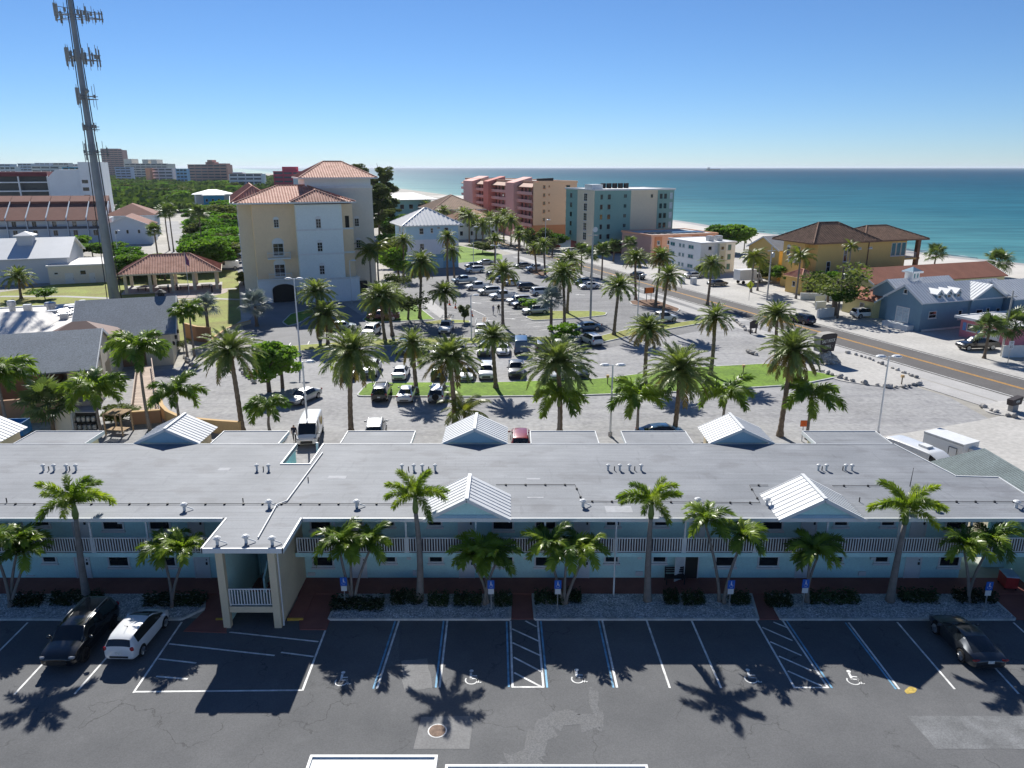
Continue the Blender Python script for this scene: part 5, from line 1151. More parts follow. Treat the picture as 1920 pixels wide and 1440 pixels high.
# cell tower
cx_, cy_ = D(163.3, -23.8)
tw = thing('cell_tower', 'tall tapering steel cell tower with antenna arrays', 'tower', (cx_, cy_, 0))
GALV = mat('tower_galvanised', (0.22, 0.245, 0.275), rough=0.5, metal=0.35, var=0.12, scale=0.6)
q = MB(); q.tube([(0,0,0), (0,0,29), (0,0,29.3), (0,0,58)], [0.98, 0.62, 0.58, 0.36], 12); q.build('mast', GALV, tw)
for a in (0.9, 3.6): q = MB(); q.tube([(1.3*math.cos(a),1.3*math.sin(a),0), (0.5*math.cos(a),0.5*math.sin(a),56)], 0.09, 6); q.build('cable_run', DARK, tw)
PANELM = mat('antenna_panel', (0.24, 0.25, 0.25), rough=0.6, var=0.1, scale=2)
tr_ = random.Random(11)
def array(z, R, n, panel_h, lab=None, big=True):
    q = MB()
    for k in range(3):
        a = 2*math.pi*k/3+0.5; b_ = a+2*math.pi/3
        p0, p1 = Vector((R*math.cos(a), R*math.sin(a), z)), Vector((R*math.cos(b_), R*math.sin(b_), z))
        for dz in (0, 0.9 if big else 0.5): q.tube([p0+Vector((0,0,dz)), p1+Vector((0,0,dz))], 0.06, 5)
        q.tube([(0,0,z), (p0.x,p0.y,z)], 0.07, 5); q.tube([(0,0,z+0.5), tuple((p0+p1)/2)], 0.06, 5)
    plat = q.build('antenna_platform', GALV, tw)
    for k in range(3):
        a = 2*math.pi*k/3+0.5; b_ = a+2*math.pi/3
        for i in range(n):
            t = (i+0.3)/n; x = R*(math.cos(a)*(1-t)+math.cos(b_)*t)*1.04; y = R*(math.sin(a)*(1-t)+math.sin(b_)*t)*1.04; h = panel_h*tr_.uniform(0.6,1.1); an = math.atan2(y, x)
            q = MB()
            if tr_.random() < 0.65: q.cbox((0,0,0), (0.16, 0.36, h), an)
            q.tube([(-0.12*math.cos(an),-0.12*math.sin(an),-h*0.7), (-0.12*math.cos(an),-0.12*math.sin(an),h*0.7)], 0.045, 5)
            if tr_.random() < 0.5: q.cbox((-0.3*math.cos(an),-0.3*math.sin(an),0.1), (0.3,0.35,0.6), an)
            q.build('antenna', PANELM, plat, (x, y, z+0.45))
Yt = cy_
array(Zat(32, Yt), 4.9, 7, 2.2); array(Zat(112, Yt), 3.6, 5, 3.0); array(Zat(186, Yt), 2.2, 3, 3.0, big=False); array(Zat(243, Yt), 1.7, 2, 1.6, big=False); array(Zat(290, Yt), 2.8, 3, 2.8, big=False)
q = MB(); q.lathe([(0.35,0),(0.35,0.3),(0.1,0.4)], 14); q.build('dish', PANELM, tw, (1.1, -0.9, Zat(172, Yt))).rotation_euler = (1.4, 0, 0.6)

# pavilion
b = Bld('picnic_pavilion', 'open picnic pavilion with terracotta tiled hip roof', 175, -14)
b.hip(-23.6, -3.9, 169.0, 181.0, 4.1, 3.2, TERRA, 0.5, CREAM2, TERRA)
for v_ in (-22.4, -17.8, -13.6, -9.4, -5.0):
    for u_ in (170.2, 179.6): b.box('column', v_-0.3, v_+0.3, u_-0.3, u_+0.3, 0, 4.0, CREAM2)
b.box('floor', -23.4, -4.1, 169.2, 180.8, 0, 0.12, CONC)
for k, v_ in enumerate((-19.8, -15.6, -11.6, -7.3)):
    t_ = thing('picnic_table', ['leftmost picnic table under the pavilion', 'second picnic table from the left under the pavilion', 'third picnic table from the left under the pavilion', 'rightmost picnic table under the pavilion'][k], 'table', (*D(172.5, v_), 0.12), YAW, 'picnic tables under the pavilion')
    for i in range(4): q = MB(); q.box(-1.0, 1.0, -0.4+0.2*i, -0.22+0.2*i, 0.72, 0.77); q.build('top_board', DARK, t_)
    for s_ in (-1, 1): q = MB(); q.box(-1.0, 1.0, s_*0.75-0.14, s_*0.75+0.14, 0.43, 0.48); q.build('seat', DARK, t_)
    for s_ in (-0.7, 0.7):
        for sg in (-1, 1): q = MB(); q.bar((s_, sg*0.75, 0), (s_, sg*0.15, 0.72), 0.08, 0.08); q.build('leg', DARK, t_)
# white hall with low gable, left
WH2 = mat('white_hall_wall', (0.56, 0.58, 0.60), rough=0.9, var=0.05, scale=0.2)
b = Bld('white_hall', 'long white hall with pale gable roof and small roof monitor', 198, -45)
b.box('wall', -75, -36.5, 193.0, 213.0, 0, 5.6, WH2); b.gab(-75, -36.5, 193.0, 213.0, 5.6, 3.6, mat('pale_grey_roof', (0.56,0.58,0.60), rough=0.6, var=0.05, scale=0.3), WH2, 'v', ov=0.5)
mo = b.box('roof_monitor', -47.0, -44.0, 199.0, 202.5, 6.8, 10.2, WH2); b.hip(-47.4, -43.6, 198.6, 202.9, 10.2, 0.8, WHITE, None, WHITE, par=mo)
b.box('lean_to', -40.0, -28.6, 190.0, 205.0, 0, 4.0, GREYW); b.flat(-40.2, -28.4, 189.8, 205.2, 4.1, MAT['pale_membrane'], WHITE, 0.1)
door(b.r, b.L(-36.0, 190.0, 0), 1.6, 2.3); door(b.r, b.L(-31.5, 190.0, 0), 1.0, 2.2); b.wu(-33.2, 190.0, 2.4, 1.2, 1.0); b.wu(-38.5, 190.0, 2.4, 0.8, 0.5)
door(b.r, b.L(-45, 193.0, 0), 2.4, 2.5); b.wv(203, -36.5, 7.2, 1.4, 0.8) if False else None
# row of white townhouses with brown roofs
TWH = mat('townhouse_white', (0.60, 0.65, 0.70), rough=0.9, var=0.05, scale=0.1); TWR = mat('townhouse_roof', (0.22, 0.095, 0.07), rough=0.9, var=0.12, scale=0.3, fine=0.2)
def townhouse(i, u, v):
    b = Bld('townhouse', ['leftmost white townhouse with brown roof at the frame edge', 'second white townhouse from the left', 'third white townhouse from the left', 'fourth white townhouse from the left, behind a palm', 'fifth white townhouse, left of the cell tower', 'sixth white townhouse, behind the cell tower'][i], u, v, 'house', 'white townhouses with brown roofs')
    w_ = 6.2
    b.box('wall', v, v+w_, u, u+14, 0, 8.0, TWH); b.box('side_wall', v+w_-0.3, v+w_, u-2.2, u-0.003, 0, 8.2, TWH)
    q = MB(); q.hexa([(0,-2.4,7.6),(w_-0.35,-2.4,7.6),(w_-0.35,8,12.6),(0,8,12.6),(0,-2.4,7.85),(w_-0.35,-2.4,7.85),(w_-0.35,8,12.85),(0,8,12.85)]); q.build('roof', TWR, b.r)
    q = MB(); q.hexa([(w_-0.35,-2.4,7.0),(w_,-2.4,7.0),(w_,8,12.0),(w_-0.35,8,12.0),(w_-0.35,-2.4,8.7),(w_,-2.4,8.7),(w_,8,13.7),(w_-0.35,8,13.7)]); q.build('party_wall', TWH, b.r)
    q = MB(); q.hexa([(0,8.1,9.5),(w_-0.35,8.1,9.5),(w_-0.35,14,9.5),(0,14,9.5),(0,8.1,13.6),(w_-0.35,8.1,13.6),(w_-0.35,13,15.4),(0,13,15.4)]); q.build('upper_roof', TWR, b.r)
    for z_ in (6.4, 3.4): b.wu(v+1.8, u, z_, 1.4, 1.9, style='slide')
    b.box('balcony', v+0.2, v+w_-0.4, u-1.8, u-0.003, 4.6, 4.85, TWH); b.box('balcony_front', v+0.2, v+w_-0.4, u-1.8, u-1.7, 4.85, 5.7, mat('balcony_dark', (0.07,0.08,0.1), var=0.1))
for i in range(6): townhouse(i, 302-i*1.5, -79+i*6.3)
b = Bld('end_townhouse', 'white end townhouse with brown hipped roof beside the lane', 287, -36, 'house')
b.box('wall', -42, -27, 284, 302, 0, 6.0, TWH); b.gab(-42, -27, 284, 302, 6.0, 3.2, TWR, TWH, 'u', ov=0.6)
for v_ in (-38, -34.5, -31): b.wu(v_, 284, 4.2, 0.8, 1.3)
b = Bld('rear_townhouse', 'brown-roofed white townhouse behind the end one', 318, -36, 'house')
b.box('wall', -44, -28, 310, 330, 0, 8.0, TWH); b.hip(-45, -27, 309, 331, 8.1, 4.0, TWR, None, TWH)
for v_ in (-40, -35, -31): b.wu(v_, 310, 6.2, 0.9, 1.3)
# white condominium beyond
b = Bld('white_condominium', 'white condominium with dark balconies behind the townhouses', 420, -80)
for k, (v0_, v1_) in enumerate(((-104, -94), (-94, -82))):
    b.box('balcony_back', v0_, v1_, 424, 440, 0, 21, mat('dark_bronze_glass', (0.04,0.05,0.06), rough=0.25, var=0.2))
    for z_ in (6, 10, 14, 18): b.box('floor_slab', v0_, v1_, 420, 423.997, z_, z_+0.5, WHB)
    q = MB(); q.bar((v1_-b.v, 420-b.u, 0), (v1_-b.v, 420-b.u, 21.5), 0.6, 0.5, up=(0,1,0)); q.build('fin', WHB, b.r)
b.box('roof_band', -104.2, -81.8, 419.5, 440, 21, 23.0, mat('maroon_band', (0.16,0.04,0.05), var=0.1))
q = MB(); q.prism([(x-b.v, y-b.u) for x, y in ((-81.5,419),(-68,419),(-68,440),(-81.5,440))], 0, 20.5); q.hexa([(-81.5-b.v,419-b.u,20.5),(-68-b.v,419-b.u,20.5),(-68-b.v,440-b.u,20.5),(-81.5-b.v,440-b.u,20.5),(-78-b.v,419-b.u,24),(-68-b.v,419-b.u,24),(-68-b.v,440-b.u,24),(-78-b.v,440-b.u,24)]); q.build('curved_block', WHB, b.r)
b.box('stair_block', -67.9, -58, 417, 440, 0, 27.5, WHB)
for z_ in (8, 11.5, 15, 18.5): b.wu(-65.9, 417, z_, 2.6, 1.6, sill=False, frame=MAT['maroon_band'])
# small blue and white house in the woods
b = Bld('woodland_house', 'white-roofed house with bright blue bay among the trees', 430, -12, 'house')
b.box('wall', -19, -1, 432, 446, 0, 11.5, mat('grey_siding', (0.4,0.42,0.44), var=0.05, scale=0.2)); b.box('bay', -14.5, -4.5, 429.5, 431.997, 5, 11.0, mat('bright_blue_siding', (0.05,0.28,0.48), var=0.05, scale=0.2))
b.hip(-20, 0, 431, 447, 11.6, 2.2, SEAM, None, WHITE); b.hip(-15.2, -3.8, 428.6, 436, 11.2, 1.6, SEAM, None, WHITE)
for v_ in (-13, -10, -7): b.wu(v_, 429.5, 8.5, 1.2, 1.5)
for v_ in (-18.6, -1.4): b.box('porch_post', v_, v_+0.5, 429, 429.5, 0, 11.4, WHITE)

# shingled roof at the right, next to the motel, and the white roofs nearest the camera
b = thing('side_annex', 'low building with green-grey shingle hip roof right of the motel', 'building', (35.4, 46, 0), 0)
GSH = mat('green_grey_shingle', (0.15, 0.185, 0.19), rough=0.9, var=0.12, scale=1.0, fine=0.35)
q = MB(); L_ = lambda p: (p[0]-35.4, p[1]-46, p[2]); EZ = 2.9
crn = [(32.75, 54.2, EZ), (32.75, 34.0, EZ), (38.3, 34.0, EZ), (38.3, 54.2, EZ)]; R0_, R1_ = (35.5, 52.3, 4.75), (35.5, 36.2, 4.75)
q.poly([L_(crn[0]), L_(crn[1]), L_(R1_), L_(R0_)]); q.poly([L_(crn[1]), L_(crn[2]), L_(R1_)]); q.poly([L_(crn[2]), L_(crn[3]), L_(R0_), L_(R1_)]); q.poly([L_(crn[3]), L_(crn[0]), L_(R0_)]); q.poly([L_(c) for c in crn[::-1]])
ro = q.build('roof', GSH, b)
q = MB(); q.box(-2.4, 2.6, -11.5, 7.9, 0, EZ-0.03); q.build('wall', CREAM2, b)
A_, B_, C_, D__ = [Vector(L_(p)) for p in (crn[0], crn[1], R1_, R0_)]
nrm_ = (B_-A_).cross(D__-A_).normalized()
for i in range(22):
    t0, t1 = i/22, (i+1.02)/22; q = MB(); p0, p1, p2, p3 = A_.lerp(D__,t0), B_.lerp(C_,t0), B_.lerp(C_,t1), A_.lerp(D__,t1)
    q.poly([p0+nrm_*0.035, p1+nrm_*0.035, p2+nrm_*0.008, p3+nrm_*0.008]); q.poly([p0+nrm_*0.002, p1+nrm_*0.002, p1+nrm_*0.035, p0+nrm_*0.035]); q.build('shingle_course', GSH, ro)
WMEM = mat('bright_white_membrane', (0.70, 0.71, 0.69), rough=0.7, var=0.06, scale=0.8, fine=0.05)
for lab, xa, xb, py_ in (('white flat roof at the bottom edge, left of the gap', 582, 821, 1415), ('white flat roof at the bottom edge, right of the gap', 835, 1214, 1433)):
    zt = 4.4; x0_, y1_ = G(xa, py_, zt); x1_, _ = G(xb, py_, zt); y0_ = y1_-9
    t_ = thing('flat_roofed_building', lab, 'building', ((x0_+x1_)/2, y1_, 0)); hx = (x1_-x0_)/2
    q = MB(); q.box(-hx+0.05, hx-0.05, -9, -0.05, 0, zt-0.15); q.build('wall', WHB, t_)
    q = MB(); q.box(-hx+0.1, hx-0.1, -8.9, -0.1, zt-0.15, zt-0.06); q.build('roof', WMEM, t_)
    q = MB(); q.box(-hx, hx, -0.1, 0, zt-0.15, zt); q.box(-hx, -hx+0.1, -9, -0.1, zt-0.15, zt); q.box(hx-0.1, hx, -9, -0.1, zt-0.15, zt); q.box(-hx+0.1, hx-0.1, -9, -8.9, zt-0.15, zt); q.build('edge_trim', WHITE, t_)

# ------------------------------------------------------------------ distant skyline and shore houses
def far(lab, px0, px1, ptop, Y, col, pbase=None, roof=None, name='far_building', steps=(), dep=0.6, win=True):
    x0_, z1_ = atY(px0, ptop, Y); x1_, _ = atY(px1, ptop, Y); w_ = x1_-x0_
    t_ = thing(name, lab, 'building', ((x0_+x1_)/2, Y, 0), 0.12)
    cm = mat('far_'+name+'_%d' % len(MAT), col, rough=0.9, var=0.08, scale=0.02)
    q = MB(); q.box(-w_/2, w_/2, 0, max(12, w_*dep), 0, z1_); q.build('wall', cm, t_)
    for a, b_, dz in steps: q = MB(); q.box(-w_/2+w_*a, -w_/2+w_*b_, 2, max(10, w_*dep*0.8), z1_, z1_+dz); q.build('upper_storey', cm, t_)
    q = MB(); q.box(-w_/2-0.5, w_/2+0.5, -0.5, max(12, w_*dep)+0.5, z1_, z1_+0.6) if not steps else q.box(-w_/2-0.5, w_/2+0.5, -0.5, 1.5, z1_, z1_+0.6); q.build('roof', roof or cm, t_)
    if win:
        nf = max(2, min(14, int(z1_/4))); nw = max(3, min(9, int(w_/9)))
        for k in range(nf):
            z_ = z1_*(k+0.45)/nf; q = MB(); q.box(-w_/2*0.94, w_/2*0.94, -0.35, -0.05, z_, z_+z1_/nf*0.42); q.build('window_band', FARW, t_)
        for i in range(nw+1): x_ = -w_/2*0.96+w_*0.96*i/nw; q = MB(); q.box(x_-0.5, x_+0.5, -0.9, -0.4, 0, z1_); q.build('pier', cm, t_)
    return t_
FARW = mat('far_window', (0.07, 0.09, 0.11), rough=0.3, var=0.2, scale=0.1)
TR_ = mat('far_red_roof', (0.3, 0.16, 0.12), var=0.1)
far('tall brown tower block on the horizon behind the cell tower', 189, 228, 281, 1900, (0.44,0.29,0.26), steps=((0,0.8,3),))
far('long hotel with three raised rooftop pavilions on the horizon', 234, 312, 307, 1500, (0.68,0.65,0.58), steps=((0.0,0.18,9),(0.42,0.55,8),(0.62,0.75,8)))
far('blue-grey row of apartments below the long hotel', 216, 244, 314, 1250, (0.42,0.51,0.65))
far('pale row of apartments with an orange front below the hotel', 284, 322, 316, 1200, (0.71,0.71,0.75))
far('narrow orange block in the distant row', 272, 280, 316, 1180, (0.85,0.42,0.27), win=False)
far('blue-roofed terrace left of the brown resort', 330, 350, 317, 1100, (0.37,0.58,0.77))
far('brown and red stepped resort on the horizon', 353, 424, 309, 1150, (0.61,0.36,0.29), steps=((0.5,0.62,7),(0.45,0.68,4),(0.7,0.98,2)))
far('white apartment row right of the brown resort', 430, 490, 326, 950, (0.85,0.85,0.85), roof=TR_, steps=((0.1,0.4,2),))
far('crimson hotel with white centre behind the office roof', 513, 566, 322, 800, (0.65,0.09,0.14), steps=((0.3,0.8,5),))
far('white house row beside the crimson hotel', 550, 600, 333, 780, (0.85,0.85,0.85), win=False)
for i, (a_, b_, t__, Y_, c_) in enumerate(((-20,18,308,1500,(0.44,0.56,0.68)), (34,58,307,1450,(0.51,0.61,0.71)), (66,92,306,1500,(0.46,0.54,0.65)), (100,128,306,1400,(0.71,0.71,0.68)), (134,152,308,1450,(0.56,0.61,0.68)), (160,184,309,1420,(0.68,0.71,0.71)), (118,152,314,900,(0.20,0.51,0.65)), (0,28,313,950,(0.85,0.85,0.85)), (60,110,312,1000,(0.61,0.65,0.65)))):
    far(['leftmost grey-blue block on the horizon', 'second grey-blue block on the horizon from the left', 'third grey-blue block on the horizon from the left', 'pale block on the horizon left of the cell tower', 'grey block just left of the cell tower on the horizon', 'pale block behind the cell tower', 'teal-roofed building above the white condominium', 'white-roofed building at the left edge above the dark balconies', 'low grey building above the dark balconies'][i], a_, b_, t__, Y_, c_)
# shore houses between the office and the pink block
b = Bld('shore_house', 'turquoise shore house with white roof above the sea', 300, 68, 'house')
b.box('wall', 62, 82, 330, 344, 0, 11.5, mat('turquoise_siding', (0.30,0.55,0.56), var=0.06, scale=0.1)); b.hip(60, 85, 328, 346, 11.6, 2.6, SEAM, None, WHITE)
for v_ in (65, 69, 73, 77): b.wu(v_, 330, 8.5, 1.8, 2.0)
b = Bld('tan_roof_house', 'large tan-roofed house left of the pink condominium', 290, 84, 'house')
b.box('wall', 74, 93, 292, 312, 0, 9.0, mat('pale_pink_wall', (0.56,0.46,0.40), var=0.06, scale=0.1)); b.hip(72.5, 94.5, 290, 314, 9.1, 5.2, mat('tan_tile', (0.42,0.26,0.16), var=0.15, scale=0.5, fine=0.2), 0.7, WHITE, TERRA)
for v_ in (77, 82, 88): b.wu(v_, 292, 6.5, 1.4, 1.8); b.wu(v_, 292, 3.0, 1.4, 1.8)
b = Bld('gabled_villa', 'white villa with two small gables below the tan-roofed house', 262, 80, 'house')
b.box('wall', 74, 90, 262, 276, 0, 7.0, WHB); b.hip(73, 91, 261, 277, 7.1, 3.2, mat('orange_tile', (0.5,0.26,0.14), var=0.15, scale=0.5, fine=0.2), 0.7, WHITE, TERRA)
for v_ in (76, 80, 84, 88): b.wu(v_, 262, 5.2, 1.2, 1.6); b.wu(v_, 262, 2.2, 1.2, 1.6)
# ------------------------------------------------------------------ vehicles
def ring(x, zb, wm, zbelt, wr, zr):
    h = [(0, zb), (wm*0.8, zb), (wm*0.96, zb+0.1), (wm, zb+(zbelt-zb)*0.55), (wm*0.95, zbelt), (wr, zr-0.05), (wr*0.62, zr-0.008), (0, zr)]
    return [(x, y, z) for y, z in h] + [(x, -y, z) for y, z in h[-2:0:-1]]
SPEC = {
 'sedan': dict(st=[(-2.36,.42,.70,.78,.60,.80),(-2.24,.26,.86,.93,.70,.97),(-1.72,.22,.90,.97,.70,1.03),(-1.02,.22,.91,.95,.58,1.38),(-0.12,.22,.91,.93,.60,1.44),(0.0,.22,.91,.93,.60,1.44),(0.62,.22,.91,.92,.58,1.39),(1.28,.22,.90,.94,.68,.99),(1.95,.24,.87,.84,.66,.88),(2.27,.28,.80,.70,.60,.74),(2.37,.40,.66,.62,.5,.64)], side=[3,4,5,6], front=[6], rear=[2], wheels=(1.42,-1.4,.33)),
 'suv': dict(st=[(-2.34,.5,.74,.85,.62,.95),(-2.26,.32,.88,1.02,.70,1.12),(-1.98,.28,.93,1.06,.66,1.6),(-1.80,.26,.94,1.06,.68,1.66),(-0.95,.26,.94,1.05,.70,1.70),(-0.85,.26,.94,1.05,.70,1.70),(0.0,.26,.94,1.04,.70,1.70),(0.1,.26,.94,1.04,.70,1.70),(0.72,.26,.94,1.04,.66,1.63),(1.32,.26,.93,1.07,.76,1.13),(2.0,.28,.91,1.0,.74,1.05),(2.28,.34,.86,.84,.66,.9),(2.38,.46,.74,.74,.56,.78)], side=[3,4,5,6,7,8], front=[8], rear=[1], wheels=(1.42,-1.38,.37), rails=True),
 'hatch': dict(st=[(-2.03,.42,.70,.80,.60,.90),(-1.98,.28,.81,.95,.66,1.08),(-1.80,.24,.845,1.0,.58,1.40),(-1.5,.22,.85,1.0,.61,1.50),(-0.62,.22,.85,.98,.63,1.55),(-0.52,.22,.85,.98,.63,1.55),(0.2,.22,.85,.95,.61,1.52),(0.55,.22,.85,.94,.61,1.42),(1.28,.22,.84,.97,.68,1.05),(1.74,.25,.81,.88,.62,.93),(1.96,.30,.74,.72,.56,.77),(2.05,.42,.6,.62,.46,.64)], side=[3,4,5,6,7], front=[6,7], rear=[1], wheels=(1.3,-1.22,.31)),
 'coupe': dict(st=[(-2.24,.38,.72,.68,.60,.72),(-2.17,.26,.87,.80,.72,.86),(-1.78,.20,.945,.87,.70,.97),(-1.3,.18,.955,.90,.64,1.13),(-0.75,.18,.94,.89,.58,1.25),(-0.3,.18,.925,.86,.57,1.30),(0.28,.18,.91,.84,.56,1.28),(0.62,.18,.905,.84,.58,1.12),(1.05,.18,.90,.84,.64,.89),(1.55,.20,.905,.78,.62,.79),(1.95,.22,.86,.66,.6,.66),(2.18,.26,.78,.56,.56,.57),(2.27,.34,.62,.5,.46,.51)], side=[4,5,6,7], front=[6,7], rear=[2,3], wheels=(1.22,-1.22,.35)),
 'pickup': dict(st=[(-0.92,.36,.93,1.12,.70,1.16),(-0.86,.34,.96,1.14,.70,1.72),(-0.72,.34,.97,1.14,.72,1.80),(0.02,.34,.97,1.12,.74,1.84),(0.12,.34,.97,1.12,.74,1.84),(0.85,.34,.97,1.11,.70,1.77),(1.42,.34,.96,1.14,.80,1.22),(2.35,.36,.95,1.08,.80,1.15),(2.66,.42,.92,.92,.74,.98),(2.76,.52,.82,.82,.64,.86)], side=[2,3,4,5], front=[5], rear=[0], wheels=(1.85,-1.8,.41), bed=(-2.85,-0.95)),
 'van': dict(st=[(-2.75,.5,.86,1.1,.8,2.0),(-2.7,.36,.96,1.15,.84,2.16),(-2.4,.34,.99,1.16,.86,2.22),(-0.6,.34,.99,1.15,.87,2.26),(0.45,.34,.99,1.13,.87,2.24),(0.58,.34,.99,1.13,.86,2.22),(1.35,.34,.98,1.1,.82,2.08),(2.12,.34,.96,1.12,.82,1.2),(2.6,.38,.93,.98,.76,1.04),(2.72,.48,.82,.82,.64,.86)], side=[5,6], front=[6], rear=[], wheels=(1.85,-1.7,.36)),
 'sprinter': dict(st=[(-3.4,.5,.9,1.2,.82,2.4),(-3.32,.38,.99,1.25,.85,2.62),(-2.9,.36,1.01,1.25,.86,2.7),(-0.6,.36,1.01,1.24,.87,2.74),(1.0,.36,1.01,1.22,.86,2.72),(1.15,.36,1.01,1.22,.85,2.7),(1.8,.36,1.0,1.2,.80,2.42),(2.6,.36,.98,1.22,.82,1.36),(3.2,.4,.94,1.02,.78,1.1),(3.34,.5,.84,.85,.66,.9)], side=[5,6], front=[6], rear=[], wheels=(2.3,-2.1,.37)),
}
CAR = {}
def build_car(kind):
    sp = SPEC[kind]; st = sp['st']; N = 14; V, Fc, M = [], [], []
    for s_ in st: V += ring(*s_)
    for i in range(len(st)-1):
        for k in range(N):
            k2 = (k+1) % N; m_ = 0
            if i in sp['side'] and k in (4, 9): m_ = 1
            if i in sp['front'] and k in (5, 6, 7, 8): m_ = 2
            if i in sp['rear'] and k in (5, 6, 7, 8): m_ = 3
            Fc.append((i*N+k, i*N+k2, (i+1)*N+k2, (i+1)*N+k)); M.append(m_)
    Fc.append(tuple(range(N))[::-1]); M.append(0); Fc.append(tuple((len(st)-1)*N+k for k in range(N))); M.append(0)
    me = bpy.data.meshes.new('car_tmp'); me.from_pydata(V, [], Fc); me.polygons.foreach_set('material_index', M)
    for q in (WHITE, CARGLASS, CARGLASS, CARGLASS, DARK): me.materials.append(q)
    bm = bmesh.new(); bm.from_mesh(me); bmesh.ops.recalc_face_normals(bm, faces=bm.faces)
    cl = bm.edges.layers.float.new('crease_edge')
    for e in bm.edges:
        a, b = e.verts[0].index, e.verts[1].index; ka, kb = a % N, b % N; ia, ib = a//N, b//N
        mats_ = {f.material_index for f in e.link_faces}
        if len(mats_) > 1: e[cl] = 0.75
        elif ka == kb and ka in (4, 10): e[cl] = 0.6
        elif ka == kb and ka in (2, 12, 1, 13): e[cl] = 0.7
        elif ka == kb and ka in (5, 9): e[cl] = 0.45
        if ia == ib and ia in (0, len(st)-1): e[cl] = 0.5
    bm.to_mesh(me); bm.free()
    o = bpy.data.objects.new('car_tmp', me); COL.objects.link(o)
    md = o.modifiers.new('s', 'SUBSURF'); md.levels = 2; md.render_levels = 2
    # wheel arches
    c_ = MB(); fx, rx, wr = sp['wheels']; W_max = max(s_[2] for s_ in st)
    for x in (fx, rx):
        if kind == 'pickup' and x == rx: continue
        for sg in (-1, 1): c_.tube([(x, sg*(W_max-0.3), wr), (x, sg*(W_max+0.2), wr)], wr+0.07, 20)
    cm = c_.mesh('cut', [WHITE, CARGLASS, CARGLASS, CARGLASS, DARK]); cm.polygons.foreach_set('material_index', [4]*len(cm.polygons))
    bmc = bmesh.new(); bmc.from_mesh(cm); bmesh.ops.recalc_face_normals(bmc, faces=bmc.faces); bmc.to_mesh(cm); bmc.free()
    co = bpy.data.objects.new('cut', cm); COL.objects.link(co)
    bo = o.modifiers.new('b', 'BOOLEAN'); bo.object = co; bo.operation = 'DIFFERENCE'; bo.solver = 'EXACT'
    dg = bpy.context.evaluated_depsgraph_get(); dg.update(); ev = o.evaluated_get(dg); m2 = bpy.data.meshes.new_from_object(ev)
    bpy.data.objects.remove(o); bpy.data.objects.remove(co)
    out = {}
    names = ['body', 'side_windows', 'windshield', 'rear_window', 'wheel_arches']
    vco = [tuple(v.co) for v in m2.vertices]
    for mi, nm, sd_ in [(0,'body',0),(1,'side_window_left',1),(1,'side_window_right',-1),(2,'windshield',0),(3,'rear_window',0),(4,'wheel_arches',0)]:
        fs = [tuple(p.vertices) for p in m2.polygons if p.material_index == mi and p.center.y*sd_ >= 0]
        if not fs: continue
        idx = sorted({v for f in fs for v in f}); mp = {v: i for i, v in enumerate(idx)}
        n_ = bpy.data.meshes.new(nm); n_.from_pydata([vco[v] for v in idx], [], [tuple(mp[v] for v in f) for f in fs])
        n_.materials.append([WHITE, CARGLASS, CARGLASS, CARGLASS, DARK][mi]); n_.polygons.foreach_set('use_smooth', [True]*len(fs))
        n_.set_sharp_from_angle(angle=math.radians(38)) if hasattr(n_, 'set_sharp_from_angle') else None
        n_.update(); out[nm] = n_
    # wheels
    q = MB(); q.tube([(0,-0.11,0),(0,-0.09,0),(0,0.09,0),(0,0.11,0)], [wr-0.03, wr, wr, wr-0.03], 24); out['tyre'] = q.mesh('tyre', RUBBER, False)
    def rim(m_):
        q = MB()
        q.tube([(0,0.085,0),(0,0.122,0)], [wr*0.66, wr*0.7], 20); 
        for k in range(5):
            a = 2*math.pi*k/5; q.bar((0.05*math.cos(a), 0.13, 0.05*math.sin(a)), (wr*0.64*math.cos(a), 0.128, wr*0.64*math.sin(a)), 0.03, 0.09, up=(0,1,0))
        return q.mesh('rim', m_)
    out['rim'] = rim(RIM); out['rim_black'] = rim(BLACKRIM)
    rear, fr = st[0], st[-1]; xr, xf = st[1][0]-0.035, st[-2][0]+0.03
    def lamp(x, y, z, sx, sy, sz):
        q = MB(); q.lathe([(0.3,-0.5),(0.85,-0.4),(1,0),(0.85,0.4),(0.3,0.5)], 10); q.v = [(x+a*sx, y+b*sy, z+c*sz*2) for a, b, c in q.v]; return q
    zh = st[-2][3]-0.02; yh = st[-2][2]*0.82
    out['head'] = [lamp(xf-0.09, s_*yh, zh-0.02, 0.13, 0.17, 0.07).mesh('headlight', HEAD, True) for s_ in (-1, 1)]
    zt = st[1][3]-0.03 if kind not in ('van', 'sprinter') else 1.1
    yt = st[1][2]*0.86
    if kind == 'pickup': xt, zt, yt = -2.85, 1.0, 0.9
    elif kind == 'coupe': xt = st[1][0]-0.01
    else: xt = st[1][0]+0.02
    out['tail'] = [lamp(xt, s_*yt, zt, 0.07, 0.12 if kind != 'coupe' else 0.2, 0.11 if kind != 'coupe' else 0.04).mesh('tail_light', TAIL, True) for s_ in (-1, 1)]
    q = MB(); q.box(st[-1][0]-0.01, st[-1][0]+0.02, -0.55*st[-1][2]*1.2, 0.55*st[-1][2]*1.2, st[-1][1]+0.02, st[-1][3]-0.06); out['grille'] = q.mesh('grille', DARK)
    xp = (-2.9 if kind == 'pickup' else st[0][0]-0.025); q = MB(); q.box(xp, xp+0.02, -0.16, 0.16, 0.62, 0.77); out['plate'] = q.mesh('licence_plate', PLATE)
    q = MB(); q.box(xp+0.0, xp+0.06, -0.7*st[0][2], 0.7*st[0][2], 0.42, 0.52); out['bumper'] = q.mesh('rear_bumper_trim', DARK)
    fi = sp['front'][-1]; xm, zm = st[fi+1][0]-0.32, st[fi+1][3]+0.06
    out['mirror'] = []
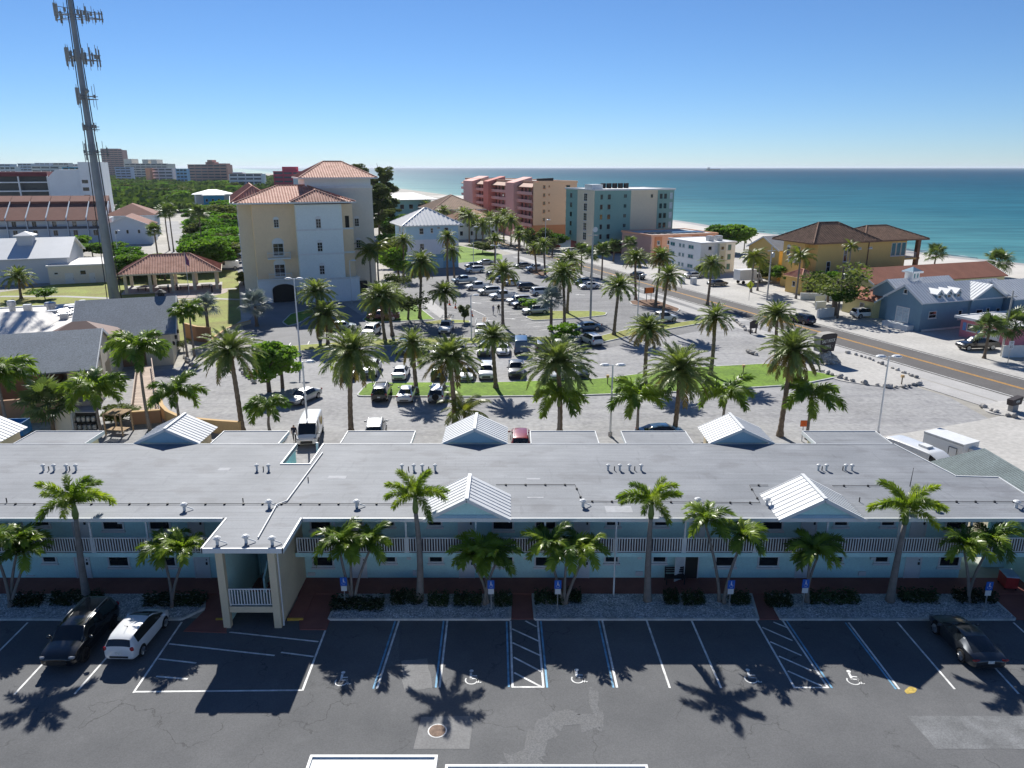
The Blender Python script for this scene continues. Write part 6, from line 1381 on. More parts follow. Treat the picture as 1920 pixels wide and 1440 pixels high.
    for s_ in (-1, 1):
        q = MB(); q.lathe([(0.4,-0.5),(1,-0.3),(1,0.3),(0.4,0.5)], 8); q.v = [(xm+a*0.09, s_*(st[fi][2]+0.12)+b*0.12, zm+c*0.17) for a, b, c in q.v]; q.bar((xm, s_*(st[fi][2]-0.06), zm-0.03), (xm, s_*(st[fi][2]+0.1), zm-0.02), 0.05, 0.04); out['mirror'].append(q.mesh('mirror', WHITE, True))
    if sp.get('rails'):
        out['rails'] = []
        for s_ in (-1, 1):
            q = MB(); q.tube([(-1.7, s_*0.6, 1.66), (-1.6, s_*0.61, 1.73), (0.3, s_*0.61, 1.76), (0.5, s_*0.6, 1.68)], 0.022, 6); out['rails'].append(q.mesh('roof_rail', STEEL))
    if sp.get('bed'):
        x0, x1 = sp['bed']; q = MB()
        q.box(x0, x1, 0.86, 0.97, 0.42, 1.16); q.box(x0, x1, -0.97, -0.86, 0.42, 1.16); q.box(x0, x0+0.08, -0.86, 0.86, 0.42, 1.14); q.box(x1-0.08, x1, -0.86, 0.86, 0.42, 1.14); q.box(x0+0.08, x1-0.08, -0.86, 0.86, 0.55, 0.66)
        out['bed'] = q.mesh('cargo_bed', WHITE)
        q = MB(); q.box(x0+0.1, x1-0.1, -0.84, 0.84, 0.664, 0.67); out['liner'] = q.mesh('bed_liner', DARK)
    out['pillar'] = []
    for s_ in (-1, 1):
        q = MB(); f0 = sp['front'][0]; q.tube([(st[i][0], s_*st[i][4], st[i][5]-0.045) for i in range(f0, sp['front'][-1]+2)], 0.035, 6); out['pillar'].append(q.mesh('pillar', WHITE, True))
    CAR[kind] = out
    return out
def car(kind, px, py, head, pm, label, group=None, cat=None, rims='rim', sc_=1.0, at=None, full=True):
    """head: compass of the bonnet in degrees, 0 = to the right, 90 = away"""
    c = CAR.get(kind) or build_car(kind)
    x, y = at if at else G(px, py)
    nm = {'sedan':'sedan','suv':'suv','hatch':'hatchback','coupe':'sports_coupe','pickup':'pickup_truck','van':'cargo_van','sprinter':'high_roof_van'}[kind]
    t = thing(nm, label, cat or {'sedan':'car','suv':'suv','hatch':'car','coupe':'car','pickup':'pickup','van':'van','sprinter':'van'}[kind], (x, y, 0.03), math.radians(head), group)
    t.scale = (sc_,)*3
    def put(nm_, me, par=t, loc=(0,0,0), rz=0, p=None):
        o = ob(nm_, me, par, loc, rz)
        if p is not None: o.material_slots[0].link = 'OBJECT'; o.material_slots[0].material = p
        return o
    put('body', c['body'], p=pm)
    for nm_ in ('side_window_left', 'side_window_right', 'windshield', 'rear_window', 'wheel_arches'):
        if nm_ in c: put('side_window' if nm_[:4] == 'side' else nm_, c[nm_])
    fx, rx, wr = SPEC[kind]['wheels']; wy = max(s_[2] for s_ in SPEC[kind]['st'])-0.12
    for x_ in (fx, rx):
        for s_ in (-1, 1):
            wo = ob('wheel', c['tyre'], t, (x_, s_*wy, wr), 0 if s_ > 0 else math.pi); ob('rim', c[rims], wo)
    for me in c['head']: put('headlight', me)
    for me in c['tail']: put('tail_light', me)
    put('grille', c['grille']); put('licence_plate', c['plate']); put('rear_bumper_trim', c['bumper'])
    for me in c['mirror']: put('mirror', me, p=pm)
    for me in c['pillar']: put('pillar', me, p=pm)
    for me in c.get('rails', []): put('roof_rail', me)
    if 'bed' in c: put('cargo_bed', c['bed'], p=pm); put('bed_liner', c['liner'])
    return t
P_WHITE = paint('paint_white', (0.72, 0.73, 0.73)); P_BLACK = paint('paint_black', (0.008, 0.009, 0.011), rough=0.22); P_SILVER = paint('paint_silver', (0.42, 0.43, 0.44), 0.5, 0.35)
P_GREY = paint('paint_grey', (0.09, 0.10, 0.11), 0.4); P_NAVY = paint('paint_navy', (0.015, 0.025, 0.06), 0.2); P_RED = paint('paint_red', (0.22, 0.012, 0.018), 0.1); P_BLUE = paint('paint_blue', (0.02, 0.08, 0.17), 0.3); P_PALE = paint('paint_pale_blue', (0.36, 0.44, 0.50), 0.3); P_MAROON = paint('paint_maroon', (0.10, 0.02, 0.03), 0.3)
P_COUPE = paint('paint_dark_slate', (0.055, 0.062, 0.072), 0.6, 0.28)
def hd(a, b): 
    p, q = G(*a), G(*b); return math.degrees(math.atan2(q[1]-p[1], q[0]-p[0]))
# the three cars in front of the motel
fs_ = car('suv', 158, 1208, hd((152,1168),(27,1303)), P_BLACK, 'black SUV parked nose-out in the front car park', rims='rim_black', sc_=1.04)
fh_ = car('hatch', 263, 1203, hd((140,1302),(258,1168)), P_WHITE, 'white hatchback parked nose-in beside the black SUV')
q = MB(); q.tube([(-0.9,0,1.5),(-0.9,0,1.56)], 0.03, 6); q.tube([(-0.9,0,1.55),(-1.15,0,1.75)], 0.01, 5); q.build('antenna', DARK, fh_)
fc_ = car('coupe', 1806, 1214, hd((1790,1293),(1682,1167)), P_COUPE, 'dark slate sports coupe parked nose-in on the right')
# rear lot
N_, S_, LFT = 90, -90, 200
rows = [
 ('sedan', 571, 752, -112, P_SILVER, 'silver sedan facing out near the restaurant drive'),
 ('suv', 716, 745, 92, P_BLACK, 'black minivan-like SUV nosed into the grass strip'),
 ('sedan', 763, 747, 90, P_WHITE, 'white sedan between the black SUV and the jeep'),
 ('suv', 822, 748, 88, P_SILVER, 'silver SUV with spare wheel on its back by the grass strip'),
 ('pickup', 697, 700, -88, P_WHITE, 'white pickup behind the grass strip, leftmost of its row'),
 ('sedan', 752, 707, 90, P_WHITE, 'white sedan with its boot to the camera behind the grass strip'),
 ('hatch', 823, 708, 90, P_GREY, 'dark hatchback half hidden by a palm behind the grass strip'),
 ('sedan', 876, 708, -90, P_WHITE, 'white sedan half hidden by a palm frond behind the grass strip'),
 ('suv', 913, 706, -90, P_WHITE, 'white SUV facing the camera behind the grass strip'),
 ('pickup', 968, 702, -90, P_GREY, 'dark grey pickup facing the camera behind the grass strip'),
 ('sedan', 1085, 703, -80, P_GREY, 'dark car under the big palm behind the grass strip'),
 ('suv', 697, 628, -100, P_WHITE, 'white SUV facing the camera in the middle lane'),
 ('pickup', 837, 622, -92, P_WHITE, 'white work truck with ladder rack, left of the pair'),
 ('pickup', 903, 628, -90, P_WHITE, 'white work truck with ladder rack, right of the pair'),
 ('suv', 757, 660, -90, P_PALE, 'pale blue SUV shaded by the twin palms'),
 ('sedan', 790, 662, -90, P_GREY, 'grey sedan in the row beyond the lane'),
 ('suv', 908, 664, -90, P_GREY, 'grey SUV behind the right work truck'),
 ('sedan', 944, 662, -90, P_WHITE, 'white sedan in the row beyond the lane'),
 ('van', 977, 659, 90, P_BLUE, 'dark blue minivan in the row beyond the lane'),
 ('suv', 1016, 660, 90, P_GREY, 'dark SUV right of the blue minivan'),
 ('suv', 1108, 645, 112, P_WHITE, 'white SUV seen from behind at the lane corner'),
 ('sedan', 1100, 620, 200, P_BLUE, 'blue car in palm shade beyond the lane corner'),
 ('pickup', 718, 600, 185, P_MAROON, 'dark red pickup in the office shade'),
 ('pickup', 870, 531, LFT, P_PALE, 'pale blue pickup at the head of the angled row'),
 ('pickup', 897, 543, LFT, P_WHITE, 'white pickup second in the angled row'),
 ('suv', 917, 552, LFT, P_SILVER, 'silver SUV third in the angled row'),
 ('pickup', 943, 561, LFT, P_WHITE, 'white pickup fourth in the angled row'),
 ('suv', 972, 570, LFT, P_SILVER, 'grey-silver SUV fifth in the angled row'),
 ('suv', 982, 577, LFT, P_NAVY, 'navy SUV sixth in the angled row'),
 ('suv', 1004, 589, LFT, P_SILVER, 'silver SUV last in the angled row by the grass island'),
 ('sedan', 962, 535, 20, P_WHITE, 'white car backed onto the angled row'),
 ('suv', 990, 544, 20, P_BLACK, 'black SUV backed onto the angled row'),
 ('suv', 891, 511, LFT, P_WHITE, 'white SUV at the far end of the lot'),
 ('sedan', 888, 502, LFT, P_BLACK, 'black car at the far end of the lot'),
 ('sedan', 981, 502, LFT, P_GREY, 'grey sedan near the far lot exit'),
 ('pickup', 1006, 508, LFT, P_WHITE, 'white pickup near the far lot exit'),
 ('sedan', 1105, 541, LFT, P_WHITE, 'white sedan beyond the tall light pole'),
 ('sedan', 1094, 533, LFT, P_BLUE, 'dark blue car behind the white sedan near the light pole'),
 ('suv', 1195, 522, 110, P_GREY, 'grey SUV driving on the beach road in the distance'),
 ('pickup', 1240, 604, 20, P_WHITE, 'white pickup by the mulch island near the road'),
 ('suv', 1504, 606, 110, P_NAVY, 'navy SUV driving away on the beach road'),
 ('suv', 1619, 595, 15, P_WHITE, 'white SUV parked beneath the spreading tree'),
 ('pickup', 1830, 655, 186, P_BLACK, 'black pickup in front of the pink building'),
 ('sedan', 1072, 473, LFT, P_WHITE, 'white car below the green condominium'),
 ('sedan', 1037, 466, LFT, P_RED, 'red car below the green condominium'),
 ('sedan', 868, 427, LFT, P_RED, 'red car parked left of the pink condominium'),
 ('van', 428, 505, LFT, P_WHITE, 'white van beside the office lawn'),
 ('suv', 445, 480, 20, P_WHITE, 'white SUV on the lane left of the office'),
 ('suv', 446, 487, 20, P_BLACK, 'black SUV on the lane left of the office'),
 ('suv', 444, 470, 20, P_GREY, 'grey SUV farthest on the lane left of the office'),
 ('suv', 705, 817, 96, P_SILVER, 'silver SUV with black roof rails just behind the motel'),
 ('suv', 976, 838, 90, P_RED, 'red SUV just behind the motel'),
 ('sedan', 1238, 822, 10, P_BLUE, 'blue car hidden behind the motel porch roof'),
 ('sedan', 1300, 521, 20, P_SILVER, 'silver car in front of the white apartment house'),
 ('sedan', 1345, 536, 20, P_GREY, 'grey car in front of the box truck'),
 ('suv', 862, 664, -90, P_WHITE, 'white SUV in the row beyond the lane, behind a palm'),
 ('sedan', 826, 663, -90, P_SILVER, 'silver sedan in the row beyond the lane'),
 ('pickup', 1050, 660, 90, P_SILVER, 'silver pickup at the right end of the row beyond the lane'),
 ('suv', 655, 705, -85, P_BLACK, 'black SUV under the left palm behind the grass strip'),
 ('sedan', 1040, 706, -90, P_WHITE, 'white sedan left of the dark car under the big palm'),
 ('suv', 930, 522, 20, P_GREY, 'grey SUV backed onto the far part of the angled row'),
 ('sedan', 945, 528, 20, P_NAVY, 'navy sedan backed onto the angled row'),
 ('suv', 1015, 553, 20, P_WHITE, 'white SUV right of the black SUV near the green shrub'),
 ('sedan', 910, 496, LFT, P_SILVER, 'silver car in the farthest row by the corner lawn'),
 ('sedan', 640, 618, 10, P_PALE, 'pale car in the office shade behind the two palms'),
]
for r_ in rows: car(*r_)
vn = car('van', 583, 823, -83, P_WHITE, 'white cargo van facing the camera behind the motel')
mb = MB(); mb.cyl((0,0,0), 0.42, 0.012, 24); lg = mb.build('round_emblem', mat('emblem_gold', (0.55,0.4,0.12), var=0.1), vn, (-0.9, 0.985, 1.55)); lg.rotation_euler = (-math.pi/2, 0, 0)
# ladder racks and ladders of the two work trucks
for o_ in [o for o in COL.objects if str(o.get('label', '')).startswith('white work truck')]:
    q = MB()
    for x_ in (-2.7, -1.0):
        for s_ in (-1, 1): q.tube([(x_, s_*0.9, 1.1), (x_, s_*0.9, 2.1)], 0.03, 6)
        q.tube([(x_, -0.92, 2.1), (x_, 0.92, 2.1)], 0.03, 6)
    for s_ in (-1, 1): q.tube([(-2.8, s_*0.9, 2.1), (1.0, s_*0.85, 2.1)], 0.03, 6)
    q.build('ladder_rack', STEEL, o_)
    q = MB(); 
    for s_ in (0.2, 0.6): q.bar((-2.9, s_, 2.2), (1.2, s_, 2.25), 0.04, 0.08)
    for k in range(12): q.bar((-2.8+k*0.34, 0.2, 2.21), (-2.8+k*0.34, 0.6, 2.21), 0.03, 0.03)
    q.build('ladder', mat('ladder_orange', (0.5,0.3,0.15), var=0.1), o_)
for o_ in [o for o in COL.objects if 'spare wheel' in str(o.get('label', ''))]:
    w_ = ob('spare_wheel', CAR['suv']['tyre'], o_, (-2.42, 0, 0.95), math.pi/2)
# high-roof van, box trailer and box truck
sv = car('sprinter', 1722, 862, 0, P_WHITE, 'white high-roofed van with roof vent right of the motel', at=(34.3, 57.8))
sv.rotation_euler[2] = math.radians(-69)
q = MB(); q.box(-0.4, 0.45, -0.35, 0.35, 2.72, 2.9); q.build('roof_vent', WHITE, sv)
TRL = mat('trailer_white', (0.72, 0.72, 0.70), rough=0.45, var=0.05, scale=0.6)
t_ = thing('box_trailer', 'white box trailer with side door beside the high-roofed van', 'trailer', (37.5, 59.7, 0.03), math.radians(-65))
q = MB(); q.box(-1.8, 1.8, -1.0, 1.0, 0.55, 2.9); q.build('body', TRL, t_)
q = MB(); q.box(-1.83, 1.83, -1.03, 1.03, 2.903, 2.98); q.build('roof', WHITE, t_)
q = MB(); q.box(-1.82, 1.82, -1.02, -1.003, 0.55, 0.65); q.box(-1.82, 1.82, -1.02, -1.003, 2.78, 2.88); q.build('edge_trim', STEEL, t_)
q = MB(); q.box(0.6, 1.35, -1.04, -1.003, 0.7, 2.45); d_ = q.build('side_door', TRL, t_); q = MB()
for a in ((0.6,0.64,0.7,2.45),(1.31,1.35,0.7,2.45)): q.box(a[0], a[1], -1.06, -1.041, a[2], a[3])
q.box(0.64, 1.31, -1.06, -1.041, 2.4, 2.45); q.build('door_trim', DARK, d_)
for x_ in (-0.5, 0.4):
    for s_ in (-1, 1): w_ = ob('wheel', CAR['suv']['tyre'], t_, (x_, s_*0.9, 0.36), 0); ob('rim', CAR['suv']['rim'], w_)
q = MB(); q.tube([(1.8, -0.6, 2.1), (2.4, -0.55, 2.4), (2.6, 0.2, 2.45), (2.3, 0.7, 2.4), (1.8, 0.7, 2.3)], 0.05, 6); q.box(1.84, 2.5, -0.3, 0.6, 2.2, 2.55); q.build('cooling_unit', WHITE, t_)
bt = thing('box_truck', 'white box truck in front of the white apartment house', 'truck', (*D(138.5, 107.0), 0.03), YAW)
q = MB(); q.box(-3.4, 1.0, -1.15, 1.15, 0.9, 3.2); q.build('cargo_box', TRL, bt)
q = MB(); q.hexa([(1.05,-1.05,0.5),(3.0,-1.0,0.5),(3.0,1.0,0.5),(1.05,1.05,0.5),(1.05,-1.0,2.3),(2.2,-0.95,2.3),(2.2,0.95,2.3),(1.05,1.0,2.3)]); q.build('cab', P_WHITE, bt)
q = MB(); q.poly([(2.32,-0.8,2.05),(2.78,-0.85,1.15),(2.78,0.85,1.15),(2.32,0.8,2.05)]); q.v = [(x+0.1,y,z) for x,y,z in q.v]; q.build('windshield', CARGLASS, bt)
q = MB(); q.poly([(1.2,-1.055,1.3),(2.3,-1.02,1.3),(2.1,-1.0,2.1),(1.2,-1.03,2.1)]); q.build('side_window', CARGLASS, bt)
for x_ in (2.0, -2.2):
    for s_ in (-1, 1): w_ = ob('wheel', CAR['pickup']['tyre'], bt, (x_, s_*0.95, 0.41), 0); ob('rim', CAR['pickup']['rim'], w_)
# ------------------------------------------------------------------ palms and trees
DATE = leafmat('date_palm_leaf', (0.108, 0.151, 0.054), (0.297, 0.346, 0.130), 0.42, rough=0.42, spec=0.3)
DATEY = leafmat('dry_palm_leaf', (0.16, 0.12, 0.03), (0.26, 0.19, 0.06), 0.3, rough=0.5)
ROYAL = leafmat('royal_palm_leaf', (0.093, 0.159, 0.026), (0.317, 0.383, 0.046), 0.48, rough=0.4, spec=0.3)
FOX = leafmat('foxtail_leaf', (0.078, 0.149, 0.028), (0.265, 0.352, 0.055), 0.45, rough=0.4, spec=0.3)
ADON = leafmat('cluster_palm_leaf', (0.067, 0.134, 0.024), (0.300, 0.390, 0.044), 0.45, rough=0.32)
SILVER = leafmat('silver_palm_leaf', (0.16, 0.2, 0.19), (0.26, 0.30, 0.28), 0.2, rough=0.5, tcol=(1,1.05,0.95))
COCO = leafmat('coconut_leaf', (0.074, 0.113, 0.026), (0.256, 0.270, 0.060), 0.42, rough=0.4)
SABAL = leafmat('fan_palm_leaf', (0.058, 0.098, 0.039), (0.195, 0.244, 0.098), 0.35, rough=0.4)
BARK = mat('palm_bark', (0.19, 0.145, 0.105), rough=0.95, var=0.3, scale=4, fine=0.3, bump=0.9, bscale=9)
BOOT = mat('palm_boots', (0.15, 0.09, 0.05), rough=0.95, var=0.35, scale=5, fine=0.3, bump=1.0, bscale=10)
SMOOTHB = mat('smooth_palm_bark', (0.215, 0.19, 0.17), rough=0.85, var=0.18, scale=3, fine=0.12)
SHAFT = mat('crownshaft', (0.14, 0.20, 0.05), rough=0.45, var=0.15, scale=2)
def frond(L, npair, ll, elev, droop, power, m, seed, plum=0.0, vee=0.25, width=0.035, fwd=0.6, base=0.1, sag=0.25):
    """one feather leaf: arching midrib with separate leaflets on both sides"""
    r_ = random.Random(seed); q = MB(); P_ = [Vector((0,0,0))]; n = 24; A = []
    for i in range(n):
        a = elev - droop*((i+0.5)/n)**power; A.append(a); P_.append(P_[-1]+Vector((math.cos(a), 0, math.sin(a)))*L/n)
    q.tube(P_[::3], [0.035*(1-0.85*i/8)+0.004 for i in range(len(P_[::3]))], 4)
    for k in range(npair):
        t = base+(1-base)*(k+0.5)/npair; f_ = t*n; i = min(n-1, int(f_)); p = P_[i].lerp(P_[i+1], f_-i); a = A[i]
        T = Vector((math.cos(a), 0, math.sin(a))); U = Vector((-math.sin(a), 0, math.cos(a)))
        le = ll*(0.35+0.65*math.sin(math.pi*min(1, 0.12+0.8*t))**0.8)*r_.uniform(0.85, 1.1)
        for s_ in (-1, 1):
            roll = vee + r_.uniform(-plum, plum); fw = fwd*r_.uniform(0.75, 1.25)*(0.7+0.6*t)
            d = (Vector((0, s_, 0))*math.cos(roll)+U*math.sin(roll))*math.cos(fw)+T*math.sin(fw)
            mid = p+d*le*0.55; tip = p+d*le+Vector((0,0,-sag*le)); mid = mid+Vector((0,0,-sag*le*0.22))
            wv = T.cross(d).cross(d).normalized()*width*0.5
            if wv.length < 1e-5: wv = T*width*0.5
            q.poly([p-wv*0.6, p+wv*0.6, mid+wv, mid-wv]); q.poly([mid-wv, mid+wv, tip])
    return q.mesh('frond', m)
def fan(R, nseg, m, seed, stem=0.9):
    r_ = random.Random(seed); q = MB(); q.tube([(0,0,0), (stem*0.6,0,0.06), (stem,0,0.02)], [0.025,0.02,0.015], 4)
    for i in range(nseg):
        a = -2.2+4.4*i/(nseg-1); le = R*(0.72+0.28*math.cos(a*0.6))*r_.uniform(0.9,1.08); da = 4.4/nseg*0.5
        c = Vector((stem,0,0)); f1 = Vector((math.cos(a-da),math.sin(a-da),0.12)); f2 = Vector((math.cos(a+da),math.sin(a+da),0.05)); tp = Vector((math.cos(a),math.sin(a),0))
        q.poly([c, c+f1*le*0.6, c+f2*le*0.6]); q.poly([c+f1*le*0.6, c+tp*le+Vector((0,0,-0.3*le*r_.uniform(0.5,1.2))), c+f2*le*0.6])
    return q.mesh('frond', m)
FR = {}
FR['date'] = [frond(3.2, 50, 0.62, 0.0, 0.6+0.22*k, 1.5, DATE, 30+k, 0.35, 0.4, 0.06, 0.8) for k in range(4)]
FR['datey'] = [frond(3.1, 46, 0.58, 0.0, 0.9, 1.4, DATEY, 40, 0.25, 0.3, 0.055, 0.75)]
FR['royal'] = [frond(2.35, 120, 0.46, 0.0, 0.95+0.25*k, 1.6, ROYAL, 50+k, 1.6, 0.0, 0.045, 0.65, sag=0.2) for k in range(4)]
FR['fox'] = [frond(2.7, 80, 0.6, 0.0, 1.55+0.25*k, 1.4, FOX, 55+k, 1.2, -0.3, 0.085, 0.5, sag=0.4) for k in range(4)]
FR['adon'] = [frond(1.75, 58, 0.48, 0.0, 1.45+0.25*k, 1.35, ADON, 60+k, 0.45, 0.25, 0.055, 0.55, sag=0.35) for k in range(4)]
FR['coco'] = [frond(3.8, 56, 0.8, 0.0, 1.05+0.25*k, 1.4, COCO, 70+k, 0.15, -0.25, 0.07, 0.5, sag=0.5) for k in range(4)]
FR['silver'] = [fan(1.3, 22, SILVER, 80+k, 1.1) for k in range(2)]
FR['sabal'] = [fan(0.95, 18, SABAL, 90+k, 0.95) for k in range(2)]
_tr = {}
def trunk(kind, h, r0, r1, lean, seed):
    """ringed, slightly bent trunk; lean = horizontal shift of the top"""
    r_ = random.Random(seed); q = MB(); n = max(8, int(h*3)); P_, R_ = [], []; bx, by = r_.uniform(-.12,.12), r_.uniform(-.12,.12)
    for i in range(n+1):
        t = i/n; P_.append((lean[0]*t**1.4+bx*math.sin(t*3.1), lean[1]*t**1.4+by*math.sin(t*2.7), h*t))
        rr = r0+(r1-r0)*t; rr *= 1+(0.55*(1-t*6)**2 if t < 1/6 and kind != 'royal' else (0.16*max(0,1-t*5)))
        if kind in ('date', 'coco'): rr *= 1+0.07*(1 if i % 2 else -1)
        R_.append(rr)
    q.tube(P_, R_, 10); return q, P_[-1]
def palm(kind, label, base, h, seed, group=None, scale=1.0, lean=(0,0), n=None, yellow=0, name=None, cat='palm', r=None):
    """base = (x, y); h = height of the growing point"""
    r_ = random.Random(seed)
    t = thing(name or {'date':'date_palm','royal':'royal_palm','adon':'christmas_palm','coco':'coconut_palm','silver':'silver_fan_palm','sabal':'fan_palm'}[kind], label, cat, (*base, 0.02), r_.uniform(0, 6.28) if lean == (0,0) else 0, group)
    rad = r or {'date':(0.26,0.2),'royal':(0.27,0.15),'coco':(0.2,0.13),'silver':(0.26,0.22),'sabal':(0.2,0.17),'adon':(0.1,0.07)}[kind]
    q, top = trunk(kind, h, rad[0], rad[1], lean, seed); q.build('trunk', {'date':BARK,'royal':SMOOTHB,'coco':SMOOTHB,'silver':BARK,'sabal':BARK,'adon':SMOOTHB}[kind], t, smooth=kind != 'date')
    if kind == 'date':
        q = MB(); q.lathe([(0.2,-0.9),(0.33,-0.5),(0.36,-0.15),(0.2,0.15)], 12, c=top); q.build('boot_ring', BOOT, t)
    if kind in ('royal',):
        q = MB(); q.lathe([(0.15,0),(0.19,0.25),(0.13,0.8),(0.07,1.2)], 10, c=top); q.build('crownshaft', SHAFT, t, smooth=True); top = (top[0], top[1], top[2]+0.95)
    N = n or {'date':78,'royal':12,'adon':13,'coco':22,'silver':22,'sabal':30}[kind]
    for i in range(N):
        az = i*2.39996+r_.uniform(-0.2, 0.2); f_ = (i+0.5)/N
        if kind == 'date': el = math.radians(84-(100+(seed*37) % 30)*f_**1.05)+r_.uniform(-.12,.12); k = 'date'; s_ = 0.78+0.3*min(1, f_*1.6)
        elif kind == 'royal': el = math.radians(80-68*f_**0.9)+r_.uniform(-.12,.12); k = 'fox' if name else 'royal'; s_ = 0.85+0.2*r_.random()
        elif kind == 'adon': el = math.radians(78-50*f_)+r_.uniform(-.15,.15); k = 'adon'; s_ = 0.8+0.3*r_.random()
        elif kind == 'coco': el = math.radians(78-88*f_)+r_.uniform(-.15,.15); k = 'coco'; s_ = 0.8+0.25*r_.random()
        else: el = math.radians(80-115*f_)+r_.uniform(-.15,.15); k = kind; s_ = 0.85+0.3*r_.random()
        me = FR[k][r_.randrange(len(FR[k]))]
        if yellow and f_ > 1-yellow: me = FR['datey'][0]
        ob('frond', me, t, top, 0, Euler((0 if kind not in ('sabal','silver') else r_.uniform(-.4,.4), -el, az), 'XYZ'), s_*scale)
    return t
def palm_px(kind, label, bpx, cpy, seed, **k):
    """stand a palm on the ground point seen at bpx, its crown centre at image row cpy"""
    x, y = G(*bpx); z = Zat(cpy, y); return palm(kind, label, (x, y), z-0.3, seed, **k)
# royal palms before the motel
RG = 'tall royal palms before the motel'
for lab, bp, cy_, cxp, sd_, sc_ in (('leftmost tall royal palm, behind the black SUV', (165,1132), 945, 137, 1, 1.0), ('tall royal palm rising left of the first roof gable', (787,1130), 934, 778, 2, 0.92), ('tall royal palm between the two front roof gables', (1214,1130), 944, 1222, 3, 0.92), ('big leaning royal palm on the right before the motel', (1668,1130), 955, 1700, 4, 1.02)):
    x, y = G(*bp); z = Zat(cy_, y); xt = atY(cxp, cy_, y)[0]
    palm('royal', lab, (x, min(y, 39.2)), z-0.95, sd_, RG, sc_, (xt-x, 0.0), r=(0.24,0.125))
# clusters of christmas palms, two to four stems each
def cluster(lab, bp, stems, seed, sc_=1.0):
    x, y = G(*bp); y = min(y, 39.0); t = thing('palm_cluster', lab, 'palm', (x, y, 0.1), 0, 'christmas palm clusters in the gravel beds'); r_ = random.Random(seed)
    for (cxp, cyp) in stems:
        xt, zt = atY(cxp, cyp, y); q, top = trunk('adon', zt-0.35, 0.1, 0.065, (xt-x, r_.uniform(-.3,.3)), r_.randrange(999)); st_ = q.build('stem', SMOOTHB, t, (r_.uniform(-.12,.12), r_.uniform(-.12,.12), 0), smooth=True)
        q = MB(); q.lathe([(0.07,0),(0.085,0.15),(0.04,0.55)], 8, c=top); q.build('crownshaft', SHAFT, st_)
        for i in range(13):
            az = i*2.39996+r_.uniform(-.3,.3); el = math.radians(80-55*(i+.5)/13)+r_.uniform(-.15,.15)
            ob('frond', FR['adon'][r_.randrange(4)], st_, (top[0], top[1], top[2]+0.4), 0, Euler((r_.uniform(-.2,.2), -el, az), 'XYZ'), sc_*r_.uniform(0.8,1.12))
for lab, bp, stems, sd_ in (('dim palm cluster at the left edge of the gravel beds', (20,1140), [(-8,1020),(28,1025),(45,1040)], 1), ('two-stemmed palm cluster left of the entrance stair', (322,1140), [(300,1040),(345,1035)], 2), ('three-stemmed palm cluster right of the entrance stair', (665,1135), [(640,1022),(662,1030),(692,1025)], 3), ('three-stemmed palm cluster left of the central red path', (912,1135), [(885,1045),(908,1042),(932,1048)], 4), ('three-stemmed palm cluster right of the central red path', (1057,1135), [(1032,1030),(1060,1040),(1090,1038)], 5), ('tall two-stemmed palm cluster left of the slanting path', (1352,1132), [(1330,985),(1385,1008)], 6), ('palm cluster right of the slanting red path', (1514,1132), [(1520,1035),(1535,1040)], 7), ('tall palm cluster at the right end of the beds', (1815,1132), [(1806,1025),(1862,1020)], 8)):
    cluster(lab, bp, stems, sd_, 1.0)
# date palms, row behind the motel and over the lots
DG = 'date palms of the rear lots'
date = [
 ('tall date palm at the left end of the row behind the motel', (455,812), 655, 1, 1.0), ('tall date palm behind the motel above the white van', (659,815), 655, 2, 1.05), ('date palm behind the motel left of the middle roof gable', (852,812), 667, 3, 0.95), ('large date palm behind the motel right of the red SUV', (1049,815), 676, 4, 1.12), ('large date palm behind the motel left of the right gable', (1264,815), 690, 5, 1.1), ('tallest date palm behind the motel near the right gable, browning below', (1462,818), 652, 6, 0.93),
 ('date palm by the grass strip behind the white sedan', (781,737), 640, 7, 0.8), ('slim date palm in the grass strip left of the dark pickup', (930,729), 628, 8, 0.75), ('slim date palm at the middle of the grass strip', (1209,721), 612, 9, 0.78), ('slim date palm on the right part of the grass strip', (1332,705), 592, 10, 0.78),
 ('front one of the two palms before the office arch', (615,648), 588, 11, 1.05), ('rear one of the two palms before the office arch', (600,638), 545, 12, 0.9), ('left trunk of the twin palms by the dark red pickup', (722,640), 555, 13, 1.05), ('right trunk of the twin palms by the dark red pickup', (736,630), 548, 14, 0.85), ('tall date palm on the office lawn edge', (787,598), 490, 15, 0.95), ('date palm by the traffic cones', (836,606), 545, 16, 0.8), ('tall slim date palm behind the two walkers', (943,612), 508, 17, 0.9),
 ('front one of the paired palms on the long grass island', (1058,616), 512, 18, 1.0), ('rear one of the paired palms on the long grass island', (1063,588), 485, 19, 0.85), ('date palm on the strip right of the grass island', (1151,629), 535, 20, 0.9), ('dark date palm by the orange road sign', (1192,563), 482, 21, 0.85), ('yellowing date palm beside the orange road sign', (1229,574), 480, 22, 0.85), ('date palm on the strip above the white pickup', (1241,618), 512, 23, 0.85), ('tall date palm at the near edge of the beach road', (1326,572), 493, 24, 0.85), ('date palm behind the large restaurant sign', (1452,652), 588, 25, 0.9),
 ('date palm left of the pale blue house', (757,522), 450, 26, 0.85), ('date palm before the pale blue house', (840,535), 442, 27, 0.75), ('date palm right of the pale blue house', (852,528), 468, 28, 0.8), ('left date palm by the corner lawn', (928,500), 447, 29, 0.8), ('right date palm by the corner lawn', (972,502), 440, 30, 0.7), ('left date palm on the far mulch island', (1006,512), 462, 31, 0.7), ('right date palm on the far mulch island', (1022,516), 456, 32, 0.75),
 ('date palm on the park lawn at the left edge', (40,560), 518, 33, 1.0)]
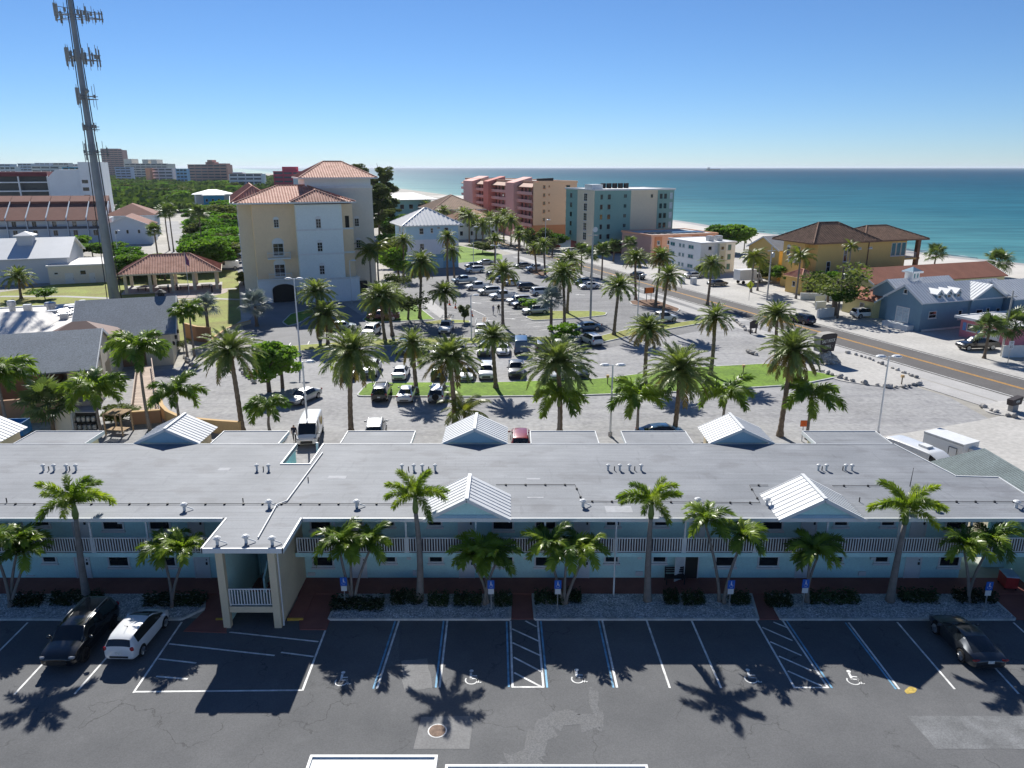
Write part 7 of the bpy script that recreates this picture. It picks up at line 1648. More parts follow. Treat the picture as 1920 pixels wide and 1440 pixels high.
for lab, bp, cy_, sd_, sc_ in date:
    palm_px('date', lab, bp, cy_, 100+sd_, group=DG, scale=sc_, lean=(random.Random(sd_).uniform(-.6,.6), random.Random(sd_+5).uniform(-.4,.4)), yellow=0.24 if sd_ in (6, 22, 9, 10) else (0.0, 0.1, 0.05, 0.14)[sd_ % 4], n=56 if sd_ > 25 else 54+(sd_*11) % 36)
# foxtail-like palms right behind the motel
for lab, bp, cy_, sd_, sc_, nn in (('leafy palm behind the motel left of the white van', (507,812), 775, 1, 0.95, 13), ('small palm by the curved tan wall', (338,806), 748, 2, 1.15, 12), ('tall palm over the restaurant ramp', (281,806), 668, 3, 1.25, 16), ('twin-stemmed looking palm below the large date palm', (1046,820), 757, 4, 1.2, 13), ('drooping palm behind the motel left of the large date palm', (1194,822), 758, 5, 1.25, 12), ('drooping palm behind the right gable', (1356,806), 752, 6, 1.25, 11), ('drooping palm right of the right gable', (1512,824), 755, 7, 1.3, 12), ('leafy palm over the restaurant terrace, right one', (190,812), 742, 8, 1.3, 17), ('leafy palm over the restaurant terrace, left one', (15,812), 715, 9, 1.5, 18), ('small palm before the park wall', (365,668), 590, 10, 0.9, 15), ('second small palm before the park wall', (352,672), 600, 11, 0.8, 14)):
    palm_px('royal', lab, bp, cy_, 200+sd_, group='feather palms behind the motel', scale=sc_, n=nn, r=(0.17,0.11), name='foxtail_palm')
palm_px('coco', 'yellow-green coconut palm behind the middle roof gable', (872,815), 768, 301, scale=0.82, n=18, yellow=0.2)
palm_px('sabal', 'fan palm between the leafy terrace palms', (100,812), 752, 302, scale=1.5, n=34)
for lab, bp, cy_, sd_, sc_ in (('coconut palm right of the white apartment house', (1408,548), 478, 1, 0.95), ('second coconut palm behind the yellow crossing sign', (1420,545), 490, 2, 0.8), ('coconut palm at the villa gatehouse', (1492,560), 478, 3, 0.95), ('slim coconut palm before the ochre villa', (1583,560), 458, 4, 0.55), ('left of two dark coconut palms beside the office tower', (697,560), 470, 5, 0.95), ('right of two dark coconut palms beside the office tower', (712,552), 462, 6, 0.9), ('coconut palm top seen beyond the yellow house', (1395,470), 443, 7, 0.8)):
    palm_px('coco', lab, bp, cy_, 310+sd_, group='coconut palms', scale=sc_, n=20)
for lab, bp, cy_, sd_, sc_ in (('silver fan palm on the long grass island', (1033,622), 560, 1, 1.05), ('silver fan palm before the office left corner', (482,612), 570, 2, 1.25), ('silver fan palm on the park lawn', (393,640), 572, 3, 1.05)): palm_px('silver', lab, bp, cy_, 330+sd_, group='silver fan palms', scale=sc_)
fans = [('fan palm before the pink building, left one', (1845,672), 612, 1.25), ('fan palm before the pink building, right one', (1892,668), 606, 1.45), ('fan palm on the beach, left one', (1750,512), 475, 1.6), ('fan palm on the beach, right one', (1868,520), 490, 2.0), ('fan palm below the end townhouse', (300,520), 432, 1.2), ('tall fan palm by the lane, left of the pair', (318,470), 398, 1.6), ('tall fan palm by the lane, right of the pair', (326,472), 395, 1.6), ('tall fan palm behind the pavilion roof', (382,486), 400, 1.7), ('tall fan palm left of the cell tower', (172,440), 393, 2.0), ('fan palm before the second townhouse', (35,450), 425, 1.7), ('fan palm before the fourth townhouse', (92,452), 434, 1.6),
        ('fan palm by the road below the salmon building, left', (1108,520), 476, 1.2), ('fan palm by the road below the salmon building, right', (1128,525), 470, 1.3), ('fan palm behind the light pole by the road', (1090,515), 468, 1.2), ('fan palm before the green condominium', (1150,490), 462, 1.4), ('fan palm at the corner of the salmon building', (1180,495), 455, 1.3), ('fan palm left of the green condominium', (975,470), 432, 1.1)]
for i, (lab, bp, cy_, sc_) in enumerate(fans): palm_px('sabal', lab, bp, cy_, 340+i, group='fan palms', scale=sc_, n=30)
# broadleaf trees and shrubs
LEAFA = leafmat('broad_leaf', (0.056, 0.120, 0.027), (0.180, 0.300, 0.056), 0.38, rough=0.75, spec=0.1)
LEAFB = leafmat('mangrove_leaf', (0.054, 0.136, 0.021), (0.181, 0.344, 0.054), 0.38, rough=0.75, spec=0.1)
LEAFC = leafmat('dull_leaf', (0.064, 0.090, 0.040), (0.162, 0.190, 0.072), 0.35, rough=0.75, spec=0.1)
LEAFBR = leafmat('bright_leaf', (0.10, 0.2, 0.02), (0.2, 0.34, 0.03), 0.35, rough=0.6, spec=0.15)
TBARK = mat('tree_bark', (0.15, 0.12, 0.095), rough=0.95, var=0.25, scale=3, fine=0.2)
CROWN = {'a': [leaf_cloud(3600, 1, 1, 0.8, 0.15, 400+i, 0.5).mesh('crown', LEAFA) for i in range(3)], 'b': [leaf_cloud(3200, 1, 1, 0.75, 0.15, 410+i, 0.5).mesh('crown', LEAFB) for i in range(3)], 'c': [leaf_cloud(3200, 1, 1, 0.9, 0.13, 420+i, 0.45).mesh('crown', LEAFC) for i in range(3)], 'br': [leaf_cloud(1400, 1, 1, 0.7, 0.17, 430, 0.5).mesh('crown', LEAFBR)], 'sp': [leaf_cloud(1500, 1, 1, 0.75, 0.10, 440+i, 0.7).mesh('crown', LEAFC) for i in range(2)]}
def wood(h, r, seed, n=6):
    r_ = random.Random(seed); q = MB(); q.tube([(0,0,0), (r_.uniform(-.05,.05)*h, r_.uniform(-.05,.05)*h, h*0.45), (0,0,h*0.75)], [r, r*0.75, r*0.35], 8)
    for k in range(n):
        a = 2*math.pi*k/n+r_.uniform(-.4,.4); z0 = h*r_.uniform(0.3,0.6); R = h*r_.uniform(0.3,0.48)
        q.tube([(0,0,z0), (R*0.5*math.cos(a), R*0.5*math.sin(a), z0+h*0.18), (R*math.cos(a), R*math.sin(a), z0+h*r_.uniform(0.22,0.38))], [r*0.5, r*0.3, r*0.08], 6)
    return q
WOODM = [wood(1.0, 0.045, 500+i).mesh('trunk', TBARK) for i in range(3)]
def tree(label, base, h, w_, kind, seed, group=None, name='broadleaf_tree', cat='tree', zc=0.62, thick=1.0, flat=0.42):
    r_ = random.Random(seed); t = thing(name, label, cat, (*base, 0), r_.uniform(0, 6.28), group)
    ob('trunk', WOODM[seed % 3], t, (0,0,0), 0, None, (h*thick, h*thick, h))
    ob('crown', r_.choice(CROWN[kind]), t, (0,0,h*zc), r_.uniform(0,6.28), None, (w_*0.6, w_*0.6, h*flat))
    return t
# spreading bare-ish tree on the right
t = tree('spreading open-branched tree left of the blue house', D(102, 97.5), 8.5, 9.5, 'sp', 7, zc=0.68, thick=1.4)
ob('crown', CROWN['a'][0], t, (-2.2, 0.8, 3.6), 0, None, (2.2, 2.2, 1.6))
for lab, u_, v_, h_, w_, k_ in (('rounded green shrub left of the villa gatehouse', 118, 112, 5.0, 5, 'a'), ('green tree before the ochre villa', 113, 106, 6.0, 6, 'a'), ('dark shrub before the white apartment house', 152, 104.5, 3.2, 4, 'c'), ('leafy tree behind the white apartment house, left', 196, 138, 8.5, 10, 'a'), ('leafy tree beyond the salmon roof, right', 190, 140, 9.0, 9, 'a'), ('shrub mass by the white apartment house drive', 139, 113, 4.0, 6, 'c'), ('shrub beside the yellow house', 133, 112, 4.5, 5, 'a')):
    tree(lab, D(u_, v_), h_, w_, k_, int(u_*7+v_))
for lab, px_, py_, h_, w_, k_ in (('purple-brown open tree behind the twin palms', 765, 600, 5.0, 7, 'sp'), ('small clipped tree on the walkway strip', 870, 605, 3.0, 1.6, 'c'), ('bright green shrub by the angled row of cars', 1000, 585, 2.6, 4.4, 'br'), ('dark tree in the restaurant island', 505, 735, 6.0, 5.0, 'a'), ('second dark tree in the restaurant island', 530, 728, 5.2, 4.2, 'a'), ('bright green bush on the grass by the dark pickup', 1060, 648, 3.6, 4.0, 'br'), ('low shrub at the office corner', 457, 535, 3.0, 4.0, 'c'), ('bare pinkish shrub beside the office', 745, 555, 5, 6, 'sp'), ('shrub by the restaurant hall steps', 345, 660, 1.6, 2.6, 'sp'), ('clump of shrubs at the kitchen roof edge', 85, 562, 2.4, 5.0, 'br'), ('shrub mass by the corner lawn', 905, 475, 3.4, 7, 'c'), ('small red-leaved tree by the green condominium', 1035, 480, 5.5, 5, 'sp'), ('low shrub by the ramp', 225, 795, 1.8, 3.5, 'c')):
    tree(lab, G(px_, py_), h_, w_, k_, int(px_+py_), name='shrub' if 'shrub' in lab or 'bush' in lab else 'broadleaf_tree', cat='shrub' if 'shrub' in lab or 'bush' in lab else 'tree')
# tall dark pines beside the office tower
for i, (lab, px_, py_, ptop) in enumerate((('tall dark pine right of the office tower, front one', 712, 470, 335), ('tall dark pine behind the office roof', 672, 440, 298), ('tall dark pine right of the office tower, rear one', 722, 440, 304))):
    x, y = G(px_, py_); h_ = Zat(ptop, y)
    t = thing('pine_tree', lab, 'tree', (x, y, 0), 0.5*i, 'tall pines beside the office')
    ob('trunk', WOODM[i % 3], t, (0,0,0), 0, None, (h_*0.4, h_*0.4, h_*1.12))
    pr_ = random.Random(i)
    for k in range(9):
        z_ = h_*(0.3+0.07*k); a = k*2.4; R = h_*0.11*(1.25-k*0.09)
        ob('bough', CROWN['c'][k % 3], t, (R*math.cos(a), R*math.sin(a), z_), a, None, (h_*0.13, h_*0.13, h_*0.085))
# dense woodland beyond the park, tree by tree, then the far mass
wr_ = random.Random(77); wl = []
for i in range(520):
    px_ = wr_.uniform(205, 448); py_ = wr_.uniform(345, 512)
    if px_ < 372 and py_ > 392: continue
    if 300 < px_ < 345 and py_ > 385: continue
    if px_ < 310 and py_ > 372: continue
    if px_ > 425 and py_ > 445: continue
    if 352 < px_ < 440 and 356 < py_ < 402: continue
    x, y = G(px_, py_); wl.append((x, y))
for i, (x, y) in enumerate(wl):
    far_ = y > 330; h_ = wr_.uniform(5.0, 8.5) * (1.0 if not far_ else 1.1); w_ = wr_.uniform(6, 10)*(1.35 if far_ else 1)
    tree('broadleaf tree in the dense green woodland left of the office', (x, y), h_, w_, wr_.choice('bbbac'), 1000+i, 'woodland trees left of the office')
for i, (px_, py_) in enumerate(((250,515),(262,508),(275,505),(285,515),(232,500),(215,505),(240,490),(300,505),(150,470),(175,475),(205,478),(130,478),(310,515),(225,515))):
    x, y = G(px_, py_+10); tree('dark shrub in the hedge line between hall and pavilion', (x, y), wr_.uniform(4.0,6.0), wr_.uniform(5,8), wr_.choice('ab'), 1300+i, 'shrubs between hall and pavilion')
for i, (px_, py_) in enumerate(((735,450),(750,440),(745,420),(770,430),(800,440),(820,428),(760,405),(790,418),(735,475),(740,500),(748,520),(1010,472),(1028,468),(850,440),(780,400),(730,430))):
    x, y = G(px_, py_); tree('dark tree among the houses between office and pink condominium', (x, y), wr_.uniform(5,8), wr_.uniform(6,9), wr_.choice('aac'), 1400+i, 'trees between office and pink condominium', flat=0.5, zc=0.56)
for i, (px_, py_, cy_, sc_) in enumerate(((880,455,405,1.2),(893,450,412,1.2),(905,458,420,1.15),(918,455,408,1.2),(932,460,415,1.1),(945,455,403,1.25),(958,462,412,1.1),(815,430,388,1.2),(833,440,395,1.1),(850,432,392,1.1),(800,425,384,1.1),(988,470,440,1.0),(870,448,400,1.2))):
    palm_px('date', ['leftmost dark palm before the pink condominium', 'second dark palm before the pink condominium', 'third dark palm before the pink condominium', 'fourth dark palm before the pink condominium', 'fifth dark palm before the pink condominium', 'sixth dark palm before the pink condominium', 'rightmost dark palm before the pink condominium', 'palm before the tan-roofed house, second from left', 'palm before the tan-roofed house, third from left', 'rightmost palm before the tan-roofed house', 'leftmost palm before the tan-roofed house', 'palm at the foot of the peach end wall', 'palm between tan-roofed house and pink condominium'][i], (px_, py_), cy_, 700+i, group='palms among the shore houses', scale=sc_, n=44)
# the far wood: a continuous mass of small crowns out to the skyline
m_ = MB(); fw = random.Random(9)
for i in range(4200):
    Y_ = 440+fw.random()**1.6*1500; px_ = fw.uniform(-20, 640) if i < 2800 else fw.uniform(-700, -20); r_, f_, u_ = ray(px_, 330); x = r_*Y_/f_
    uu = -x*SY+Y_*CY; vv = x*CY+Y_*SY
    if vv > 150 or (-130 < vv < -60 and Y_ < 520): continue
    s_ = fw.uniform(4, 8)+Y_*0.003; h_ = fw.uniform(3, 8)
    for k in range(26):
        a, b_ = fw.uniform(0, 6.28), fw.random(); c = Vector((x+s_*math.cos(a)*b_, Y_+s_*math.sin(a)*b_, h_*(0.45+0.55*fw.random()*(1-b_*b_*0.6))))
        d = Vector((fw.gauss(0,1), fw.gauss(0,1), fw.gauss(0,0.7))).normalized()*s_*0.28; t = d.orthogonal().normalized()*s_*0.2
        m_.poly([c-d, c+t, c+d, c-t])
o_ = m_.build('far_woodland', leafmat('far_leaf', (0.044, 0.091, 0.032), (0.154, 0.214, 0.072), 0.2, rough=0.8, scale=0.03, spec=0.05)); struct(o_, 'far green woodland reaching to the skyline blocks', 'stuff')
# ------------------------------------------------------------------ signs, lamps, rocks, people and small things
def text_mesh(s_, size, m, ext=0.01, align='CENTER'):
    c = bpy.data.curves.new('lettering', 'FONT'); c.body = s_; c.size = size; c.extrude = ext; c.align_x = align; c.align_y = 'CENTER'; c.resolution_u = 3
    o = bpy.data.objects.new('lettering', c); COL.objects.link(o)
    dg = bpy.context.evaluated_depsgraph_get(); dg.update(); me = bpy.data.meshes.new_from_object(o.evaluated_get(dg)); bpy.data.objects.remove(o); bpy.data.curves.remove(c)
    me.materials.clear(); me.materials.append(m); return me
STONE = mat('lime_boulder', (0.42, 0.40, 0.37), rough=0.95, var=0.3, scale=2.5, fine=0.3, bump=0.8, bscale=5, rnd=0.3)
def rock_mesh(seed):
    r_ = random.Random(seed); bm = bmesh.new(); bmesh.ops.create_icosphere(bm, subdivisions=2, radius=0.5)
    off = [Vector((r_.uniform(-1,1), r_.uniform(-1,1), r_.uniform(-1,1))).normalized() for _ in range(7)]
    for v in bm.verts:
        d = v.co.normalized(); k = 1.0
        for o in off: k = min(k, 0.72+r_.uniform(0,0.02)+0.6*(1-max(0, d.dot(o))))
        v.co = d*0.5*k*r_.uniform(0.9, 1.08)
    me = bpy.data.meshes.new('rock'); bm.to_mesh(me); bm.free(); me.materials.append(STONE); return me
ROCKS = [rock_mesh(600+i) for i in range(5)]
rk = random.Random(21)
def rock_line(label, pix, gap=0.75, smin=0.45, smax=0.95, z=0.1):
    ox, oy = G(*pix[0]); t = thing('rock_border', label, 'rocks', (ox, oy, z)); P_ = [Vector(G(*p)) for p in pix]
    for a, b in zip(P_[:-1], P_[1:]):
        n = max(1, int((b-a).length/gap))
        for i in range(n):
            p = a.lerp(b, (i+rk.uniform(.2,.8))/n); s_ = rk.uniform(smin, smax)
            ob('rock', rk.choice(ROCKS), t, (p.x-ox+rk.uniform(-.15,.15), p.y-oy+rk.uniform(-.15,.15), s_*0.15), 0, Euler((rk.uniform(-.4,.4), rk.uniform(-.4,.4), rk.uniform(0,6.3))), (s_*rk.uniform(.9,1.4), s_*rk.uniform(.8,1.1), s_*rk.uniform(.6,.9)))
rock_line('row of boulders along the lawn side of the sign island', [(1530,695),(1580,712),(1620,720),(1665,727),(1700,727),(1727,721)], 0.7)
rock_line('row of boulders along the road side of the sign island', [(1583,663),(1610,668),(1650,683),(1690,698),(1725,713)], 0.85, 0.35, 0.8)
rock_line('scattered boulders at the end of the middle lot', [(1395,659),(1410,663),(1420,668)], 0.6)
rock_line('boulders around the street number sign', [(1838,763),(1860,773),(1890,782),(1918,786)], 0.8, 0.5, 1.0)
rock_line('boulders beside the restaurant drive', [(452,690),(455,700),(470,712),(480,720)], 0.8, 0.5, 1.0)
rock_line('boulders around the small anchor display by the road', [(1372,598),(1390,612),(1400,622),(1425,626)], 0.9, 0.5, 1.0)
rock_line('pale rubble by the restaurant hall wall', [(345,668),(352,680),(365,688),(378,690)], 0.7, 0.4, 0.8)
# big sign
SIGNBR = mat('sign_dark_brown', (0.045, 0.035, 0.035), rough=0.6, var=0.1, scale=1); SIGNG = mat('sign_grey_side', (0.36, 0.34, 0.31), rough=0.8, var=0.1, scale=1); LETTER = mat('letter_cream', (0.75, 0.74, 0.66), rough=0.5, var=0.03)
sx_, sy_ = G(1546, 680); sg = thing('restaurant_sign', 'large dark roadside restaurant sign on a heap of boulders', 'sign', (sx_, sy_, 0.1), YAW)
zb_ = Zat(657, sy_)-0.1; zt_ = Zat(629, sy_)-0.1
prof = [(-1.25, zb_-0.1), (1.05, zb_-0.1), (1.35, zt_+0.1)]+[(1.35-2.75*i/8, zt_+0.05+0.28*math.sin(math.pi*(0.25+0.6*i/8))) for i in range(1, 8)]+[(-1.4, zt_-0.1)]
q = MB(); n_ = len(prof); b0 = 0; q.v = [(x, -0.3, z) for x, z in prof]+[(x, 0.9, z) for x, z in prof]; q.f = [tuple(range(n_)), tuple(range(2*n_-1, n_-1, -1))]+[(i, i+n_, (i+1)%n_+n_, (i+1)%n_) for i in range(n_)]; q.m = [0, 0]+[1]*n_
brd = q.build('sign_board', [SIGNBR, SIGNG], sg)
for s_, sz, zz, xx in (('SALT ROCK', 0.52, zb_+(zt_-zb_)*0.66, -0.02), ('\u00b7 GRILL \u00b7', 0.52, zb_+(zt_-zb_)*0.28, -0.05)):
    o = ob('lettering', text_mesh(s_, sz, LETTER), brd, (xx, -0.32, zz)); o.rotation_euler = (math.pi/2, -0.08, 0); o.scale = (0.78, 1.15, 1)
for i in range(150):
    a, rr = rk.uniform(0, 6.28), rk.random()**0.5; x, y = 2.0*rr*math.cos(a), 1.35*rr*math.sin(a)-0.1; z = max(0.1, (zb_+0.1)*(1-rr**1.5)*rk.uniform(0.8,1.02)); s_ = rk.uniform(0.28, 0.6)
    ob('rock', rk.choice(ROCKS), sg, (x, y, z), 0, Euler((rk.uniform(0,6), rk.uniform(0,6), 0)), s_)
x_, y_ = G(1900, 772); ns = thing('number_sign', 'small dark street number sign among boulders at the right edge', 'sign', (x_, y_, 0.1), YAW+0.1)
q = MB(); q.box(-0.5, 0.5, -0.15, 0.35, 0.0, 0.75); q.build('plinth', SIGNG, ns)
q = MB(); q.hexa([(-0.75,-0.25,0.7),(0.75,-0.25,0.7),(0.75,0.4,0.7),(-0.75,0.4,0.7),(-0.85,-0.25,1.35),(0.9,-0.25,1.55),(0.9,0.4,1.55),(-0.85,0.4,1.35)]); bd = q.build('sign_board', SIGNBR, ns)
o = ob('lettering', text_mesh('499', 0.42, LETTER), bd, (0.02, -0.265, 1.08)); o.rotation_euler = (math.pi/2, 0, 0)
x_, y_ = G(1889, 684); sp_ = thing('speed_limit_sign', 'white speed limit sign near the right edge', 'sign', (x_, y_, 0), 0.2)
q = MB(); q.box(-0.035, 0.035, 0, 0.05, 0, 3.2); q.build('post', STEEL, sp_)
q = MB(); q.box(-0.38, 0.38, -0.03, -0.003, 2.1, 3.2); pl = q.build('plate', WHITE, sp_)
for s_, sz, zz in (('SPEED', 0.17, 3.03), ('LIMIT', 0.17, 2.83), ('35', 0.52, 2.42)):
    o = ob('lettering', text_mesh(s_, sz, DARK, 0.004), pl, (0, -0.036, zz)); o.rotation_euler = (math.pi/2, 0, 0)
# yellow crossing sign, orange message sign, lot signs
YSIGN = mat('crossing_yellow', (0.62, 0.66, 0.03), rough=0.5, var=0.05); OSIGN = mat('sign_orange', (0.75, 0.18, 0.02), rough=0.5, var=0.05)
x_, y_ = G(1404, 564); cs = thing('crossing_sign', 'yellow-green pedestrian crossing sign by the beach road', 'sign', (x_, y_, 0), 0.15)
q = MB(); q.cyl((0,0,0), 0.04, 3.9, 8); q.build('post', STEEL, cs)
q = MB(); q.v = [(0,-0.06,2.3),(0.85,-0.06,3.15),(0,-0.06,4.0),(-0.85,-0.06,3.15),(0,-0.03,2.3),(0.85,-0.03,3.15),(0,-0.03,4.0),(-0.85,-0.03,3.15)]; q.f = [(0,1,2,3),(7,6,5,4),(0,4,5,1),(1,5,6,2),(2,6,7,3),(3,7,4,0)]; q.m = [0]*6; pl = q.build('diamond_plate', YSIGN, cs)
q = MB(); q.box(-0.06, 0.06, -0.07, -0.061, 2.95, 3.3); q.box(-0.18, -0.02, -0.07, -0.061, 2.75, 2.95); q.box(0.02, 0.16, -0.07, -0.061, 2.75, 2.95); q.cyl((0,-0.066,3.34), 0.07, 0.12, 8); q.build('walking_figure', DARK, pl)
x_, y_ = G(1216, 566); os_ = thing('orange_sign', 'orange roadwork sign on two legs by the mulch island', 'sign', (x_, y_, 0), 0.35)
for s_ in (-0.5, 0.5): q = MB(); q.box(s_-0.06, s_+0.06, -0.05, 0.05, 0, 2.6); q.build('leg', STEEL, os_)
q = MB(); q.box(-1.1, 1.1, -0.09, -0.053, 1.7, 2.8); pl = q.build('panel', OSIGN, os_); q = MB(); q.box(-1.12, -0.85, -0.12, -0.093, 1.7, 2.8); q.box(0.85, 1.12, -0.12, -0.093, 1.7, 2.8); q.build('dark_band', DARK, pl)
# lamp posts
LAMPW = mat('lamp_white', (0.66, 0.67, 0.68), rough=0.4, var=0.05)
def lamp_post(lab, bp, ptop, arms=1, r=0.09, yy=None, tilt=0.0):
    x, y = G(*bp); h = Zat(ptop, y); t = thing('lamp_post', lab, 'lamp post', (x, y, 0), tilt, 'car park lamp posts')
    q = MB(); q.tube([(0,0,0),(0,0,h)], [r*1.25, r*0.8], 10); q.build('pole', LAMPW, t)
    q = MB(); q.cyl((0,0,0), r*2.2, 0.5, 12); q.build('base', CONC, t)
    for k in range(arms):
        s_ = 1 if k == 0 else -1; a = MB(); a.tube([(0,0,h-0.1),(s_*0.5,0,h)], 0.035, 6); ar = a.build('arm', LAMPW, t)
        q = MB(); q.lathe([(0.1,-0.14),(0.3,-0.1),(0.34,0.0),(0.2,0.12)], 12); q.v = [(s_*0.75+a_*1.5, b_, h+c_) for a_, b_, c_ in q.v]; q.build('lamp_head', LAMPW, ar)
lamp_post('grey lamp post behind the motel above the white van', (579,826), 678, 1); lamp_post('lamp post behind the motel between the date palms', (1144,818), 684, 2); lamp_post('tall lamp post at the right by the sign island', (1645,818), 668, 2, 0.08); lamp_post('white lamp post before the office arch', (563,668), 522, 2, 0.1); lamp_post('slim lamp post at the office right corner', (660,568), 488, 1, 0.08); lamp_post('slim lamp post among the angled cars', (884,640), 553, 1, 0.08); lamp_post('lamp post beside the road island', (1195,605), 515, 1, 0.08); lamp_post('lamp post at the far corner of the lot', (888,510), 425, 1, 0.07); lamp_post('twin lamp post before the corner lawn', (930,530), 460, 2, 0.08); lamp_post('lamp post left of the pavilion', (225,500), 432, 1, 0.08); lamp_post('lamp post beside the far lot exit', (1022,510), 412, 1, 0.07)
# utility poles with crossarm and cans, and sagging wires along the road
WOODP = mat('utility_wood', (0.16, 0.13, 0.105), rough=0.95, var=0.2, scale=2); CONP = mat('concrete_pole', (0.45,0.44,0.42), rough=0.9, var=0.1)
def pole(lab, bp, ptop, m=WOODP, can=True, r=0.2):
    x, y = G(*bp); h = Zat(ptop, y); t = thing('utility_pole', lab, 'pole', (x, y, 0), YAW, 'utility poles')
    q = MB(); q.tube([(0,0,0),(0,0,h)], [r, r*0.65], 10); q.build('pole', m, t)
    q = MB(); q.box(-0.9, 0.9, -0.06, 0.06, h-0.9, h-0.75); q.build('crossarm', m, t)
    if can: q = MB(); q.lathe([(0.3,0),(0.34,0.1),(0.34,0.8),(0.1,0.95)], 12, c=(0.42, 0, h-2.1)); q.build('transformer', STEEL, t)
    return (x, y, h)
p0 = pole('tall grey lot pole with a horn siren', (1107,598), 432, CONP, False, 0.2)
q = MB(); q.lathe([(0.1,-0.35),(0.2,-0.1),(0.42,0.3),(0.44,0.36)], 16); o = q.build('siren_horn', LAMPW, [o for o in COL.objects if o.get('label') == 'tall grey lot pole with a horn siren'][0], (0, -0.5, p0[2]+0.2)); o.rotation_euler = (math.pi/2, 0, 0)
pw = [pole('utility pole at the villa corner', (1438,563), 462, CONP, True, 0.17), pole('utility pole beside the spreading tree', (1570,597), 500, WOODP, True), pole('utility pole by the fan palms at the right', (1877,668), 545, CONP, False, 0.16)]
# road bits: hydrant style posts, white walls, pots, bins
def wbox(name, lab, cat, px, py, w_, d_, h_, m, rz=YAW, cap=True):
    x, y = G(px, py); t = thing(name, lab, cat, (x, y, 0), rz); q = MB(); q.box(-w_/2, w_/2, -d_/2, d_/2, 0, h_); q.build('body', m, t)
    if cap: q = MB(); q.box(-w_/2-0.05, w_/2+0.05, -d_/2-0.05, d_/2+0.05, h_, h_+0.08); q.build('coping', WHITE, t)
    return t
wbox('garden_wall', 'white garden wall before the ochre villa', 'wall', 1535, 562, 7.0, 0.3, 1.2, WHITE, YAW-0.5); wbox('garden_wall', 'white wall beside the road behind the navy SUV', 'wall', 1547, 595, 3.8, 0.35, 1.5, WHITE, YAW+0.1); wbox('garden_wall', 'upper white wall beside the road', 'wall', 1538, 580, 2.2, 0.3, 1.4, WHITE, YAW)
wbox('address_board', 'pale address board by the villa drive', 'sign', 1536, 574, 2.2, 0.15, 2.0, CREAMY, YAW)
wbox('white_fence', 'white picket fence at the right edge', 'fence', 1912, 670, 5.0, 0.1, 1.6, WHITE, YAW-0.35)
for i, (px_, py_) in enumerate(((1278,531), (1300,533))): wbox('utility_cabinet', ['white utility cabinet by the road, left one', 'white utility cabinet by the road, right one'][i], 'cabinet', px_, py_, 1.2, 0.8, 1.4, WHITE, YAW)
# anchor display by the road
x_, y_ = G(1412, 626); an = thing('roadside_ornament', 'dark round-topped parking sign among rocks by the road', 'sign', (x_, y_, 0), YAW)
q = MB(); q.box(-0.7, 0.7, -0.1, 0.1, 0.9, 1.8); q.lathe([(0.78,-0.09),(0.78,0.09)], 20); q.v = q.v[:8]+[(a, c, 1.8+b*0.5) for a, b, c in q.v[8:]]; q.build('panel', SIGNBR, an)
for s_ in (-0.5, 0.5): q = MB(); q.box(s_-0.08, s_+0.08, -0.08, 0.08, 0, 0.9); q.build('leg', SIGNBR, an)
# small yard posts on the lawn
for i, (px_, py_) in enumerate(((1393,702), (1139,722), (1690,722))):
    x, y = G(px_, py_); t = thing('yard_post', ['small wooden lantern post on the lawn, right part', 'small wooden lantern post on the lawn near the lamp post', 'small brown lantern post on the gravel island'][i], 'post', (x, y, 0.1)); q = MB(); q.box(-0.05, 0.05, -0.05, 0.05, 0, 0.85); q.build('stake', WOODP, t); q = MB(); q.box(-0.16, 0.16, -0.16, 0.16, 0.85, 1.15); q.build('lantern', TANW, t)
# traffic cones
CONEM = mat('cone_orange', (0.75, 0.13, 0.02), rough=0.6, var=0.05)
for i, (px_, py_) in enumerate(((843,572), (854,578), (864,583), (885,593))):
    x, y = G(px_, py_); t = thing('traffic_cone', ['farthest traffic cone in the lot', 'second farthest traffic cone in the lot', 'third traffic cone in the lot', 'nearest traffic cone in the lot by the clipped tree'][i], 'cone', (x, y, 0.03), 0, 'traffic cones'); q = MB(); q.lathe([(0.2,0.04),(0.05,0.95)], 12); q.build('cone', CONEM, t); q = MB(); q.box(-0.26, 0.26, -0.26, 0.26, 0, 0.04); q.build('base', CONEM, t); q = MB(); q.lathe([(0.155,0.4),(0.12,0.6)], 12); q.build('stripe', WHITE, t)
x_, y_ = G(1503, 828); t = thing('no_parking_post', 'red and white post behind the motel right of the gable', 'post', (x_, y_, 0.02)); q = MB(); q.cyl((0,0,0), 0.06, 1.5, 8); q.build('post', WHITE, t); q = MB(); q.box(-0.3, 0.3, -0.04, 0.04, 1.5, 2.1); q.build('plate', CONEM, t)
x_, y_ = G(376, 812); t = thing('wall_lantern', 'yellow lantern standing by the curved wall', 'lantern', (x_, y_, 0.02)); q = MB(); q.box(-0.2, 0.2, -0.2, 0.2, 0.5, 1.2); q.build('lamp_box', mat('lantern_yellow', (0.6,0.5,0.2), var=0.1), t); q = MB(); q.lathe([(0.2,0),(0.25,0.5),(0.22,0.5)], 10); q.build('pot', WHITE, t)
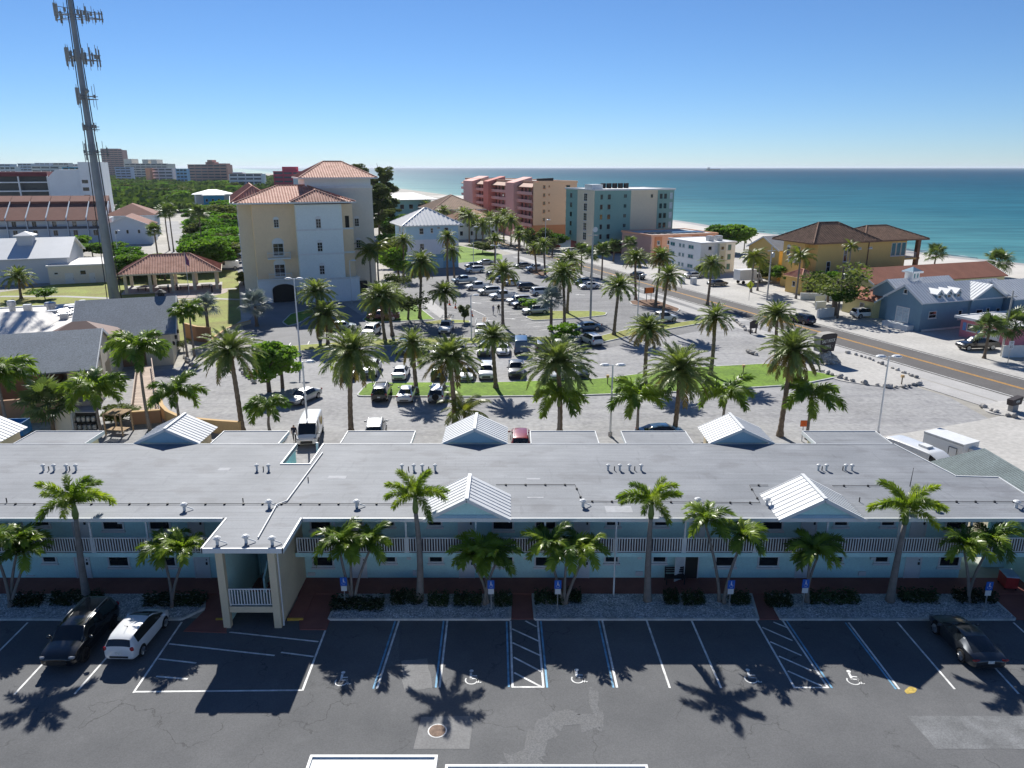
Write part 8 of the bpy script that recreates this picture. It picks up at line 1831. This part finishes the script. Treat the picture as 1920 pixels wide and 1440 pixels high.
# blue skip and service bits on the restaurant yard
x_, y_ = G(33, 815); t = thing('blue_dumpster', 'blue open dumpster at the left behind the motel', 'dumpster', (x_, y_, 0.02), 0.1); BL = mat('dumpster_blue', (0.02,0.16,0.38), rough=0.5, var=0.15, scale=1.5)
for a in ((-1.0,1.0,-0.8,-0.72,0.1,1.4), (-1.0,1.0,0.72,0.8,0.1,1.4), (-1.0,-0.92,-0.72,0.72,0.1,1.4), (0.92,1.0,-0.72,0.72,0.1,1.4)): q = MB(); q.box(*a); q.build('side', BL, t)
q = MB(); q.box(-0.92, 0.92, -0.72, 0.72, 0.1, 0.2); q.build('floor', BL, t); q = MB(); q.box(-1.06, 1.06, -0.86, -0.803, 1.3, 1.42); q.build('rim', BL, t)
PAL = mat('pallet_wood', (0.42,0.30,0.18), rough=0.9, var=0.2, scale=3)
x_, y_ = G(225, 812); t = thing('pallet_bench', 'slatted wooden pergola seat by the restaurant yard', 'bench', (x_, y_, 0.02), -0.15)
for i in range(9): q = MB(); q.box(-0.9+0.22*i, -0.76+0.22*i, -0.9, 0.9, 2.1, 2.2); q.build('slat', PAL, t)
for sx in (-0.9, 0.9):
    for sy in (-0.8, 0.8): q = MB(); q.box(sx-0.06, sx+0.06, sy-0.06, sy+0.06, 0, 2.1); q.build('leg', PAL, t)
for i in range(5): q = MB(); q.box(-0.9, 0.9, -0.6+0.2*i, -0.44+0.2*i, 0.45, 0.5); q.build('seat_slat', PAL, t)
x_, y_ = G(127, 806); t = thing('cold_room', 'pale grey cold room door unit in the restaurant yard', 'cabinet', (x_, y_, 0.02), 0.05); q = MB(); q.box(-0.9, 0.9, -0.5, 0.5, 0, 2.2); q.build('cabinet', WH2, t); q = MB(); q.box(-0.75, 0.75, -0.54, -0.503, 0.1, 2.0); q.build('door', GREYW, t)
x_, y_ = G(160, 806); t = thing('keg_rack', 'dark rack of steel kegs in the restaurant yard', 'rack', (x_, y_, 0.02), 0.05); q = MB(); q.box(-1.2, 1.2, 0.25, 0.3, 0, 1.7); q.box(-1.2, 1.2, -0.3, 0.25, 0.8, 0.85); q.build('frame', DARK, t)
for r2 in range(2):
    for i in range(5): q = MB(); q.lathe([(0.17,0),(0.2,0.06),(0.2,0.42),(0.15,0.5)], 12, c=(-0.95+0.47*i, 0, 0.03+0.84*r2)); q.build('keg', STEEL, t)
sheet('restaurant_wall_footing', GP((0,790),(300,790),(300,770),(0,770)), 0.045, CONC)
b = Bld('restaurant_service_wall', 'brown service wall below the restaurant terrace', 80, -22, 'wall')
b.box('wall', -40, -18.6, 84.0, 84.4, 0, 2.6, BROWNW)
# flag and plaza bollards
x_, y_ = G(355, 552); t = thing('flag_pole', 'flag pole with a hanging flag on the round plaza', 'flag', (x_, y_, 0)); q = MB(); q.tube([(0,0,0),(0,0,8.6)], [0.07,0.04], 8); q.build('pole', LAMPW, t)
q = MB()
for i in range(6): q.poly([(0.05+0.12*i,0.03*math.sin(i*1.8),6.2-0.1*i),(0.17+0.12*i,0.03*math.sin((i+1)*1.8),6.1-0.1*i),(0.17+0.12*i,0.03*math.sin((i+1)*1.8),8.3-0.28*i),(0.05+0.12*i,0.03*math.sin(i*1.8),8.5-0.28*i)])
q.build('flag', mat('flag_red', (0.35,0.06,0.09), var=0.3, scale=3, col2=(0.12,0.1,0.3)), t)
for i, (px_, py_) in enumerate(((317,549),(333,545),(398,548))):
    x, y = G(px_, py_); t = thing('bollard', ['left bollard on the round plaza', 'middle bollard on the round plaza', 'right bollard on the round plaza'][i], 'bollard', (x, y, 0.05)); q = MB(); q.cyl((0,0,0), 0.16, 1.3, 10); q.build('post', DARK, t); q = MB(); q.cyl((0,0,1.3), 0.18, 0.35, 10); q.build('cap', LAMPW, t)
# parking bay lines of the rear lots
for k in range(12):
    u0_ = 108+k*2.8; o_ = sheet('bay_line', DP((u0_, 44), (u0_, 49.2), (u0_+0.12, 49.2), (u0_+0.12, 44)), 0.034, LINEW)
for a_, b_ in (((545,643),(535,660)), ((580,640),(572,657)), ((760,572),(860,575)), ((775,583),(870,586)), ((985,636),(983,655)), ((880,578),(910,592)), ((905,596),(934,594))): stripe(a_, b_, 0.12, LINEW, 0.036, 'bay_line')
for k in range(9): x_ = -19+k*2.8; sheet('bay_line', [(x_, 100.8), (x_+0.1, 100.8), (x_+0.1, 105.2), (x_, 105.2)], 0.038, LINEW)
def arrow(px, py, rz):
    q = MB(); q.poly([(-1.1,-0.1,0),(0.2,-0.1,0),(0.2,0.1,0),(-1.1,0.1,0)]); q.poly([(0.2,-0.35,0),(1.0,0,0),(0.2,0.35,0)]); struct(q.build('lane_arrow', LINEW, None, (*G(px, py), 0.036), rz))
arrow(892, 568, 2.8); arrow(958, 598, -0.3); arrow(1087, 553, 2.9); arrow(920, 602, 2.9)
# a freighter on the horizon
t = thing('freighter', 'tiny freighter on the horizon of the sea', 'ship', (2030, 7800, -0.5), 0.1); q = MB(); q.box(-70, 70, -9, 9, 0, 9); q.build('hull', DARK, t); q = MB(); q.box(-62, -40, -8, 8, 9, 26); q.build('bridge', GREYW, t)
# people
def person(label, x, y, head, h, shirt, pants, skin, hair, step=0.25, arm=(0.2, -0.2)):
    t = thing('person', label, 'person', (x, y, 0.03), math.radians(head)); s_ = h/1.75
    V_ = [(0,0,0.95),(0,0,1.15),(0,0,1.38),(0,0,1.5),(0,0,1.6),(0,0,1.7),(0,0.19,1.41),(arm[0]*0.6,0.25,1.13),(arm[0],0.27,0.88),(0,-0.19,1.41),(arm[1]*0.6,-0.25,1.13),(arm[1],-0.27,0.88),(0,0.1,0.88),(step*0.55,0.11,0.5),(step,0.1,0.09),(step+0.13,0.1,0.05),(0,-0.1,0.88),(-step*0.25,-0.11,0.5),(-step,-0.1,0.11),(-step+0.13,-0.1,0.06),(arm[0]+0.03,0.27,0.78),(arm[1]+0.03,-0.27,0.78)]
    E_ = [(0,1),(1,2),(2,3),(3,4),(4,5),(2,6),(6,7),(7,8),(2,9),(9,10),(10,11),(0,12),(12,13),(13,14),(14,15),(0,16),(16,17),(17,18),(18,19),(8,20),(11,21)]
    R_ = [.15,.14,.16,.06,.095,.085,.065,.048,.035,.065,.048,.035,.1,.062,.045,.04,.1,.062,.045,.04,.03,.03]
    me = bpy.data.meshes.new('body'); me.from_pydata([tuple(c*s_ for c in v) for v in V_], E_, []); o = bpy.data.objects.new('body', me); COL.objects.link(o)
    sk = o.modifiers.new('skin', 'SKIN'); sb = o.modifiers.new('sub', 'SUBSURF'); sb.levels = 2
    for v, r in zip(me.skin_vertices[0].data, R_): v.radius = (r*s_*0.8, r*s_) if r > 0.13 else (r*s_, r*s_)
    me.skin_vertices[0].data[0].use_root = True
    dg = bpy.context.evaluated_depsgraph_get(); dg.update(); m2 = bpy.data.meshes.new_from_object(o.evaluated_get(dg)); bpy.data.objects.remove(o)
    m2.materials.clear()
    for q in (skin, shirt, pants, hair, DARK): m2.materials.append(q)
    for p in m2.polygons:
        z = p.center.z/s_; y_ = abs(p.center.y)/s_; x_ = p.center.x/s_
        p.material_index = 4 if z < 0.12 else (2 if z < 0.93 and y_ < 0.2 else (1 if z < 1.45 and not (y_ > 0.2 and z < 1.1) else (3 if z > 1.64 or (x_ < -0.03 and z > 1.55) else 0))); p.use_smooth = True
    ob('body', m2, t); return t
SKIN = mat('skin', (0.45,0.27,0.19), rough=0.6, var=0.05); HAIR = mat('dark_hair', (0.03,0.022,0.018), rough=0.7)
CL = [mat('navy_cloth', (0.02,0.025,0.05), rough=0.9), mat('black_cloth', (0.015,0.015,0.018), rough=0.9), mat('lilac_cloth', (0.42,0.40,0.5), rough=0.9), mat('olive_cloth', (0.09,0.08,0.05), rough=0.9), mat('grey_cloth', (0.3,0.3,0.31), rough=0.9)]
x_, y_ = G(553, 830); person('person in dark clothes walking beside the white van', x_, y_, -80, 1.8, CL[0], CL[1], SKIN, HAIR)
x_, y_ = G(925, 590); person('person in a pale patterned top walking across the lot', x_, y_, -120, 1.75, CL[2], CL[4], SKIN, HAIR)
x_, y_ = G(935, 588); person('person in dark top and shorts walking across the lot', x_, y_, -70, 1.75, CL[1], CL[3], SKIN, HAIR)

# ------------------------------------------------------------------ air: a thin even haze over the whole place
hz = bpy.data.materials.new('haze'); hz.use_nodes = True; hn = hz.node_tree; hn.nodes.remove(hn.nodes['Principled BSDF'])
pv = hn.nodes.new('ShaderNodeVolumePrincipled'); pv.inputs['Color'].default_value = (0.82, 0.9, 1.0, 1); pv.inputs['Density'].default_value = 0.00003; pv.inputs['Anisotropy'].default_value = 0.2
hn.links.new(pv.outputs[0], hn.nodes['Material Output'].inputs['Volume'])
HAZE = True
if HAZE:
    q = MB(); q.box(-61000, 61000, -1200, 59000, -2.0, 75); o_ = q.build('haze', hz); o_['kind'] = 'stuff'; o_['label'] = 'thin sea haze over the whole place'
